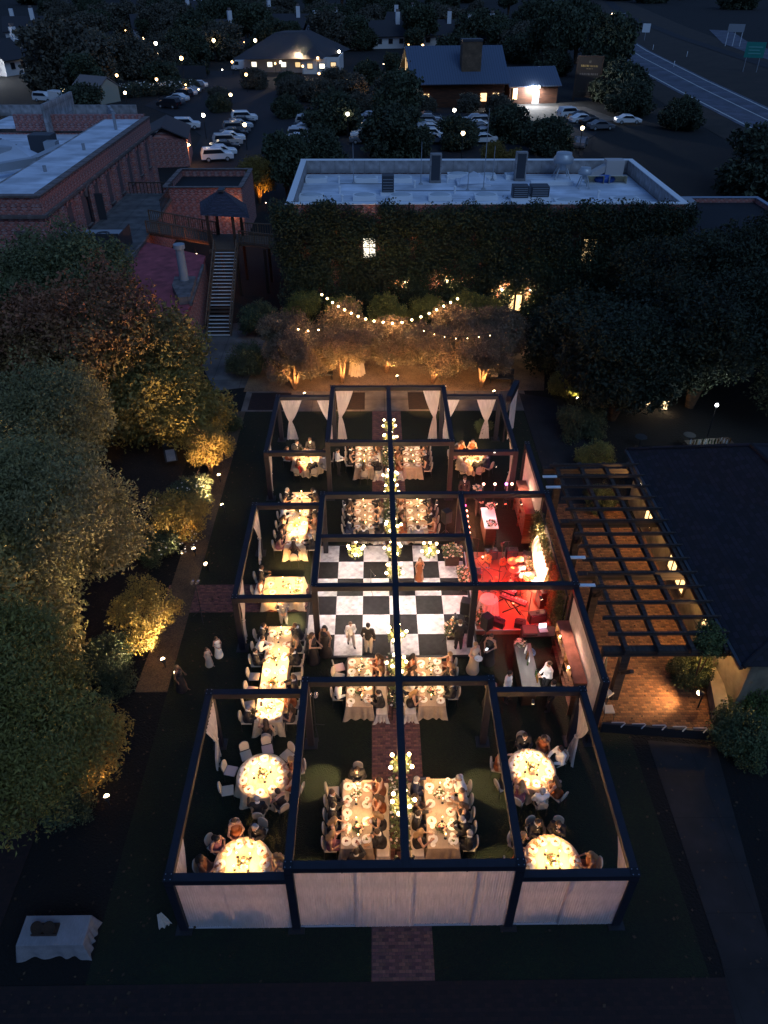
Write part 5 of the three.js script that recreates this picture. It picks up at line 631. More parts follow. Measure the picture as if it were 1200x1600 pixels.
function makePlate() {
  const o = thing('dinner_plate', '', 'plate');
  part('charger', lathe([[0, 0], [0.12, 0], [0.165, 0.012], [0.165, 0.016], [0.12, 0.006], [0, 0.006]], 20), M.china, o);
  part('plate', lathe([[0, 0.008], [0.08, 0.008], [0.13, 0.024], [0.13, 0.028], [0.08, 0.014], [0, 0.014]], 20), M.china, o);
  part('food', [ball(0.045, 0.015, 0.024, 0.01, 7, [1, 0.45, 0.8]), ball(0.03, -0.03, 0.024, -0.02, 6, [1, 0.5, 1]), ball(0.025, -0.01, 0.024, 0.035, 6, [1, 0.5, 1])], M.food[0], o);
  scene.remove(o); return o;
}
const napkinGeo = (() => { const g = new THREE.PlaneGeometry(0.13, 0.2, 6, 8); put(g, 0, 0.012, 0, -PI / 2); const p = g.attributes.position; for (let i = 0; i < p.count; i++) p.setY(i, 0.006 + 0.022 * Math.abs(Math.sin(p.getX(i) * 37 + p.getZ(i) * 21))); g.computeVertexNormals(); return g; })();
const breadProto = (() => { const o = thing('side_plate', '', 'plate'); part('dish', lathe([[0, 0], [0.05, 0], [0.085, 0.012], [0.085, 0.016], [0.05, 0.005], [0, 0.005]], 16), M.china, o); part('bread', ball(0.03, 0.01, 0.018, 0, 6, [1, 0.6, 0.7]), mat(0.35, 0.2, 0.09), o); scene.remove(o); used.side_plate = -1; return o; })();
const plateProto = makePlate(); used.dinner_plate = -1;
const glassGeo = lathe([[0, 0], [0.035, 0.002], [0.006, 0.01], [0.005, 0.09], [0.03, 0.11], [0.042, 0.15], [0.034, 0.2], [0.033, 0.2], [0.04, 0.15], [0.028, 0.113], [0, 0.1]], 10);
function makeCentre(i) {
  const o = thing('flower_centrepiece', '', 'flowers');
  part('bowl', lathe([[0, 0], [0.06, 0], [0.1, 0.07], [0.09, 0.07], [0.05, 0.02], [0, 0.02]], 12), M.blackMetal, o);
  part('leaves', leafSpray(50, disc(0.2, 0.07, 0.12), 0.11), M.leaf, o);
  part('blooms', flowerHeads(9, disc(0.16, 0.1, 0.12), 0.05), M.petal[i], o); part('blooms', flowerHeads(6, disc(0.17, 0.09, 0.12), 0.045), M.petal[(i + 2) % 5], o);
  scene.remove(o); return o;
}
const centreProto = [0, 1, 4].map(makeCentre); used.flower_centrepiece = -1;
function makeCandle() {
  const o = thing('candle', '', 'candle');
  part('holder', lathe([[0, 0], [0.05, 0], [0.05, 0.01], [0.012, 0.02], [0.012, 0.09], [0.02, 0.1]], 8), M.blackMetal, o);
  part('wax', cyl(0.012, 0.011, 0.16, 0, 0.09, 0, 8), M.wax, o);
  part('flame', put(new THREE.SphereGeometry(0.02, 8, 6), 0, 0.278, 0, 0, 0, 0, [1, 1.7, 1]), M.flame, o);
  scene.remove(o); return o;
}
const candleProto = makeCandle(); used.candle = -1;
const seats = [];   // every place at a table: {x, z, turn, words, who}
function setPlace(px, pz, y, words, facing) {
  const p = dup(plateProto, `dinner plate, ${words}`, [px, y, pz], rnd() * 6, 'dinner plates on the tables');
  p.children[2].material = pick(M.food);
  const c = Math.cos(facing), s = Math.sin(facing), gx = px + 0.17 * c + 0.16 * s, gz = pz - 0.17 * s + 0.16 * c;
  top('wine_glass', put(glassGeo.clone(), gx, y, gz), M.glass, `stemmed wine glass, ${words}`, 'glass', 'wine glasses on the tables');
  if (rnd() < 0.75) top('wine_glass', put(glassGeo.clone(), gx - 0.07 * s - 0.09 * c, y, gz - 0.07 * c + 0.09 * s, 0, 0, 0, 0.8), M.glass, `smaller glass, ${words}`, 'glass', 'wine glasses on the tables');
  if (rnd() < 0.7) { const sp = dup(breadProto, `side plate, ${words}`, [px - 0.2 * c + rr(-0.02, 0.02), y, pz + 0.2 * s], rnd() * 6, 'small side plates on the tables'); if (rnd() < 0.5) sp.children[1].visible = false, sp.remove(sp.children[1]); }
  if (rnd() < 0.45) top('napkin', put(napkinGeo.clone(), px + 0.21 * c + rr(-0.04, 0.04), y, pz - 0.21 * s, 0, facing + rr(-0.6, 0.6)), pick([M.linen, M.linenGrey, M.food[2]]), `crumpled napkin, ${words}`, 'napkin', 'napkins on the tables');
}
function candleAt(x, z, y, label, lit = 0.7) { dup(candleProto, label, [x, y, z], 0, 'candles on the dinner tables'); if (lit) point([x, y + 0.278, z], [1, 0.55, 0.22], lit, 1); }
const HOURS = ['twelve', 'one', 'two', 'three', 'four', 'five', 'six', 'seven', 'eight', 'nine', 'ten', 'eleven'];
function roundTable(name, x, z, r, n, a0, who, empties) { // who[i]: look key or null for an empty chair, undefined for none
  const t = thing('round_table', `round dinner table, ${name}`, 'table', [x, 0, z]);
  part('tabletop', cyl(r - 0.02, r - 0.02, 0.03, 0, 0.715, 0, 32), M.woodDark, t);
  for (let k = 0; k < 4; k++) { const a = k * PI / 2 + 0.7; part('leg', rod([0.5 * r * Math.cos(a), 0.715, 0.5 * r * Math.sin(a)], [0.6 * r * Math.cos(a), 0, 0.6 * r * Math.sin(a)], 0.02, 0.02, 6), M.blackMetal, t); }
  top('tablecloth', put(clothRound(r, 0.755), x, 0.002, z), M.linen, `white floor length tablecloth on the ${name}`, 'tablecloth');
  const y = 0.76;
  for (let i = 0; i < n; i++) {
    const a = a0 + i / n * PI * 2, hr = (((6 - Math.round(a / (PI / 6))) % 12) + 12) % 12, words = `at ${HOURS[hr]} o'clock of the ${name}`;
    setPlace(x + (r - 0.22) * Math.sin(a), z + (r - 0.22) * Math.cos(a), y, words, a + PI);
    const w = who[i]; if (w === undefined) continue;
    seats.push({ x: x + (r + 0.36) * Math.sin(a), z: z + (r + 0.36) * Math.cos(a), turn: a + PI, words, who: w, chair: true });
  }
  dup(centreProto[n % 3], `low mixed flowers in the middle of the ${name}`, [x, y, z], a0, 'flowers in the middle of tables');
  for (let k = 0; k < 4; k++) { const a = k * PI / 2 + a0 + 0.4; candleAt(x + 0.3 * Math.sin(a), z + 0.3 * Math.cos(a), y, `candle ${['near', 'right of', 'behind', 'left of'][k]} the flowers on the ${name}`, k % 2 ? 0 : 0.9); }
}
// long: number of eight-foot tables end to end; left/right: looks per seat from the far end; bench: which side sits on a bench
function longTable(name, cx, z0, z1, left, right, ends, bench, lit) {
  const L = z1 - z0, cz = (z0 + z1) / 2, t = thing('banquet_table', `long rectangular dinner table, ${name}`, 'table', [cx, 0, cz]);
  part('tabletop', box(0.99, 0.03, L - 0.04, 0, 0.715, 0), M.woodDark, t);
  for (const sx of [-1, 1]) for (const sz of [-1, 1]) part('leg', rod([sx * 0.4, 0.715, sz * (L / 2 - 0.2)], [sx * 0.42, 0, sz * (L / 2 - 0.15)], 0.02, 0.02, 6), M.blackMetal, t);
  top('tablecloth', put(clothRect(1.03, L, 0.755), cx, 0.002, cz), bench ? M.linenGrey : M.linen, `white floor length tablecloth on the ${name}`, 'tablecloth');
  const y = 0.76;
  for (const [side, list] of [[-1, left], [1, right]]) list.forEach((w, i) => {
    const zz = z0 + L * (i + 0.5) / list.length, words = `${ORD[i]} from far end, ${side < 0 ? 'left' : 'right'} of ${name}`;
    setPlace(cx + side * 0.33, zz, y, words, side < 0 ? PI / 2 : -PI / 2);
    if (w !== undefined) seats.push({ x: cx + side * 0.86, z: zz, turn: side < 0 ? PI / 2 : -PI / 2, words, who: w, chair: bench !== side });
  });
  [[z0, 0, 'far'], [z1, 1, 'near']].forEach(([z, k, wd]) => { const w = ends[k]; if (w === undefined) return; const words = `at the ${wd} end of ${name}`; setPlace(cx, z + (k ? -0.22 : 0.22), y, words, k ? PI : 0); seats.push({ x: cx, z: z + (k ? 0.36 : -0.36), turn: k ? PI : 0, words, who: w, chair: true }); });
  const m = Math.round(L / 1.25);
  for (let k = 0; k < m; k++) {
    const zz = z0 + L * (k + 0.5) / m;
    dup(centreProto[k % 3], `low flowers, ${ORD[k]} from far end of the ${name}`, [cx + rr(-0.05, 0.05), y, zz], k, 'flowers in the middle of tables');
    for (const s of [-1, 1]) candleAt(cx + rr(-0.06, 0.1), zz + s * 0.3, y, `candle ${s < 0 ? 'behind' : 'before'} the ${ORD[k]} flowers of the ${name}`, s < 0 ? lit * 3.4 : 0);
  }
}
// looks: b black suit, g grey suit, n navy suit, w white shirt with braces, d black dress, r red dress, p patterned dress, t rust dress, m mauve dress, c cream dress
roundTable('nearest left round table', -4.9, 13.05, 0.92, 10, 0.32, ['b', undefined, 'c', undefined, 'b', 't', 'm', 'p', 't', null]);
roundTable('second left round table', -4.65, 9.85, 0.91, 10, 0.0, ['b', 'd', 't', 'p', null, null, null, null, null, undefined]);
roundTable('nearest right round table', 4.98, 13.08, 0.92, 10, 0.3, [undefined, 'p', 't', undefined, 'b', 'b', 'd', 't', undefined, undefined]);
roundTable('second right round table', 4.9, 9.68, 0.84, 10, 0.1, ['w', 't', undefined, 'W', 't', 'b', undefined, 't', 'd', 'm']);
roundTable('rear left round table', -4.5, -10.9, 0.88, 9, 0.3, ['b', 'g', 'b', undefined, 'b', 'b', 't', undefined, 'r']);
roundTable('rear right round table', 4.95, -10.9, 0.78, 9, 0.2, ['b', 'n', undefined, undefined, 't', 't', 'm', undefined, 'c']);
longTable('front row left aisle table', -1.29, 10.08, 12.58, [null, 'b', 'b', 'd', 'm'], ['p', 't', 'd', 'b'], ['b', 'b'], 1, 0.7);
longTable('front row right aisle table', 1.54, 10.06, 12.6, ['n', 'd', 'b', 'd'], ['W', 'c', 'd', 'b', 'b'], [], -1, 0.7);
longTable('second row left aisle table', -1.28, 4.4, 6.9, [null, null, undefined, 'w', undefined], ['t', 'd', undefined, 'b'], [], 1, 0.7);
longTable('second row right aisle table', 1.54, 4.42, 6.9, ['t', 'd', 'W', 'd'], ['p', 'd', 'b', 'b', undefined], [], -1, 0.7);
longTable('third row left aisle table', -1.21, -6.7, -3.97, ['b', 'd', 'b', 'n'], ['b', 'c', 'd', 'b'], [undefined, 'b'], 1, 0.7);
longTable('third row right aisle table', 1.5, -6.7, -3.97, ['p', 'c', 'd', 't'], ['b', 'd', 'b', 'p'], [undefined, 'g'], -1, 0.7);
longTable('back row left aisle table', -1.25, -12.05, -9.75, ['t', 'b', 'd', undefined], ['b', 'c', 'W', 'b'], [undefined, 'c'], 1, 0.7);
longTable('back row right aisle table', 1.5, -12.05, -9.72, ['b', 't', 'd', 'p'], ['p', 'd', 'b', 'd'], [], -1, 0.7);
longTable('near long left table', -4.72, 2.6, 7.6, ['b', 'W', 'b', null, null, null, 'b'], ['b', 'd', 'b', null, 'b', 't', 'd'], [undefined, 'd'], 0, 0.9);
longTable('far long left table', -4.58, -7.4, -2.68, ['b', 't', 'W', 'c', 'd', 'm'], ['b', 'p', 'b', 't', 'c', 'b'], [undefined, 'd'], 0, 0.9);

// banquettes and flower troughs between the aisle tables
M.upholstery = new THREE.MeshStandardMaterial({ map: T.cloth, color: C(0.8, 0.76, 0.72), roughness: 0.9 });
[[10.0, 12.7, 'front row'], [4.3, 7.05, 'second row'], [-6.8, -3.85, 'third row'], [-12.1, -9.6, 'back row']].forEach(([z0, z1, nm]) => {
  for (const s of [-1, 1]) { const x = NC + s * 0.56 - 0.03, o = thing('banquette', `white skirted bench between the ${nm} tables, ${s < 0 ? 'left' : 'right'} of the flower trough`, 'bench', [x, 0, (z0 + z1) / 2]);
    part('seat', rbox(0.44, 0.1, z1 - z0, 0.04, 0, 0.36, 0), M.upholstery, o); part('skirt', put(clothRect(0.42, z1 - z0 - 0.02, 0.36), 0, 0.004, 0), M.upholstery, o); }
  const o = thing('flower_trough', `long trough of white flowers and greenery between the ${nm} tables`, 'flower trough', [NC - 0.03, 0, (z0 + z1) / 2]), l = z1 - z0 - 0.1;
  part('trough', box(0.36, 0.12, l, 0, 0.7, 0), M.woodDark, o); for (const q of [-1, 1]) for (const x of [-1, 1]) part('leg', box(0.05, 0.7, 0.05, x * 0.15, 0.004, q * (l / 2 - 0.05)), M.woodDark, o);
  const f = () => { const x = rr(-0.32, 0.32), z = rr(-l / 2, l / 2); return [x, 0.82 + 0.32 * rnd() * (1 - Math.abs(x) * 2), z]; };
  part('leaves', leafSpray(420, f, 0.15), M.leaf, o); part('white_blooms', flowerHeads(46, f, 0.06), M.petal[0], o); part('blush_blooms', flowerHeads(18, f, 0.055), M.petal[2], o);
});
// sweetheart table for two
{ const nm = 'couple table on the brick path', cx = -4.85, z0 = -0.75, z1 = 0.75;
  const t = thing('banquet_table', 'brightly lit table for the couple, set across the brick path', 'table', [cx, 0, 0]); part('tabletop', box(1.75, 0.03, 1.3, 0, 0.715, 0.1), M.woodDark, t); for (const sx of [-1, 1]) for (const sz of [-1, 1]) part('leg', rod([sx * 0.8, 0.715, sz * 0.5], [sx * 0.8, 0, sz * 0.5], 0.02, 0.02, 6), M.blackMetal, t);
  top('tablecloth', put(clothRect(1.8, 1.4, 0.755), cx, 0.002, 0.1), M.linen, `white floor length tablecloth on the ${nm}`, 'tablecloth');
  for (const [x, z, w] of [[-5.45, -0.1, 'left place'], [-5.3, 0.45, 'near left place']]) setPlace(x, z, 0.76, `${w} of the ${nm}`, PI / 2);
  dup(centreProto[0], `white flowers on the right of the ${nm}`, [-4.15, 0.76, -0.2], 1); dup(centreProto[1], `cream flowers at the near right of the ${nm}`, [-4.2, 0.76, 0.4], 2); dup(centreProto[0], `white flowers in the middle of the ${nm}`, [-4.7, 0.76, 0.1], 0);
  candleAt(-4.5, 0.45, 0.76, `lit candle on the near side of the ${nm}`, 0.9); candleAt(-4.9, -0.25, 0.76, `lit candle on the far side of the ${nm}`, 0.9);
  seats.push({ x: -6.05, z: -0.75, turn: PI / 2, words: `at the far left of the couple table`, who: 'b', chair: true }, { x: -6.05, z: 0.2, turn: PI / 2, words: `at the left of the couple table`, who: 'B', chair: true }); }
// chairs for all places
for (const s of seats) if (s.chair) {
  const c = dup(chairProto, s.who ? `occupied cream chair, ${s.words}` : `empty cream chair, ${s.words}`, [s.x, 0.004, s.z], s.turn + (s.who ? 0 : rr(-0.3, 0.3)), 'dining chairs with cream pads');
  if (s.who === null && rnd() < 0.4) c.children[0].material = M.pinkCream;
}
// chandeliers hung from the middle beam and from the beam over the dance floor
function makeChandelier() {
  const o = thing('chandelier', '', 'chandelier');
  M.brass = mat(0.45, 0.3, 0.1, 0.35, { metalness: 0.8 });
  part('stem', rod([0, 0.52, 0], [0, -0.12, 0], 0.012), M.brass, o);
  for (let k = 0; k < 6; k++) { const a = k / 6 * PI * 2 + 0.5, r = k % 2 ? 0.32 : 0.4, y = k % 2 ? 0.16 : 0; const ar = part('arm', tube([[0, y - 0.1, 0], [r * 0.5 * Math.cos(a), y - 0.16, r * 0.5 * Math.sin(a)], [r * Math.cos(a), y, r * Math.sin(a)]], 0.009, 5), M.brass, o); part('bulb', ball(0.062, r * Math.cos(a), y + 0.05, r * Math.sin(a), 10), M.bulbGlow, ar); }
  const f = () => { const a = rnd() * 6.28, q = 0.34 * Math.sqrt(rnd()); return [q * Math.cos(a), rr(-0.45, 0.12) * (1.2 - q * 2), q * Math.sin(a)]; };
  part('greenery', leafSpray(190, f, 0.13), M.leaf, o); part('blooms', flowerHeads(10, f, 0.035), M.petal[0], o);
  scene.remove(o); return o;
}
const chand = makeChandelier(); used.chandelier = -1;
[-10.9, -9.45, -5.73, -4.5, -1.64, 0.0, 1.42, 5.12, 6.68, 10.85, 12.3].forEach((z, i) => {
  dup(chand, `flowered chandelier under the middle beam, ${['rearmost of eleven', ...ORD.slice(1), 'ninth', 'tenth', 'nearest of eleven'][i]}${i && i < 10 ? ' from the rear' : ''}`, [NC, 2.88, z], i * 0.7, 'chandeliers under the middle beam'); point([NC + 0.02, 2.86, z], [1, 0.6, 0.26], 8.5, 9); });
dup(chand, 'leafy chandelier over the left half of the dance floor', [-1.5, 2.86, 0], 1); point([-1.5, 2.84, 0], [1, 0.6, 0.26], 8.5, 9);
dup(chand, 'leafy chandelier over the right half of the dance floor', [1.79, 2.86, 0], 2); point([1.79, 2.84, 0], [1, 0.6, 0.26], 8.5, 9);
// dance floor of square boards
{ const o = thing('dance_floor', 'black and white chequered dance floor laid on the lawn', 'dance floor', [0, 0, 0]);
  part('edging', [box(7.52, 0.05, 0.1, 0, 0.006, -3.71), box(7.52, 0.05, 0.1, 0, 0.006, 3.71), box(0.1, 0.05, 7.32, -3.71, 0.006, 0), box(0.1, 0.05, 7.32, 3.71, 0.006, 0)], M.blackMetal, o);
  const s = 1.2192, tile = rbox(s - 0.008, 0.05, s - 0.008, 0.004, 0, 0, 0);
  const rough = texture(256, (u, v) => { const k = 0.45 + 0.35 * fbm(u * 7, v * 7, 7, 5, 111); return [k, k, k]; }, false);
  const wht = [0, 1].map((i) => new THREE.MeshStandardMaterial({ color: C(0.74 - i * 0.03, 0.72 - i * 0.03, 0.72 - i * 0.02), map: rep(T.wear, 0.9 + i * 0.4), roughnessMap: rough, roughness: 1 }));
  const blk = [0, 1].map((i) => new THREE.MeshPhysicalMaterial({ specularIntensity: 0.35, color: C(0.014 + i * 0.004, 0.013 + i * 0.004, 0.016), map: rep(T.wear, 1 + i * 0.5), roughnessMap: rough, roughness: 1 }));
  for (let j = 0; j < 6; j++) for (let i = 0; i < 6; i++) { const m = part('floor_tile', tile, pick((i + j) % 2 ? blk : wht), o); m.position.set((i - 2.5) * s, 0.02 + rr(0, 0.0015), (j - 2.5) * s); } }

// ---------------------------------------------------------------- people
function surfaceNet(f, lo, hi, c) { // smooth skin of the field f < 0
  const n = [0, 1, 2].map((k) => Math.ceil((hi[k] - lo[k]) / c) + 1), [nx, ny, nz] = n, val = new Float32Array(nx * ny * nz), at = (i, j, k) => i + nx * (j + ny * k);
  for (let k = 0; k < nz; k++) for (let j = 0; j < ny; j++) for (let i = 0; i < nx; i++) val[at(i, j, k)] = f(lo[0] + i * c, lo[1] + j * c, lo[2] + k * c);
  const vid = new Int32Array(nx * ny * nz).fill(-1), pos = [], idx = [];
  for (let k = 0; k < nz - 1; k++) for (let j = 0; j < ny - 1; j++) for (let i = 0; i < nx - 1; i++) {
    let sx = 0, sy = 0, sz = 0, m = 0, neg = 0;
    const cv = []; for (let q = 0; q < 8; q++) { const v = val[at(i + (q & 1), j + ((q >> 1) & 1), k + (q >> 2))]; cv.push(v); if (v < 0) neg++; }
    if (neg === 0 || neg === 8) continue;
    for (let a = 0; a < 8; a++) for (let b = 0; b < 3; b++) { const d = a ^ (1 << b); if (d < a || cv[a] < 0 === cv[d] < 0) continue; const t = cv[a] / (cv[a] - cv[d]); sx += (a & 1) + (b === 0 ? t : 0); sy += ((a >> 1) & 1) + (b === 1 ? t : 0); sz += (a >> 2) + (b === 2 ? t : 0); m++; }
    vid[at(i, j, k)] = pos.length / 3; pos.push(lo[0] + (i + sx / m) * c, lo[1] + (j + sy / m) * c, lo[2] + (k + sz / m) * c);
  }
  const quad = (a, b, d, e, flip) => { if (a < 0 || b < 0 || d < 0 || e < 0) return; flip ? idx.push(a, d, b, a, e, d) : idx.push(a, b, d, a, d, e); };
  for (let k = 1; k < nz - 1; k++) for (let j = 1; j < ny - 1; j++) for (let i = 1; i < nx - 1; i++) {
    const v = val[at(i, j, k)] < 0, u = (a, b, d) => vid[at(a, b, d)];
    if (v !== val[at(i + 1, j, k)] < 0) quad(u(i, j - 1, k - 1), u(i, j, k - 1), u(i, j, k), u(i, j - 1, k), !v);
    if (v !== val[at(i, j + 1, k)] < 0) quad(u(i - 1, j, k - 1), u(i - 1, j, k), u(i, j, k), u(i, j, k - 1), !v);
    if (v !== val[at(i, j, k + 1)] < 0) quad(u(i - 1, j - 1, k), u(i, j - 1, k), u(i, j, k), u(i - 1, j, k), !v);
  }
  const g = new THREE.BufferGeometry(); g.setAttribute('position', new THREE.Float32BufferAttribute(pos, 3)); g.setIndex(idx); g.computeVertexNormals(); return g;
}
function skinOf(caps, c, grow = 0, k = 0.035, cut) { // caps: [a, ra, b, rb]; tapered capsules joined smoothly
  const lo = [9, 9, 9], hi = [-9, -9, -9];
  for (const [a, ra, b, rb] of caps) for (let q = 0; q < 3; q++) { lo[q] = Math.min(lo[q], a[q] - ra, b[q] - rb); hi[q] = Math.max(hi[q], a[q] + ra, b[q] + rb); }
  for (let q = 0; q < 3; q++) { lo[q] -= grow + 2 * c; hi[q] += grow + 2 * c; }
  const pre = caps.map(([a, ra, b, rb]) => { const d = [b[0] - a[0], b[1] - a[1], b[2] - a[2]]; return [a, ra, d, rb, d[0] * d[0] + d[1] * d[1] + d[2] * d[2] || 1e-9]; });
  return surfaceNet((x, y, z) => {
    let s = 9;
    for (const [a, ra, d, rb, l2] of pre) {
      const px = x - a[0], py = y - a[1], pz = z - a[2]; let t = (px * d[0] + py * d[1] + pz * d[2]) / l2; t = t < 0 ? 0 : t > 1 ? 1 : t;
      const e = Math.hypot(px - d[0] * t, py - d[1] * t, pz - d[2] * t) - (ra + (rb - ra) * t) - grow;
      const h = Math.max(0, k - Math.abs(s - e)) / k; s = Math.min(s, e) - h * h * k * 0.25;
    }
    return cut ? Math.max(s, cut(x, y, z)) : s;
  }, lo, hi, c);
}
const mid = (a, b, t) => [a[0] + (b[0] - a[0]) * t, a[1] + (b[1] - a[1]) * t, a[2] + (b[2] - a[2]) * t];
function handGeo(w, e) { // palm, four fingers and a thumb reaching on from the forearm e -> w
  const d = V(...w).sub(V(...e)).normalize(), up = V(0, 1, 0), sd = V().crossVectors(d, up).normalize(), P = (f, s, u) => V(...w).addScaledVector(d, f).addScaledVector(sd, s).addScaledVector(up, u).toArray(), gs = [];
  for (let k = 0; k < 4; k++) { const s = (k - 1.5) * 0.019, L = [0.065, 0.078, 0.074, 0.058][k]; gs.push(rod(P(0.07, s, 0), P(0.07 + L * 0.55, s * 1.1, -0.008), 0.0095, 0.009, 5), rod(P(0.07 + L * 0.55, s * 1.1, -0.008), P(0.07 + L, s * 1.1, -0.03), 0.009, 0.007, 5)); }
  const ts = w[0] > 0 ? -1 : 1, q = Math.sign(sd.x || 1) * ts; gs.push(rod(P(0.02, q * 0.03, 0), P(0.055, q * 0.058, -0.006), 0.011, 0.0095, 5), rod(P(0.055, q * 0.058, -0.006), P(0.085, q * 0.06, -0.018), 0.0095, 0.008, 5));
  return { gs, palm: [[w, 0.03, P(0.055, 0, 0), 0.028], [P(0.02, 0.02, 0), 0.02, P(0.07, 0.028, 0), 0.018], [P(0.02, -0.02, 0), 0.02, P(0.07, -0.028, 0), 0.018]] };
}
// J: joints of a pose. Faces +z.
function build(J, kind, hairLong) {
  const sh = (s) => [s * (kind === 'dress' ? 0.16 : 0.18) + J.chest[0], J.chest[1] + 0.1, J.chest[2] - 0.01], nk = [J.chest[0] * 1, J.chest[1] + 0.16, J.chest[2]], hd = J.head, pv = J.pelvis, fm = kind === 'dress';
  const torso = [[[pv[0] - 0.07, pv[1], pv[2]], 0.115, [pv[0] + 0.07, pv[1], pv[2]], 0.115], [pv, 0.12, mid(pv, J.chest, 0.55), fm ? 0.105 : 0.12], [mid(pv, J.chest, 0.5), fm ? 0.1 : 0.115, J.chest, 0.115], [[J.chest[0] - 0.07, J.chest[1], J.chest[2]], 0.105, [J.chest[0] + 0.07, J.chest[1], J.chest[2]], 0.105], [sh(-1), 0.058, sh(1), 0.058]];
  if (fm) torso.push([[J.chest[0] - 0.07, J.chest[1] - 0.04, J.chest[2] + 0.08], 0.06, [J.chest[0] + 0.07, J.chest[1] - 0.04, J.chest[2] + 0.08], 0.06]);
  const arms = [], legs = [], palms = [], hands = [];
  for (const s of [-1, 1]) {
    const [el, wr] = s < 0 ? J.armR : J.armL, [kn, an] = s < 0 ? J.legR : J.legL, th = fm ? 0.9 : 1;
    arms.push([sh(s), 0.056 * th, el, 0.042 * th], [el, 0.043 * th, wr, 0.028]);
    const h = handGeo(wr, el); palms.push(...h.palm); hands.push(...h.gs);
    const hp = [pv[0] + s * 0.09, pv[1] - 0.01, pv[2]]; legs.push([hp, 0.088, kn, 0.058], [kn, 0.058, mid(kn, an, 0.3), 0.056], [mid(kn, an, 0.3), 0.056, an, 0.036], [an, 0.04, [an[0] + s * 0.02, Math.max(0.035, an[1] - 0.05), an[2] + 0.13], 0.032]);
  }
  const f = V(...J.look).normalize(), hp = (fw, u, s = 0) => [hd[0] + f.x * fw + f.z * s, hd[1] + u + f.y * fw, hd[2] + f.z * fw - f.x * s];
  const head = [[hp(0.005, 0.03), 0.082, hp(-0.025, 0.035), 0.086], [hp(0.02, -0.03), 0.066, hp(0.035, -0.075), 0.042], [hp(0.075, 0.0), 0.018, hp(0.098, -0.022), 0.015], [hp(0.07, -0.052, -0.015), 0.016, hp(0.07, -0.052, 0.015), 0.016], [hp(-0.01, 0.005, 0.083), 0.02, hp(-0.015, -0.025, 0.08), 0.014], [hp(-0.01, 0.005, -0.083), 0.02, hp(-0.015, -0.025, -0.08), 0.014], [hp(0.06, 0.035, -0.03), 0.026, hp(0.06, 0.035, 0.03), 0.026], [nk, 0.052, hp(-0.01, -0.06), 0.05]];
  const R = {};
  R.body = merge([skinOf([...torso, ...arms, ...palms, ...legs, [nk, 0.055, hp(-0.01, -0.08), 0.05]], 0.036), skinOf(head, 0.016, 0, 0.02), ...hands]);
  R.eyes = merge([ball(0.014, ...hp(0.083, 0.012, 0.032), 6), ball(0.014, ...hp(0.083, 0.012, -0.032), 6)]);
  const hairCaps = [[hp(-0.012, 0.05), 0.092, hp(-0.035, 0.03), 0.094], [hp(-0.05, 0.0), 0.075, hp(-0.06, -0.04), 0.055]];
  if (hairLong) hairCaps.push([hp(-0.06, 0.0), 0.085, [nk[0] - f.x * 0.1, nk[1] - 0.02, nk[2] - f.z * 0.1 - 0.02], 0.09], [[nk[0], nk[1] - 0.02, nk[2] - 0.1], 0.085, [nk[0], nk[1] - 0.2, nk[2] - 0.12], 0.05], [hp(-0.01, 0.0, 0.075), 0.035, hp(-0.02, -0.15, 0.09), 0.03], [hp(-0.01, 0.0, -0.075), 0.035, hp(-0.02, -0.15, -0.09), 0.03]);
  R.hair = skinOf(hairCaps, 0.02, 0, 0.03, (x, y, z) => { const a = (x - hd[0]) * f.x + (y - hd[1]) * f.y + (z - hd[2]) * f.z; return Math.min(0.09, a - 0.045 - Math.max(0, (y - hd[1] - 0.045) * 0.9)); });
  const legCov = legs.filter((_, i) => i % 4 !== 3);
  if (fm) {
    R.dress = skinOf([...torso.slice(0, 4), torso[5], ...(J.sit ? [...legCov.filter((_, i) => i % 3 === 0), ...[-1, 1].map((s) => { const k = s < 0 ? J.legR[0] : J.legL[0]; return [k, 0.075, [k[0] * 1.25, 0.2, k[2] + 0.02], 0.1]; }), [mid(J.legR[0], J.legL[0], 0.5), 0.08, [0, 0.22, J.legR[0][2] + 0.03], 0.1]] : [[pv, 0.15, [pv[0], 0.5, pv[2]], 0.19], [[pv[0], 0.5, pv[2]], 0.19, [pv[0], 0.12, pv[2] - 0.02], 0.26]])], 0.034, 0.018, 0.05);
  } else {
    R.jacket = skinOf([...torso, ...arms.map(([a, ra, b, rb], i) => (i % 2 ? [a, ra, mid(a, b, 0.93), rb + 0.008] : [a, ra, b, rb]))], 0.032, 0.02, 0.04);
    R.trousers = skinOf([torso[0], ...legCov], 0.036, 0.022, 0.04);
    const fr = (y, z) => [J.chest[0], J.chest[1] + y, J.chest[2] + z];
    R.shirt_front = skinOf([[fr(0.15, 0.045), 0.05, fr(-0.05, 0.095), 0.04], [[nk[0] - 0.02, nk[1] + 0.01, nk[2]], 0.055, [nk[0] + 0.02, nk[1] + 0.01, nk[2]], 0.055]], 0.018, 0.008, 0.02);
    R.tie = merge([put(new THREE.ConeGeometry(0.02, 0.05, 6), ...fr(0.135, 0.108), 0, 0, PI / 2), put(new THREE.ConeGeometry(0.02, 0.05, 6), ...fr(0.135, 0.108), 0, 0, -PI / 2)].map((g, i) => g.translate(i ? -0.02 : 0.02, 0, 0)));
    R.shoes = skinOf(legs.filter((_, i) => i % 4 === 3), 0.026, 0.014, 0.02);
    const bx = (x, a, b) => rod([J.chest[0] + x, J.chest[1] + 0.155, J.chest[2] - 0.01], [J.chest[0] + a, b, J.chest[2] - 0.145], 0.013, 0.013, 5);
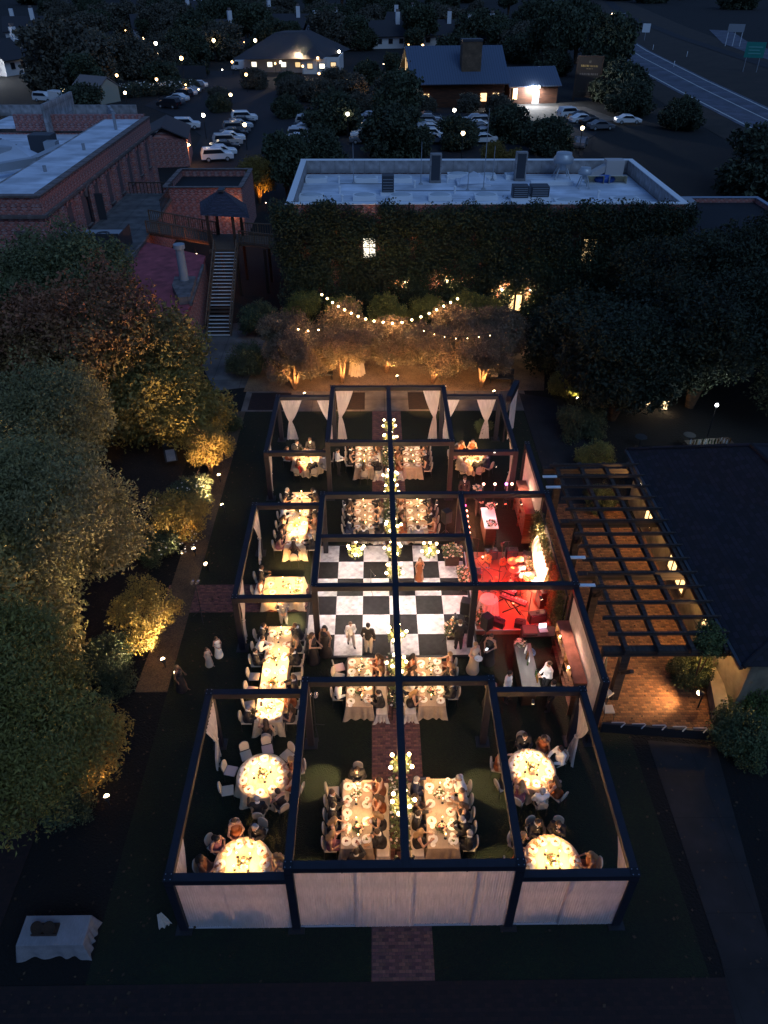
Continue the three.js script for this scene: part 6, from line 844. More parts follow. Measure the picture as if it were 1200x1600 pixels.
    R.braces = merge([bx(0.1, 0.0, J.chest[1] - 0.16), bx(-0.1, 0.0, J.chest[1] - 0.16), rod([J.chest[0], J.chest[1] - 0.16, J.chest[2] - 0.145], [pv[0], pv[1] + 0.1, pv[2] - 0.155], 0.013, 0.013, 5)]);
  }
  return R;
}
const sitPose = (lean, turn, tilt, aL, aR) => ({ sit: true, pelvis: [0, 0.56, -0.06], chest: [0, 0.9, -0.05 + lean], head: [turn * 0.03, 1.2 - Math.abs(lean) * 0.15, 0.0 + lean * 1.5], look: [turn, -0.25 + tilt, 1], armL: aL, armR: aR, legL: [[0.11, 0.52, 0.36], [0.12, 0.07, 0.36]], legR: [[-0.11, 0.52, 0.36], [-0.12, 0.07, 0.33]] });
const onTable = (s, x = 0.14, z = 0.36) => [[s * 0.27, 0.74, 0.12], [s * x, 0.81, z]];
const lap = (s) => [[s * 0.25, 0.68, 0.0], [s * 0.08, 0.63, 0.22]];
const up = (s) => [[s * 0.25, 0.78, 0.17], [s * 0.1, 0.98, 0.26]];
const wide = (s) => [[s * 0.32, 0.76, 0.08], [s * 0.34, 0.82, 0.34]];
const standPose = (turn, tilt, aL, aR, stride = 0, lean = 0) => ({ pelvis: [0, 0.95, 0], chest: [0, 1.32, lean], head: [turn * 0.02, 1.63 - lean * 0.3, 0.03 + lean * 1.4], look: [turn, -0.2 + tilt, 1], armL: aL, armR: aR, legL: [[0.1, 0.5, 0.06 + stride * 0.5], [0.11, 0.08, stride]], legR: [[-0.1, 0.5, 0.05 - stride * 0.3], [-0.11, 0.08, -stride]] });
const hang = (s) => [[s * 0.27, 1.12, -0.02], [s * 0.25, 0.87, 0.06]];
const hold = (s, y = 1.08) => [[s * 0.26, 1.12, 0.0], [s * 0.1, y, 0.3]];
const POSES = {
  sitA: sitPose(0.06, 0.2, 0, onTable(1), onTable(-1)), sitB: sitPose(-0.02, -0.7, 0.15, lap(1), onTable(-1)), sitC: sitPose(0.1, 0.5, -0.1, up(1), onTable(-1, 0.1, 0.34)), sitD: sitPose(0.02, 0.8, 0.1, wide(1), lap(-1)), sitE: sitPose(0.13, -0.3, -0.3, onTable(1, 0.06, 0.4), onTable(-1, 0.06, 0.42)),
  standA: standPose(0.3, 0, hang(1), hang(-1)), standB: standPose(0, -0.2, hold(1), hold(-1)), standC: standPose(-0.3, 0, hold(1, 1.2), hang(-1), 0.22), standD: standPose(0, -0.35, hold(1, 1.0), hold(-1, 1.0), 0.05, 0.14),
};
const protos = {};
const proto = (pose, kind, long) => protos[pose + kind + long] ??= build(POSES[pose], kind, long);
const SKIN = [mat(0.46, 0.27, 0.19, 0.6), mat(0.52, 0.32, 0.23, 0.6), mat(0.38, 0.21, 0.14, 0.6), mat(0.18, 0.09, 0.055, 0.6)];
const HAIR = [mat(0.02, 0.014, 0.01, 0.6), mat(0.05, 0.028, 0.015, 0.6), mat(0.11, 0.06, 0.03, 0.6), mat(0.3, 0.19, 0.09, 0.6), mat(0.33, 0.32, 0.31, 0.7)], HAIRW = ['black', 'dark', 'brown', 'fair', 'grey'];
const WHITE = mat(0.78, 0.76, 0.74, 0.8), BLACKC = mat(0.016, 0.016, 0.019, 0.85), EYE = mat(0.02, 0.015, 0.012, 0.3);
const paisley = (a, b, c) => texture(128, (u, v) => { const n = fbm(u * 10, v * 10, 10, 2, 5), m = fbm(u * 14, v * 14, 14, 2, 8); return n > 0.56 ? b : m > 0.6 ? c : a; });
const LOOKS = {
  b: ['suit', BLACKC, 'black suit'], g: ['suit', mat(0.2, 0.2, 0.22, 0.85), 'grey suit'], n: ['suit', mat(0.02, 0.028, 0.06, 0.85), 'navy suit'],
  w: ['shirt', WHITE, 'white shirt, braces'], W: ['shirt', WHITE, 'white shirt'], d: ['dress', mat(0.018, 0.016, 0.02, 0.6), 'black dress'], r: ['dress', mat(0.35, 0.012, 0.012, 0.6), 'red dress'],
  p: ['dress', new THREE.MeshStandardMaterial({ map: paisley([0.12, 0.08, 0.1], [0.5, 0.3, 0.2], [0.25, 0.3, 0.2]), roughness: 0.7 }), 'patterned dress'], t: ['dress', mat(0.25, 0.07, 0.02, 0.6), 'rust dress'], m: ['dress', mat(0.2, 0.07, 0.1, 0.6), 'mauve dress'], c: ['dress', mat(0.55, 0.45, 0.34, 0.7), 'cream dress'], B: ['dress', mat(0.8, 0.77, 0.72, 0.6), 'white wedding dress'],
};
function person(lookKey, pose, pos, turn, phrase, opt = {}) {
  const [kind, clothM, words] = LOOKS[lookKey], fm = kind === 'dress', long = fm && (opt.long ?? rnd() < 0.75), g = proto(pose, fm ? 'dress' : 'suit', long);
  const h = opt.hair ?? (fm ? pick([0, 1, 1, 2, 3, 3]) : pick([0, 0, 1, 2, 4, 4])), wordHair = `${HAIRW[h]}-haired`;
  const o = thing('person', `${wordHair} person, ${opt.words ?? words}, ${phrase}`, 'person', pos, turn), skin = opt.skin ?? pick([SKIN[0], SKIN[0], SKIN[1], SKIN[1], SKIN[2], SKIN[3]]);
  if (opt.scale) o.scale.setScalar(opt.scale);
  part('body', g.body, skin, o); part('hair', g.hair, HAIR[h], o); part('eyes', g.eyes, EYE, o);
  if (fm) part('dress', g.dress, clothM, o);
  else { part(kind === 'suit' ? 'jacket' : 'shirt', g.jacket, clothM, o); part('trousers', g.trousers, opt.trousers ?? (kind === 'suit' ? clothM : BLACKC), o); part('shoes', g.shoes, BLACKC, o);
    if (kind === 'suit') { part('shirt_front', g.shirt_front, WHITE, o); part('tie', g.tie, BLACKC, o); } else if (lookKey === 'w') part('braces', g.braces, BLACKC, o); }
  return o;
}
const SITS = ['sitA', 'sitB', 'sitC', 'sitD', 'sitE'];
seats.forEach((s, i) => { if (!s.who) return; const b = s.chair ? 0 : 0.0; person(s.who, SITS[(i * 7 + (i >> 2)) % 5], [s.x + 0.06 * Math.sin(s.turn), b, s.z + 0.06 * Math.cos(s.turn)], s.turn + rr(-0.12, 0.12), `${s.words}`, { long: s.who === 'B' ? false : undefined, hair: s.who === 'B' ? 1 : undefined }); });
// the bride's skirt spread over the grass beside the couple's table
part('skirt_train', skinOf([[[0, 0.4, 0.1], 0.22, [0.35, 0.12, 0.75], 0.22], [[-0.1, 0.3, 0.0], 0.25, [0.7, 0.1, 0.5], 0.2], [[0.25, 0.2, 0.4], 0.25, [1.0, 0.07, 0.75], 0.13]], 0.05, 0, 0.1), LOOKS.B[1], scene.children.find((o) => o.userData.label?.includes('white wedding dress')));
// people on their feet
const st = (k, pose, x, z, turn, phrase, opt) => person(k, pose, [x, 0.004 + (opt?.y ?? 0), z], turn, phrase, opt);
st('g', 'standD', -4.72, 1.75, 0.25, 'bending over the far end of the near long table');
const cam = st('b', 'standB', 2.9, 3.35, PI, 'filming with a tripod camera at the dance floor corner', { y: 0.05, words: 'black suit', hair: 2 });
st('c', 'standB', 3.4, 4.55, 0.5, 'carrying a round white plate near the dance floor', { words: 'pale lace dress', hair: 3, long: false });
st('d', 'standB', 4.1, 4.1, -0.6, 'looking at a glowing phone beside the front bar', { words: 'black clothes', hair: 1 });
st('W', 'standA', 4.55, 6.05, PI / 2 - 0.5, 'waiting in front of the front bar', { hair: 0 });
st('W', 'standB', 6.2, 5.6, -1.3, 'serving behind the front bar', { hair: 1 });
st('b', 'standA', 6.2, 6.55, -1.8, 'behind the near end of the front bar', { hair: 0, words: 'white shirt and dark waistcoat' });
st('d', 'standA', 3.85, 6.3, 2.5, 'standing by the post near the front bar', { hair: 1 });
st('W', 'standC', 0.05, -8.35, -PI / 2 + 0.4, 'walking across the aisle behind the third row tables', { hair: 0 });
st('W', 'standB', -2.75, -10.2, PI / 2, 'serving the back row left aisle table', { hair: 0, words: 'white shirt and dark apron' });
st('b', 'standA', 4.15, -7.4, 0, 'standing near the rear bar', { words: 'black clothes' });
st('b', 'standB', 4.85, -6.3, 0.2, 'tending the far end of the rear bar', { words: 'black and white clothes' });
st('b', 'standA', -0.95, 3.5, 2.9, 'on the near edge of the dance floor', { words: 'black top and pale trousers', trousers: mat(0.5, 0.42, 0.36), hair: 0, y: 0.05 });
st('d', 'standA', -2.75, 3.6, -0.5, 'standing at the near left corner of the dance floor', { hair: 0, y: 0.05 });
st('d', 'standB', -3.25, 3.95, 1.2, 'just outside the near left dance floor corner', { hair: 1 });
st('t', 'standC', 1.45, -1.1, 0.3, 'walking on a black dance floor square', { y: 0.05, hair: 2, words: 'brown top and red trousers', scale: 0.8 });
st('w', 'standC', -1.7, 3.05, 0.3, 'hurrying over a white square of the dance floor', { y: 0.05, words: 'grey clothes', scale: 0.8, trousers: mat(0.4, 0.36, 0.34), hair: 2 });
st('B', 'standB', -7.3, 3.6, 0.6, 'on the lawn left of the near long table', { words: 'pale blue and white dress', scale: 0.68, hair: 2 });
st('c', 'standC', -7.62, 4.1, 0.9, 'on the dark lawn, nearer of the two small guests', { words: 'white party dress', scale: 0.62, hair: 2 });
st('d', 'standC', -8.5, 5.4, 1.2, 'running along the dark lawn edge with bare legs', { words: 'black clothes', scale: 0.85 });
st('d', 'standA', 8.6, 4.9, -2, 'on the brick patio outside the bar drape', { words: 'black clothes with a white collar' });

// ---------------------------------------------------------------- stage, instruments, bars
M.carpet = new THREE.MeshStandardMaterial({ map: rep(T.wear, 0.6), color: C(0.36, 0.15, 0.1), roughness: 0.95 });
{ const o = thing('stage', 'low carpeted stage washed in red light, in front of the leaf backdrop', 'stage', [5.45, 0, -0.2]); part('deck', rbox(3.35, 0.3, 5.3, 0.02, 0, 0.006, 0), M.carpet, o); part('edge_trim', [box(3.37, 0.05, 0.04, 0, 0.27, 2.66), box(0.04, 0.05, 5.3, -1.69, 0.27, 0)], M.metal, o); }
const SY = 0.308;
M.guitarWood = mat(0.45, 0.2, 0.06, 0.3); M.drumShell = mat(0.25, 0.08, 0.04, 0.3); M.drumHead = mat(0.75, 0.72, 0.66, 0.5); M.cymbal = mat(0.6, 0.45, 0.18, 0.3, { metalness: 0.8 }); M.chrome = mat(0.6, 0.6, 0.62, 0.25, { metalness: 0.9 });
function guitar(label, x, z, turn, m) {
  const o = thing('guitar', label, 'guitar', [x, SY, z], turn); const s = new THREE.Shape(); s.moveTo(0, 0.05); s.bezierCurveTo(0.2, 0.0, 0.22, 0.2, 0.13, 0.26); s.bezierCurveTo(0.17, 0.36, 0.12, 0.44, 0.03, 0.42); s.lineTo(-0.03, 0.42); s.bezierCurveTo(-0.12, 0.44, -0.17, 0.36, -0.13, 0.26); s.bezierCurveTo(-0.22, 0.2, -0.2, 0.0, 0, 0.05);
  const g = new THREE.Group(); part('guitar_body', put(new THREE.ExtrudeGeometry(s, { depth: 0.05, bevelEnabled: true, bevelSize: 0.01, bevelThickness: 0.01, bevelSegments: 2 }), 0, 0.25, 0, -0.3), m, o);
  part('neck', rod([0, 0.62, -0.1], [0, 1.2, -0.29], 0.026, 0.022, 6), M.woodDark, o); part('headstock', put(box(0.09, 0.16, 0.03, 0, 0, 0), 0, 1.24, -0.31, -0.3), M.woodDark, o); part('stand', [rod([0, 0.5, -0.12], [0.22, 0, 0.1], 0.015), rod([0, 0.5, -0.12], [-0.22, 0, 0.1], 0.015), rod([0, 0.6, -0.13], [0, 0, -0.35], 0.015), rod([-0.14, 0.28, 0.08], [0.14, 0.28, 0.08], 0.015)], M.blackMetal, o); part('pickup', put(box(0.1, 0.04, 0.02, 0, 0, 0), 0, 0.42, 0.02, -0.3), M.chrome, o); part('pickup', put(box(0.1, 0.04, 0.02, 0, 0, 0), 0, 0.5, 0.0, -0.3), M.chrome, o); return o;
}
guitar('honey coloured guitar leaning on a stand at the far left of the stage', 4.75, -1.75, -0.9, M.guitarWood); guitar('second guitar, darker and thinner, on a stand right of the first', 5.45, -1.5, 0.3, mat(0.35, 0.1, 0.05, 0.3));
const amp = (label, x, z, t, w = 0.6, h = 0.55, y = SY) => { const o = thing('amplifier', label, 'amplifier', [x, y, z], t); part('cabinet', rbox(w, h, 0.32, 0.03, 0, 0, 0), M.blackMetal, o); part('grille', box(w * 0.86, h * 0.66, 0.02, 0, 0.05, 0.16), mat(0.1, 0.09, 0.09, 0.95), o); part('control_panel', box(w * 0.86, 0.07, 0.02, 0, h * 0.82, 0.16), M.chrome, o); part('handle', bar([-0.1, h + 0.03, 0], [0.1, h + 0.03, 0], 0.03), M.blackMetal, o); };
amp('amplifier behind the honey coloured guitar', 5.0, -2.35, 0.2); amp('amplifier beside the far microphone on the stage', 6.0, -2.4, 0); amp('small floor monitor tilted at the stage front under the keyboards', 4.75, 2.2, 2.6, 0.55, 0.35);
{ const o = thing('drum_kit', 'drum kit with pale heads and cymbals in the middle of the stage', 'drum kit', [6.2, SY, -0.35], -1.1);
  const drum = (r, h, x, y, z, rx = 0) => { const d = part('drum', put(new THREE.CylinderGeometry(r, r, h, 20), x, y, z, rx), M.drumShell, o); part('drum_head', [put(new THREE.CylinderGeometry(r * 0.96, r * 0.96, 0.012, 20), x, y + Math.cos(rx) * (h / 2 + 0.006), z + Math.sin(rx) * (h / 2 + 0.006), rx)], M.drumHead, d); part('hoop', put(put(new THREE.TorusGeometry(r, 0.014, 5, 20), 0, 0, 0, PI / 2), x, y + Math.cos(rx) * h / 2, z + Math.sin(rx) * h / 2, rx), M.chrome, d); };
  drum(0.29, 0.42, 0, 0.3, 0.35, PI / 2); drum(0.16, 0.22, -0.2, 0.78, 0.2, 0.3); drum(0.17, 0.24, 0.2, 0.78, 0.2, 0.3); drum(0.21, 0.36, 0.55, 0.48, -0.3); drum(0.18, 0.14, -0.45, 0.62, -0.25);
  for (const [x, y, z, r] of [[-0.65, 1.12, 0.2, 0.24], [0.65, 1.2, 0.25, 0.27], [0.0, 1.25, 0.6, 0.22], [-0.8, 0.9, -0.35, 0.2]]) { const c = part('cymbal', put(lathe([[0, 0.03], [0.05, 0.02], [r, 0], [r, -0.004], [0, 0.02]], 20), x, y, z, 0.15), M.cymbal, o); part('cymbal_stand', [rod([x, 0, z], [x, y, z], 0.012), rod([x, 0.3, z], [x + 0.2, 0, z + 0.1], 0.01), rod([x, 0.3, z], [x - 0.2, 0, z + 0.1], 0.01)], M.chrome, c); }
  part('stool', [cyl(0.16, 0.16, 0.07, 0, 0.45, -0.65, 14), cyl(0.025, 0.025, 0.45, 0, 0, -0.65, 8)], M.blackMetal, o); }
for (const [x, z, t, w, y] of [[5.05, 1.0, -0.55, 'upper pale keyboard of the two at the stage front', 1.0], [5.45, 1.5, -0.55, 'lower dark keyboard of the two at the stage front', 0.85]]) { const o = thing('keyboard', w, 'keyboard', [x, SY, z], t + PI); part('case', rbox(1.25, 0.09, 0.32, 0.02, 0, y, 0), M.blackMetal, o); part('control_panel', box(1.2, 0.01, 0.12, 0, y + 0.09, -0.08), mat(0.1, 0.1, 0.11), o); for (let k = 0; k < 24; k++) part('white_key', box(0.045, 0.02, 0.14, -0.55 + k * 0.048, y + 0.086, 0.08), M.drumHead, o); for (let k = 0; k < 23; k++) if (![2, 6].includes(k % 7)) part('black_key', box(0.024, 0.02, 0.08, -0.526 + k * 0.048, y + 0.104, 0.05), M.blackMetal, o); part('stand', [bar([-0.4, 0, 0.15], [0.4, y, 0.1], 0.04), bar([0.4, 0, -0.1], [-0.4, y, -0.1], 0.04)], M.blackMetal, o); }
const mic = (label, x, z, t, y = SY, boom = 0.5) => { const o = thing('microphone_stand', label, 'microphone stand', [x, y, z], t); part('pole', rod([0, 0.1, 0], [0, 1.35, 0], 0.013), M.blackMetal, o); part('boom', rod([0, 1.3, -0.1], [0, 1.5, boom], 0.01), M.blackMetal, o); part('microphone', [rod([0, 1.5, boom], [0, 1.53, boom + 0.12], 0.018, 0.022), ball(0.033, 0, 1.535, boom + 0.15)], M.chrome, o); for (const a of [0, 2.1, 4.2]) part('leg', rod([0, 0.15, 0], [0.35 * Math.sin(a), 0.01, 0.35 * Math.cos(a)], 0.011), M.blackMetal, o); };
mic('microphone stand alone on the dance floor, left of the middle beam', -0.85, -0.3, 0.3, 0.06); mic('microphone stand at the left front corner of the stage', 4.25, 0.0, -1.6); mic('microphone stand by the honey coloured guitar', 4.3, -2.2, -1.6); mic('microphone stand between the guitar and the drums', 5.7, -2.0, -0.8, SY, 0.3); mic('microphone stand beside the keyboards', 4.6, 1.5, -1.4);
{ const o = thing('music_stand', 'black music stand before the white clothed rack beside the keyboards', 'music stand', [4.35, SY, 1.0], -1.5); part('desk', put(box(0.5, 0.36, 0.015, 0, 0, 0), 0, 1.1, 0, -0.4), M.blackMetal, o); part('pole', rod([0, 0, 0], [0, 1.15, 0], 0.013), M.blackMetal, o); for (const a of [0, 2.1, 4.2]) part('leg', rod([0, 0.12, 0], [0.25 * Math.sin(a), 0.01, 0.25 * Math.cos(a)], 0.011), M.blackMetal, o); }
{ const o = thing('draped_pedestal', 'pedestal skirted in white gauze at the near left corner of the stage', 'pedestal', [4.35, SY, 1.55]); part('cloth', clothRound(0.4, 1.0), M.drape, o); part('tabletop', cyl(0.36, 0.36, 0.02, 0, 0.95, 0, 20), M.woodDark, o); }
// speakers
const speaker = (label, x, z, t, y, h = 1.05) => { const o = thing('loudspeaker', label, 'loudspeaker', [x, y, z], t); part('cabinet', rbox(0.42, 0.72, 0.4, 0.03, 0, h, 0), M.blackMetal, o); part('grille', box(0.36, 0.66, 0.02, 0, h + 0.03, 0.2), mat(0.04, 0.04, 0.045, 0.95), o); part('pole', rod([0, 0.2, 0], [0, h, 0], 0.02), M.blackMetal, o); for (const a of [0, 2.1, 4.2]) part('leg', rod([0, 0.5, 0], [0.4 * Math.sin(a), 0.01, 0.4 * Math.cos(a)], 0.015), M.blackMetal, o); };
speaker('black loudspeaker on a pole at the near right corner of the dance floor', 3.25, 2.15, -1.9, 0.055); speaker('black loudspeaker beside the pedestal at the near stage corner', 4.1, 2.9, -0.9, 0.006, 0.9); speaker('dark loudspeaker on a tripod at the third row, right of the tables', 2.95, -4.4, 0.5, 0.006, 1.0);
// flowers round the dance floor
function floorFlowers(label, x, z, w, l, h, y, boxH) { const o = thing('flower_arrangement', label, 'flowers', [x, y, z]); if (boxH) part('planter', box(w * 0.7, boxH, l * 0.7, 0, 0, 0), M.woodDark, o); const f = () => { const a = rr(-w / 2, w / 2), b = rr(-l / 2, l / 2); return [a, boxH + 0.05 + h * rnd() * (1.2 - Math.abs(a) / w - Math.abs(b) / l), b]; }; part('leaves', leafSpray(Math.round(150 * l + 80), f, 0.15), M.leaf, o); part('blush_blooms', flowerHeads(Math.round(22 * l + 10), f, 0.065), M.petal[2], o); part('cream_blooms', flowerHeads(Math.round(16 * l + 8), f, 0.06), M.petal[1], o); part('orange_blooms', flowerHeads(Math.round(8 * l + 6), f, 0.055), M.petal[4], o); }
floorFlowers('blush and orange flowers on a black planter at the far right dance floor corner', 3.1, -2.35, 0.95, 0.8, 0.45, 0.055, 0.6); floorFlowers('trailing flowers along the right edge of the dance floor below the planter', 3.6, -1.1, 0.6, 1.6, 0.45, 0.055, 0); floorFlowers('flowers at the right edge of the dance floor above the loudspeaker', 3.6, 1.1, 0.5, 0.8, 0.6, 0.055, 0); floorFlowers('flowers behind the filming person at the near right corner of the dance floor', 2.75, 2.6, 0.8, 0.6, 0.9, 0.055, 0.2); floorFlowers('orange flowers at the foot of the white pedestal on the stage', 4.0, 1.9, 0.4, 0.6, 0.7, 0.01, 0.3);
for (let k = 0; k < 9; k++) { const z = -6.9 + k * 0.47 + (k > 5 ? 1.3 : 0), x = 4.22 + rr(-0.03, 0.03); const o = thing('festoon_lamp', `red white footlight, ${[...ORD, 'ninth'][k]} from far end, left of rear bar and stage`, 'footlight', [x, 0.004, z]); part('base', cyl(0.06, 0.05, 0.12, 0, 0, 0, 8), M.blackMetal, o); part('lamp_bulb', ball(0.065, 0, 0.17, 0, 8), k === 0 ? glow(1, 0.05, 0.25, 5) : glow(1, 0.28, 0.16, 7), o); point([x, 0.2, z], [1, 0.25, 0.12], 2, 4); }
for (const [x, w] of [[5.0, 'pink'], [5.6, 'orange'], [6.2, 'magenta'], [6.5, 'pale pink']]) { const o = thing('festoon_lamp', `${w} glowing lamp behind the rear bar by the cabinet`, 'lamp', [x + 0.1, 0.004, -6.9]); part('base', cyl(0.05, 0.03, 1.5, 0, 0, 0, 8), M.blackMetal, o); part('lamp_bulb', ball(0.075, 0, 1.57, 0, 8), w === 'magenta' ? glow(0.8, 0.2, 1, 5) : glow(1, 0.35, 0.25, 7), o); point([x + 0.1, 1.57, -6.9], [1, 0.3, 0.25], 1.6, 4); }
// bars
function barUnit(label, x, z, w, l, h, topM) { const o = thing('bar_counter', label, 'bar', [x, 0.004, z]); part('countertop', rbox(w, 0.05, l, 0.015, 0, h, 0), topM, o); part('front_panel', [box(0.05, h, l - 0.06, -w / 2 + 0.1, 0, 0), box(w - 0.2, h, 0.05, 0, 0, l / 2 - 0.08), box(w - 0.2, h, 0.05, 0, 0, -l / 2 + 0.08)], M.woodDark, o); part('shelf', box(w - 0.25, 0.04, l - 0.25, 0.05, 0.5, 0), M.woodMid, o); return o; }
barUnit('front bar counter with grey stone top, lit at its near end', 5.42, 5.2, 0.72, 2.35, 1.08, new THREE.MeshStandardMaterial({ map: rep(T.concrete, 0.5), color: C(1.1, 1.05, 1.05), roughness: 0.35 }));
barUnit('rear bar counter with brightly lit white top', 5.15, -4.55, 0.7, 1.75, 1.08, mat(0.8, 0.8, 0.8, 0.4));
function shelves(label, x, z, w, l, h, n) { const o = thing('bar_shelves', label, 'shelf unit', [x, 0.004, z]); part('top_board', box(w, 0.05, l, 0, h, 0), M.carpet, o); part('back_panel', box(0.04, h, l, w / 2 - 0.02, 0, 0), M.woodMid, o); for (let k = 0; k <= n; k++) part('side_panel', box(w - 0.05, h, 0.04, -0.02, 0, -l / 2 + 0.02 + (l - 0.04) * k / n), M.woodMid, o); for (const y of [0.4, 0.85, 1.3]) part('shelf', box(w - 0.06, 0.03, l - 0.06, -0.02, y, 0), M.woodMid, o); return o; }
shelves('tall open shelf unit behind the front bar against the drape wall', 7.12, 5.15, 0.5, 3.3, 1.85, 2); shelves('tall cabinet with pink lit top behind the rear bar', 7.02, -5.3, 0.5, 2.9, 1.85, 2);
M.bottleG = [mat(0.03, 0.06, 0.02, 0.15), mat(0.12, 0.05, 0.01, 0.15), mat(0.55, 0.6, 0.62, 0.1)]; const bottle = lathe([[0, 0], [0.036, 0], [0.036, 0.17], [0.014, 0.23], [0.014, 0.3], [0, 0.3]], 8);
const bottleAt = (x, y, z, w) => { const b = top('bottle', put(bottle.clone(), x, y, z), pick(M.bottleG), `bottle ${w}`, 'bottle', 'bottles on the bars'); };
for (let k = 0; k < 14; k++) bottleAt(7.02, 0.884 + (k % 2) * 0.45, 3.8 + k * 0.2, 'in the shelf unit behind the front bar'); for (let k = 0; k < 7; k++) bottleAt(5.45 + (k % 2) * 0.08, 1.136, 4.25 + k * 0.16, 'in the row on the front bar counter'); for (let k = 0; k < 5; k++) bottleAt(5.68, 1.136, 5.7 + k * 0.1, 'at the inner edge of the front bar counter');
for (const z of [3.95, 5.6]) { const o = thing('lantern', `small amber lamp in the front bar shelf unit, ${z < 4 ? 'far' : 'near'} one`, 'lamp', [6.98, 1.334, z]); part('base', cyl(0.05, 0.05, 0.03, 0, 0, 0, 8), M.brass, o); part('lamp_bulb', ball(0.05, 0, 0.1, 0, 8), M.bulbGlow, o); point([6.98, 1.434, z], [1, 0.55, 0.2], 2.2, 3); }
function potFlowers(label, x, y, z, s = 1, pi = 1) { const o = thing('flower_vase', label, 'flowers', [x, y, z]); part('vase', lathe([[0, 0], [0.07 * s, 0], [0.11 * s, 0.1 * s], [0.08 * s, 0.18 * s]], 10), M.china, o); part('leaves', leafSpray(60, disc(0.26 * s, 0.16 * s, 0.2 * s), 0.13 * s), M.leaf, o); part('blooms', flowerHeads(16, disc(0.24 * s, 0.2 * s, 0.22 * s), 0.06 * s), M.petal[pi], o); }
potFlowers('cream flowers at the far end of the front bar', 5.3, 1.136, 4.2, 1, 1); potFlowers('pink flowers at the near end of the rear bar', 5.15, 1.136, -3.85, 1, 2); potFlowers('pink flowers at the far end of the rear bar', 5.3, 1.136, -5.25, 1.1, 2); potFlowers('pale flowers on the lawn before the rear bar', 4.9, 0.7, -7.5, 1.1, 1);
{ const o = thing('side_table', 'small dark table under the pale flowers before the rear bar', 'table', [4.9, 0, -7.5]); part('tabletop', cyl(0.3, 0.3, 0.03, 0, 0.665, 0, 16), M.woodDark, o); part('leg', cyl(0.03, 0.03, 0.66, 0, 0.004, 0, 8), M.blackMetal, o); }
// sound desk and laptop
{ const o = thing('equipment_table', 'dark table of sound equipment and coiled cables at the near end of the stage', 'table', [6.35, 0, 3.0]); part('tabletop', box(1.5, 0.05, 0.6, 0, 0.72, 0), M.blackMetal, o); for (const x of [-0.7, 0.7]) part('leg', box(0.05, 0.72, 0.5, x, 0.004, 0), M.blackMetal, o); part('mixer', [put(box(0.6, 0.1, 0.45, 0, 0, 0), -0.4, 0.82, 0, 0.15)], mat(0.08, 0.08, 0.085), o); }
{ const o = thing('laptop', 'open laptop with bright bluish screen on the equipment table', 'laptop', [6.55, 0.772, 2.95], 0.1); part('keyboard_deck', box(0.36, 0.02, 0.25, 0, 0, 0), M.metal, o); const l = part('lid', put(box(0.36, 0.24, 0.012, 0, -0.12, 0), 0, 0.13, -0.16, -0.3), M.metal, o); part('screen', put(box(0.33, 0.21, 0.004, 0, -0.105, 0), 0, 0.132, -0.148, -0.3), glow(0.65, 0.8, 1, 1.6), l); }
{ const o = thing('cable_coil', 'coil of blue cable on the floor beside the equipment table', 'cable', [5.9, 0.03, 3.55]); part('loop', [0, 1, 2].map((k) => put(new THREE.TorusGeometry(0.22 + k * 0.015, 0.014, 6, 28), k * 0.02, k * 0.018, 0, PI / 2)), mat(0.03, 0.2, 0.4, 0.5), o); }
{ const o = thing('phone', 'glowing phone held by the person beside the front bar', 'phone', [3.92, 1.1, 4.33], -0.6); part('case', box(0.085, 0.012, 0.16, 0, 0, 0), M.blackMetal, o); part('screen', box(0.075, 0.003, 0.15, 0, 0.012, 0), glow(0.75, 0.88, 1, 2.2), o); }
{ const o = thing('carried_plate', 'round white plate carried near the dance floor', 'plate', [3.52, 1.1, 4.84]); part('rim', lathe([[0, 0], [0.1, 0], [0.17, 0.03], [0.17, 0.036], [0.1, 0.008], [0, 0.008]], 20), M.china, o); }
{ const o = thing('camera_tripod', 'video camera on a tripod at the near right corner of the dance floor', 'camera', [2.75, 0.055, 2.95]); part('camera_body', [rbox(0.14, 0.12, 0.2, 0.02, 0, 1.45, 0), rod([0, 1.51, -0.1], [0, 1.51, -0.26], 0.04, 0.05)], M.blackMetal, o); for (const a of [0.5, 2.6, 4.7]) part('leg', rod([0, 1.45, 0], [0.5 * Math.sin(a), 0, 0.5 * Math.cos(a)], 0.016), M.blackMetal, o); }
// light stands with twin heads
function lightStand(label, x, z, tx, tz, cd) { const o = thing('light_stand', label, 'light stand', [x, 0.004, z], 0); part('pole', rod([0, 0.1, 0], [0, 2.1, 0], 0.02, 0.016), M.blackMetal, o); for (const a of [0.3, 2.4, 4.5]) part('leg', rod([0, 0.5, 0], [0.45 * Math.sin(a), 0.01, 0.45 * Math.cos(a)], 0.014), M.blackMetal, o); part('crossbar', bar([-0.15, 2.1, 0], [0.15, 2.1, 0], 0.03), M.blackMetal, o); for (const s of [-1, 1]) { const h = part('head', rod([s * 0.11, 2.2, 0.09], [s * 0.11, 2.14, -0.1], 0.07, 0.08, 12), M.chrome, o); } }
lightStand('light stand with twin silver heads left of the second row tables', -2.95, 7.5); lightStand('light stand with twin silver heads at the outer end of the left brick path', -8.45, 1.3);
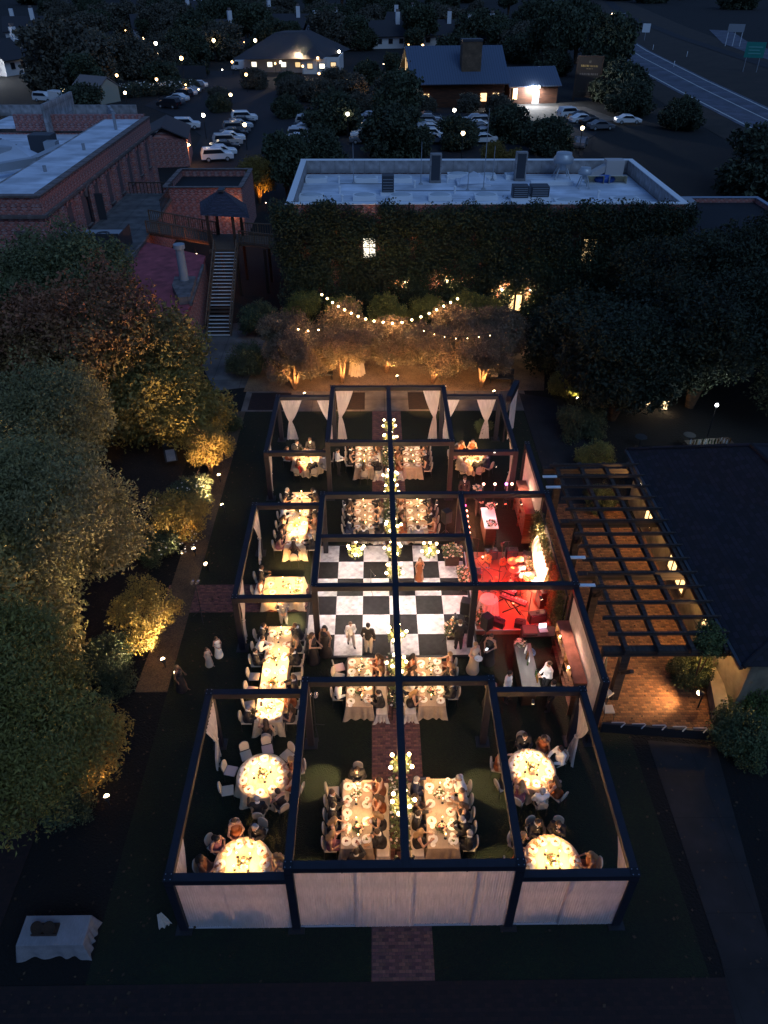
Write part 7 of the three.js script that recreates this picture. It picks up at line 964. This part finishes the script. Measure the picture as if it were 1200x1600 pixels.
// tables and things on the gravel yard
{ const o = thing('cocktail_table', 'tall round table with floor length white cloth on the gravel yard', 'table', [-1.9, 0.024, -23.0]); part('cloth', clothRound(0.48, 1.08), M.linen, o); part('tabletop', cyl(0.45, 0.45, 0.03, 0, 1.04, 0, 24), M.woodDark, o); part('flowers', flowerHeads(12, () => [rr(-0.15, 0.15), rr(1.12, 1.25), rr(-0.15, 0.15)], 0.05), M.petal[0], o); }
function benchSet(label, x, z, t) { const o = thing('lounge_bench', label, 'bench', [x, 0.024, z], t); part('seat', rbox(1.7, 0.12, 0.6, 0.04, 0, 0.36, 0), M.blackMetal, o); part('backrest', rbox(1.7, 0.4, 0.1, 0.03, 0, 0.5, -0.28), M.blackMetal, o); for (const x2 of [-0.75, 0.75]) for (const z2 of [-0.22, 0.22]) part('leg', box(0.05, 0.36, 0.05, x2, 0, z2), M.blackMetal, o); part('cushion', rbox(0.5, 0.14, 0.4, 0.06, -0.5, 0.49, 0), M.cream, o); }
benchSet('dark garden bench with a pale cushion left of the second olive tree', -4.4, -22.2, 0.1); benchSet('dark garden bench right of the rightmost lit olive', 8.2, -21.6, -0.1); benchSet('dark garden bench behind the rightmost lit olive', 8.0, -23.2, 0);
{ const o = thing('draped_screen', 'free standing white draped panel with black top at the rear right corner of the lawn', 'screen', [7.75, 0, -14.6], 1.2); part('cloth', pleated(2.7, 0.05, (t) => [-1.0 + 0.25 * t, 1.0 - 0.1 * t, 0.03], 10, 0.04, 80, 12, 5), M.drape, o); part('top_frame', box(2.2, 0.5, 0.3, 0, 2.7, -0.1), M.frame, o); for (const x of [-1, 1]) part('post', box(0.1, 2.7, 0.1, x, 0, -0.15), M.frame, o); }
shrubG('small flowering bush at the foot of the outer rear right curtain', 6.1, -14.6, 0.5, 0.6, 160, flat(0.07, 0.09, 0.03), 0.4);
// outdoor bar at the far right edge
{ const o = thing('outdoor_bar', 'dark outdoor counter crowded with bottles beyond the shingled house', 'bar', [19.0, 0, -11.8], 0.12); part('countertop', rbox(2.8, 0.08, 0.8, 0.02, 0, 1.0, 0), M.woodDark, o); part('base', box(2.6, 1.0, 0.6, 0, 0, 0), M.blackMetal, o); part('blue_bin', box(0.4, 0.7, 0.45, 1.6, 0, 0.4), mat(0.03, 0.12, 0.45, 0.5), o); part('box', box(0.5, 0.4, 0.4, 1.9, 0, 0.9), M.cream, o); }
for (let k = 0; k < 20; k++) bottleAt(17.8 + k * 0.125, 1.082, -11.65 - k * 0.012 + (k % 3) * 0.12, 'on the outdoor counter beyond the shingled house');
for (const [x, z, w] of [[16.6, -11.5, 'left of the outdoor counter'], [18.4, -13.2, 'behind the outdoor counter'], [15.4, -13.0, 'in the dark left of the outdoor counter']]) { const o = thing('cafe_table', `small dark round table ${w}`, 'table', [x, 0, z]); part('tabletop', cyl(0.36, 0.36, 0.03, 0, 0.72, 0, 16), M.darkMetal, o); part('leg', cyl(0.03, 0.03, 0.72, 0, 0, 0, 6), M.blackMetal, o); part('foot', cyl(0.25, 0.22, 0.02, 0, 0, 0, 12), M.blackMetal, o); }
{ const o = thing('lantern', 'bright white work lamp over the outdoor counter', 'lamp', [19.6, 0, -13.4]); part('pole', rod([0, 0, 0], [0, 2.6, 0], 0.03), M.blackMetal, o); part('lamp_bulb', ball(0.1, 0, 2.66, 0, 8), M.lampWhite, o); point([19.6, 2.66, -13.4], [0.85, 1, 0.95], 5, 5); }
for (const [x, z, w] of [[17.4, -18.2, 'left of two, deep under the dark trees'], [18.4, -17.7, 'right of two, deep under the dark trees']]) { const o = thing('lantern', `warm lantern on the ground, ${w}`, 'lantern', [x, 0, z]); part('frame', [box(0.4, 0.05, 0.4, 0, 0, 0), box(0.4, 0.05, 0.4, 0, 0.7, 0)], M.blackMetal, o); part('lamp_glass', box(0.32, 0.62, 0.32, 0, 0.06, 0), glow(1, 0.7, 0.42, 0.35), o); point([x, 0.37, z + 0.4], [1, 0.7, 0.4], 0.8, 4); }
// chairs and table outside the bar wall
for (const [x, z, w] of [[8.55, 6.1, 'by the near pergola post'], [8.4, 6.9, 'nearest the patio barrier']]) dup(chairProto, `white chair on the brick patio ${w}`, [x, 0.034, z], rr(0, 6));
// foreground: cloth covered table with two baskets on a tray
{ const o = thing('banquet_table', 'table in the lower left corner under a white cloth', 'table', [-10.2, 0, 15.0]); part('tabletop', box(1.9, 0.03, 0.8, 0, 0.73, 0), M.woodDark, o); for (const x of [-0.8, 0.8]) for (const z of [-0.3, 0.3]) part('leg', rod([x, 0.73, z], [x, 0, z], 0.02), M.blackMetal, o);
  top('tablecloth', put(clothRect(1.95, 0.84, 0.77), -10.2, 0.002, 15.0), M.linenBlue, 'bluish white cloth over the table in the lower left corner', 'tablecloth');
  const t = thing('tray', 'dark wooden tray on the cloth covered corner table', 'tray', [-10.45, 0.775, 15.0]); part('base', box(0.75, 0.03, 0.34, 0, 0, 0), M.woodDark, t); part('rim', [box(0.75, 0.06, 0.02, 0, 0.03, 0.16), box(0.75, 0.06, 0.02, 0, 0.03, -0.16)], M.woodDark, t);
  M.wicker = new THREE.MeshStandardMaterial({ map: rep(T.wood, 3), color: C(0.3, 0.26, 0.24), roughness: 0.95 });
  for (const [x, w] of [[-10.65, 'left'], [-10.3, 'right']]) { const b = thing('wicker_basket', `${w} of two dark round baskets leaning on the tray`, 'basket', [x, 0.84, 14.95], 0); part('bowl', put(lathe([[0, 0], [0.12, 0.01], [0.19, 0.12], [0.17, 0.12], [0.1, 0.03], [0, 0.02]], 18), 0, 0.05, 0, 0.7), M.wicker, b); for (let k = 0; k < 3; k++) part('coil', put(put(new THREE.TorusGeometry(0.13 + k * 0.025, 0.012, 5, 20), 0, 0, 0, PI / 2), 0, 0.08 + k * 0.03, 0.03 + k * 0.025, 0.7), M.wicker, b); } }
{ const o = thing('sandwich_board', 'dark A frame board with a white sheet on the left garden path', 'board', [-12.4, 0, -11.0], 0.3); part('panel', [put(box(0.7, 1.1, 0.04, 0, 0, 0), 0, 0.55, 0.2, -0.3), put(box(0.7, 1.1, 0.04, 0, 0, 0), 0, 0.55, -0.2, 0.3)], M.blackMetal, o); part('sheet', put(box(0.5, 0.8, 0.01, 0, 0, 0), 0, 0.62, 0.24, -0.3), M.linenBlue, o); }
for (const [x, z, w] of [[-7.2, 14.6, 'left'], [6.98, 14.0, 'right']]) { const o = thing('loose_drape', `small end of white cloth spilling past the front ${w} corner of the frame`, 'cloth', [x, 0, z]); part('cloth', put(pleated(0.9, 0.02, (t) => [-0.05 - 0.1 * t, 0.08 + 0.18 * t, 0.03], 3, 0.04, 20, 10, x), 0, 0, 0, 0, w === 'left' ? 0.4 : -0.4), M.drape, o); }

// clutter on the stage
amp('small combo amplifier at the right rear of the stage', 6.75, -2.2, -0.5, 0.5, 0.45); amp('wedge monitor at the left edge of the stage beside the guitars', 4.2, -1.1, 1.6, 0.5, 0.3); amp('black equipment case at the near right of the stage', 6.5, 1.9, 0.2, 0.8, 0.5); amp('tall amplifier stack behind the drums', 6.85, 0.9, -1.4, 0.6, 0.95); amp('wedge monitor before the keyboards', 5.7, 2.25, 2.9, 0.5, 0.3);
mic('microphone stand over the drum kit', 6.0, 0.4, 0.4, SY, 0.4); mic('microphone stand at the centre front of the stage', 5.0, 0.1, -1.6); mic('microphone stand at the near right of the stage', 6.2, 1.5, -2.2);
{ const o = thing('stage_cables', 'black and orange cables trailing over the stage floor', 'cables', [0, 0, 0]); [[M.blackMetal, [[4.3, 0.33, -2], [4.9, 0.33, -0.9], [4.6, 0.33, 0.2], [5.2, 0.33, 0.6]]], [M.blackMetal, [[5.6, 0.33, -1.3], [5.2, 0.33, -0.3], [5.5, 0.33, 0.5], [6.2, 0.33, 2.2]]], [mat(0.5, 0.16, 0.03), [[5.9, 0.33, 0.9], [5.8, 0.33, 1.5], [6.1, 0.33, 1.9], [6.4, 0.33, 2.3]]], [M.blackMetal, [[4.2, 0.33, 0.8], [4.8, 0.33, 1.2], [4.9, 0.33, 1.9]]]].forEach(([m, p]) => part('cable', tube(p, 0.014, 5, 30), m, o)); }
for (const [x, z, w] of [[4.9, -0.6, 'left'], [5.25, -0.55, 'middle'], [5.1, -0.9, 'far']]) { const o = thing('effects_pedal', `small pedal on the stage floor before the guitars, ${w} one`, 'pedal', [x, SY, z], rr(-0.4, 0.4)); part('case', rbox(0.13, 0.05, 0.18, 0.01, 0, 0, 0), pick([M.chrome, M.guitarWood]), o); part('footswitch', cyl(0.015, 0.015, 0.02, 0, 0.05, 0.05, 8), M.chrome, o); }
for (const [x, z, w] of [[4.6, -2.3, 'beside the honey coloured guitar'], [5.6, 0.9, 'before the drum kit'], [6.9, -0.8, 'at the foot of the white drape']]) { const o = thing('stage_lamp', `small red glowing lamp on the stage floor ${w}`, 'lamp', [x, SY, z]); part('base', cyl(0.07, 0.06, 0.1, 0, 0, 0, 8), M.blackMetal, o); part('lamp_bulb', ball(0.06, 0, 0.14, 0, 8), glow(1, 0.2, 0.1, 7), o); point([x, SY + 0.14, z], [1, 0.15, 0.06], 3, 4); }
floorFlowers('flowers along the foot of the leaf backdrop at the right rear of the stage', 6.75, -1.5, 0.4, 1.2, 0.4, SY, 0);
// fallen leaves on the grass and paths
{ const g = new THREE.BufferGeometry(); g.setAttribute('position', new THREE.Float32BufferAttribute([-0.035, 0.004, 0, 0, 0.012, 0.05, 0.035, 0.004, 0, -0.035, 0.004, 0, 0.035, 0.004, 0, 0, 0.01, -0.05], 3)); g.computeVertexNormals(); const n = 1300, im = shade(new THREE.InstancedMesh(g, new THREE.MeshStandardMaterial({ color: C(1, 1, 1), roughness: 0.9, side: THREE.DoubleSide }), n)), q = new THREE.Quaternion(), c = new THREE.Color();
  for (let i = 0; i < n; i++) { const e = rnd(), x = e < 0.45 ? -9 - rr(-1.5, 6) : e < 0.7 ? rr(-9, 9) : rr(7.7, 12.5), z = rr(-17, 17); if (x > -6.5 && x < 7.4 && z > -14 && z < 14.6) continue; im.setMatrixAt(i, M4.compose(V(x, 0.04, z), q.setFromEuler(new THREE.Euler(0, rnd() * 6.28, rr(-0.2, 0.2))), V(1, 1, 1).multiplyScalar(rr(0.6, 1.5)))); const v = rr(0.4, 1.2); im.setColorAt(i, c.setRGB(0.06 * v, 0.035 * v, 0.018 * v)); }
  im.name = 'fallen_leaves'; tag(im, 'dry leaves scattered over the lawn edges and paths', 'leaves', undefined, 'stuff'); scene.add(im); }

renderer.render(scene, camera);
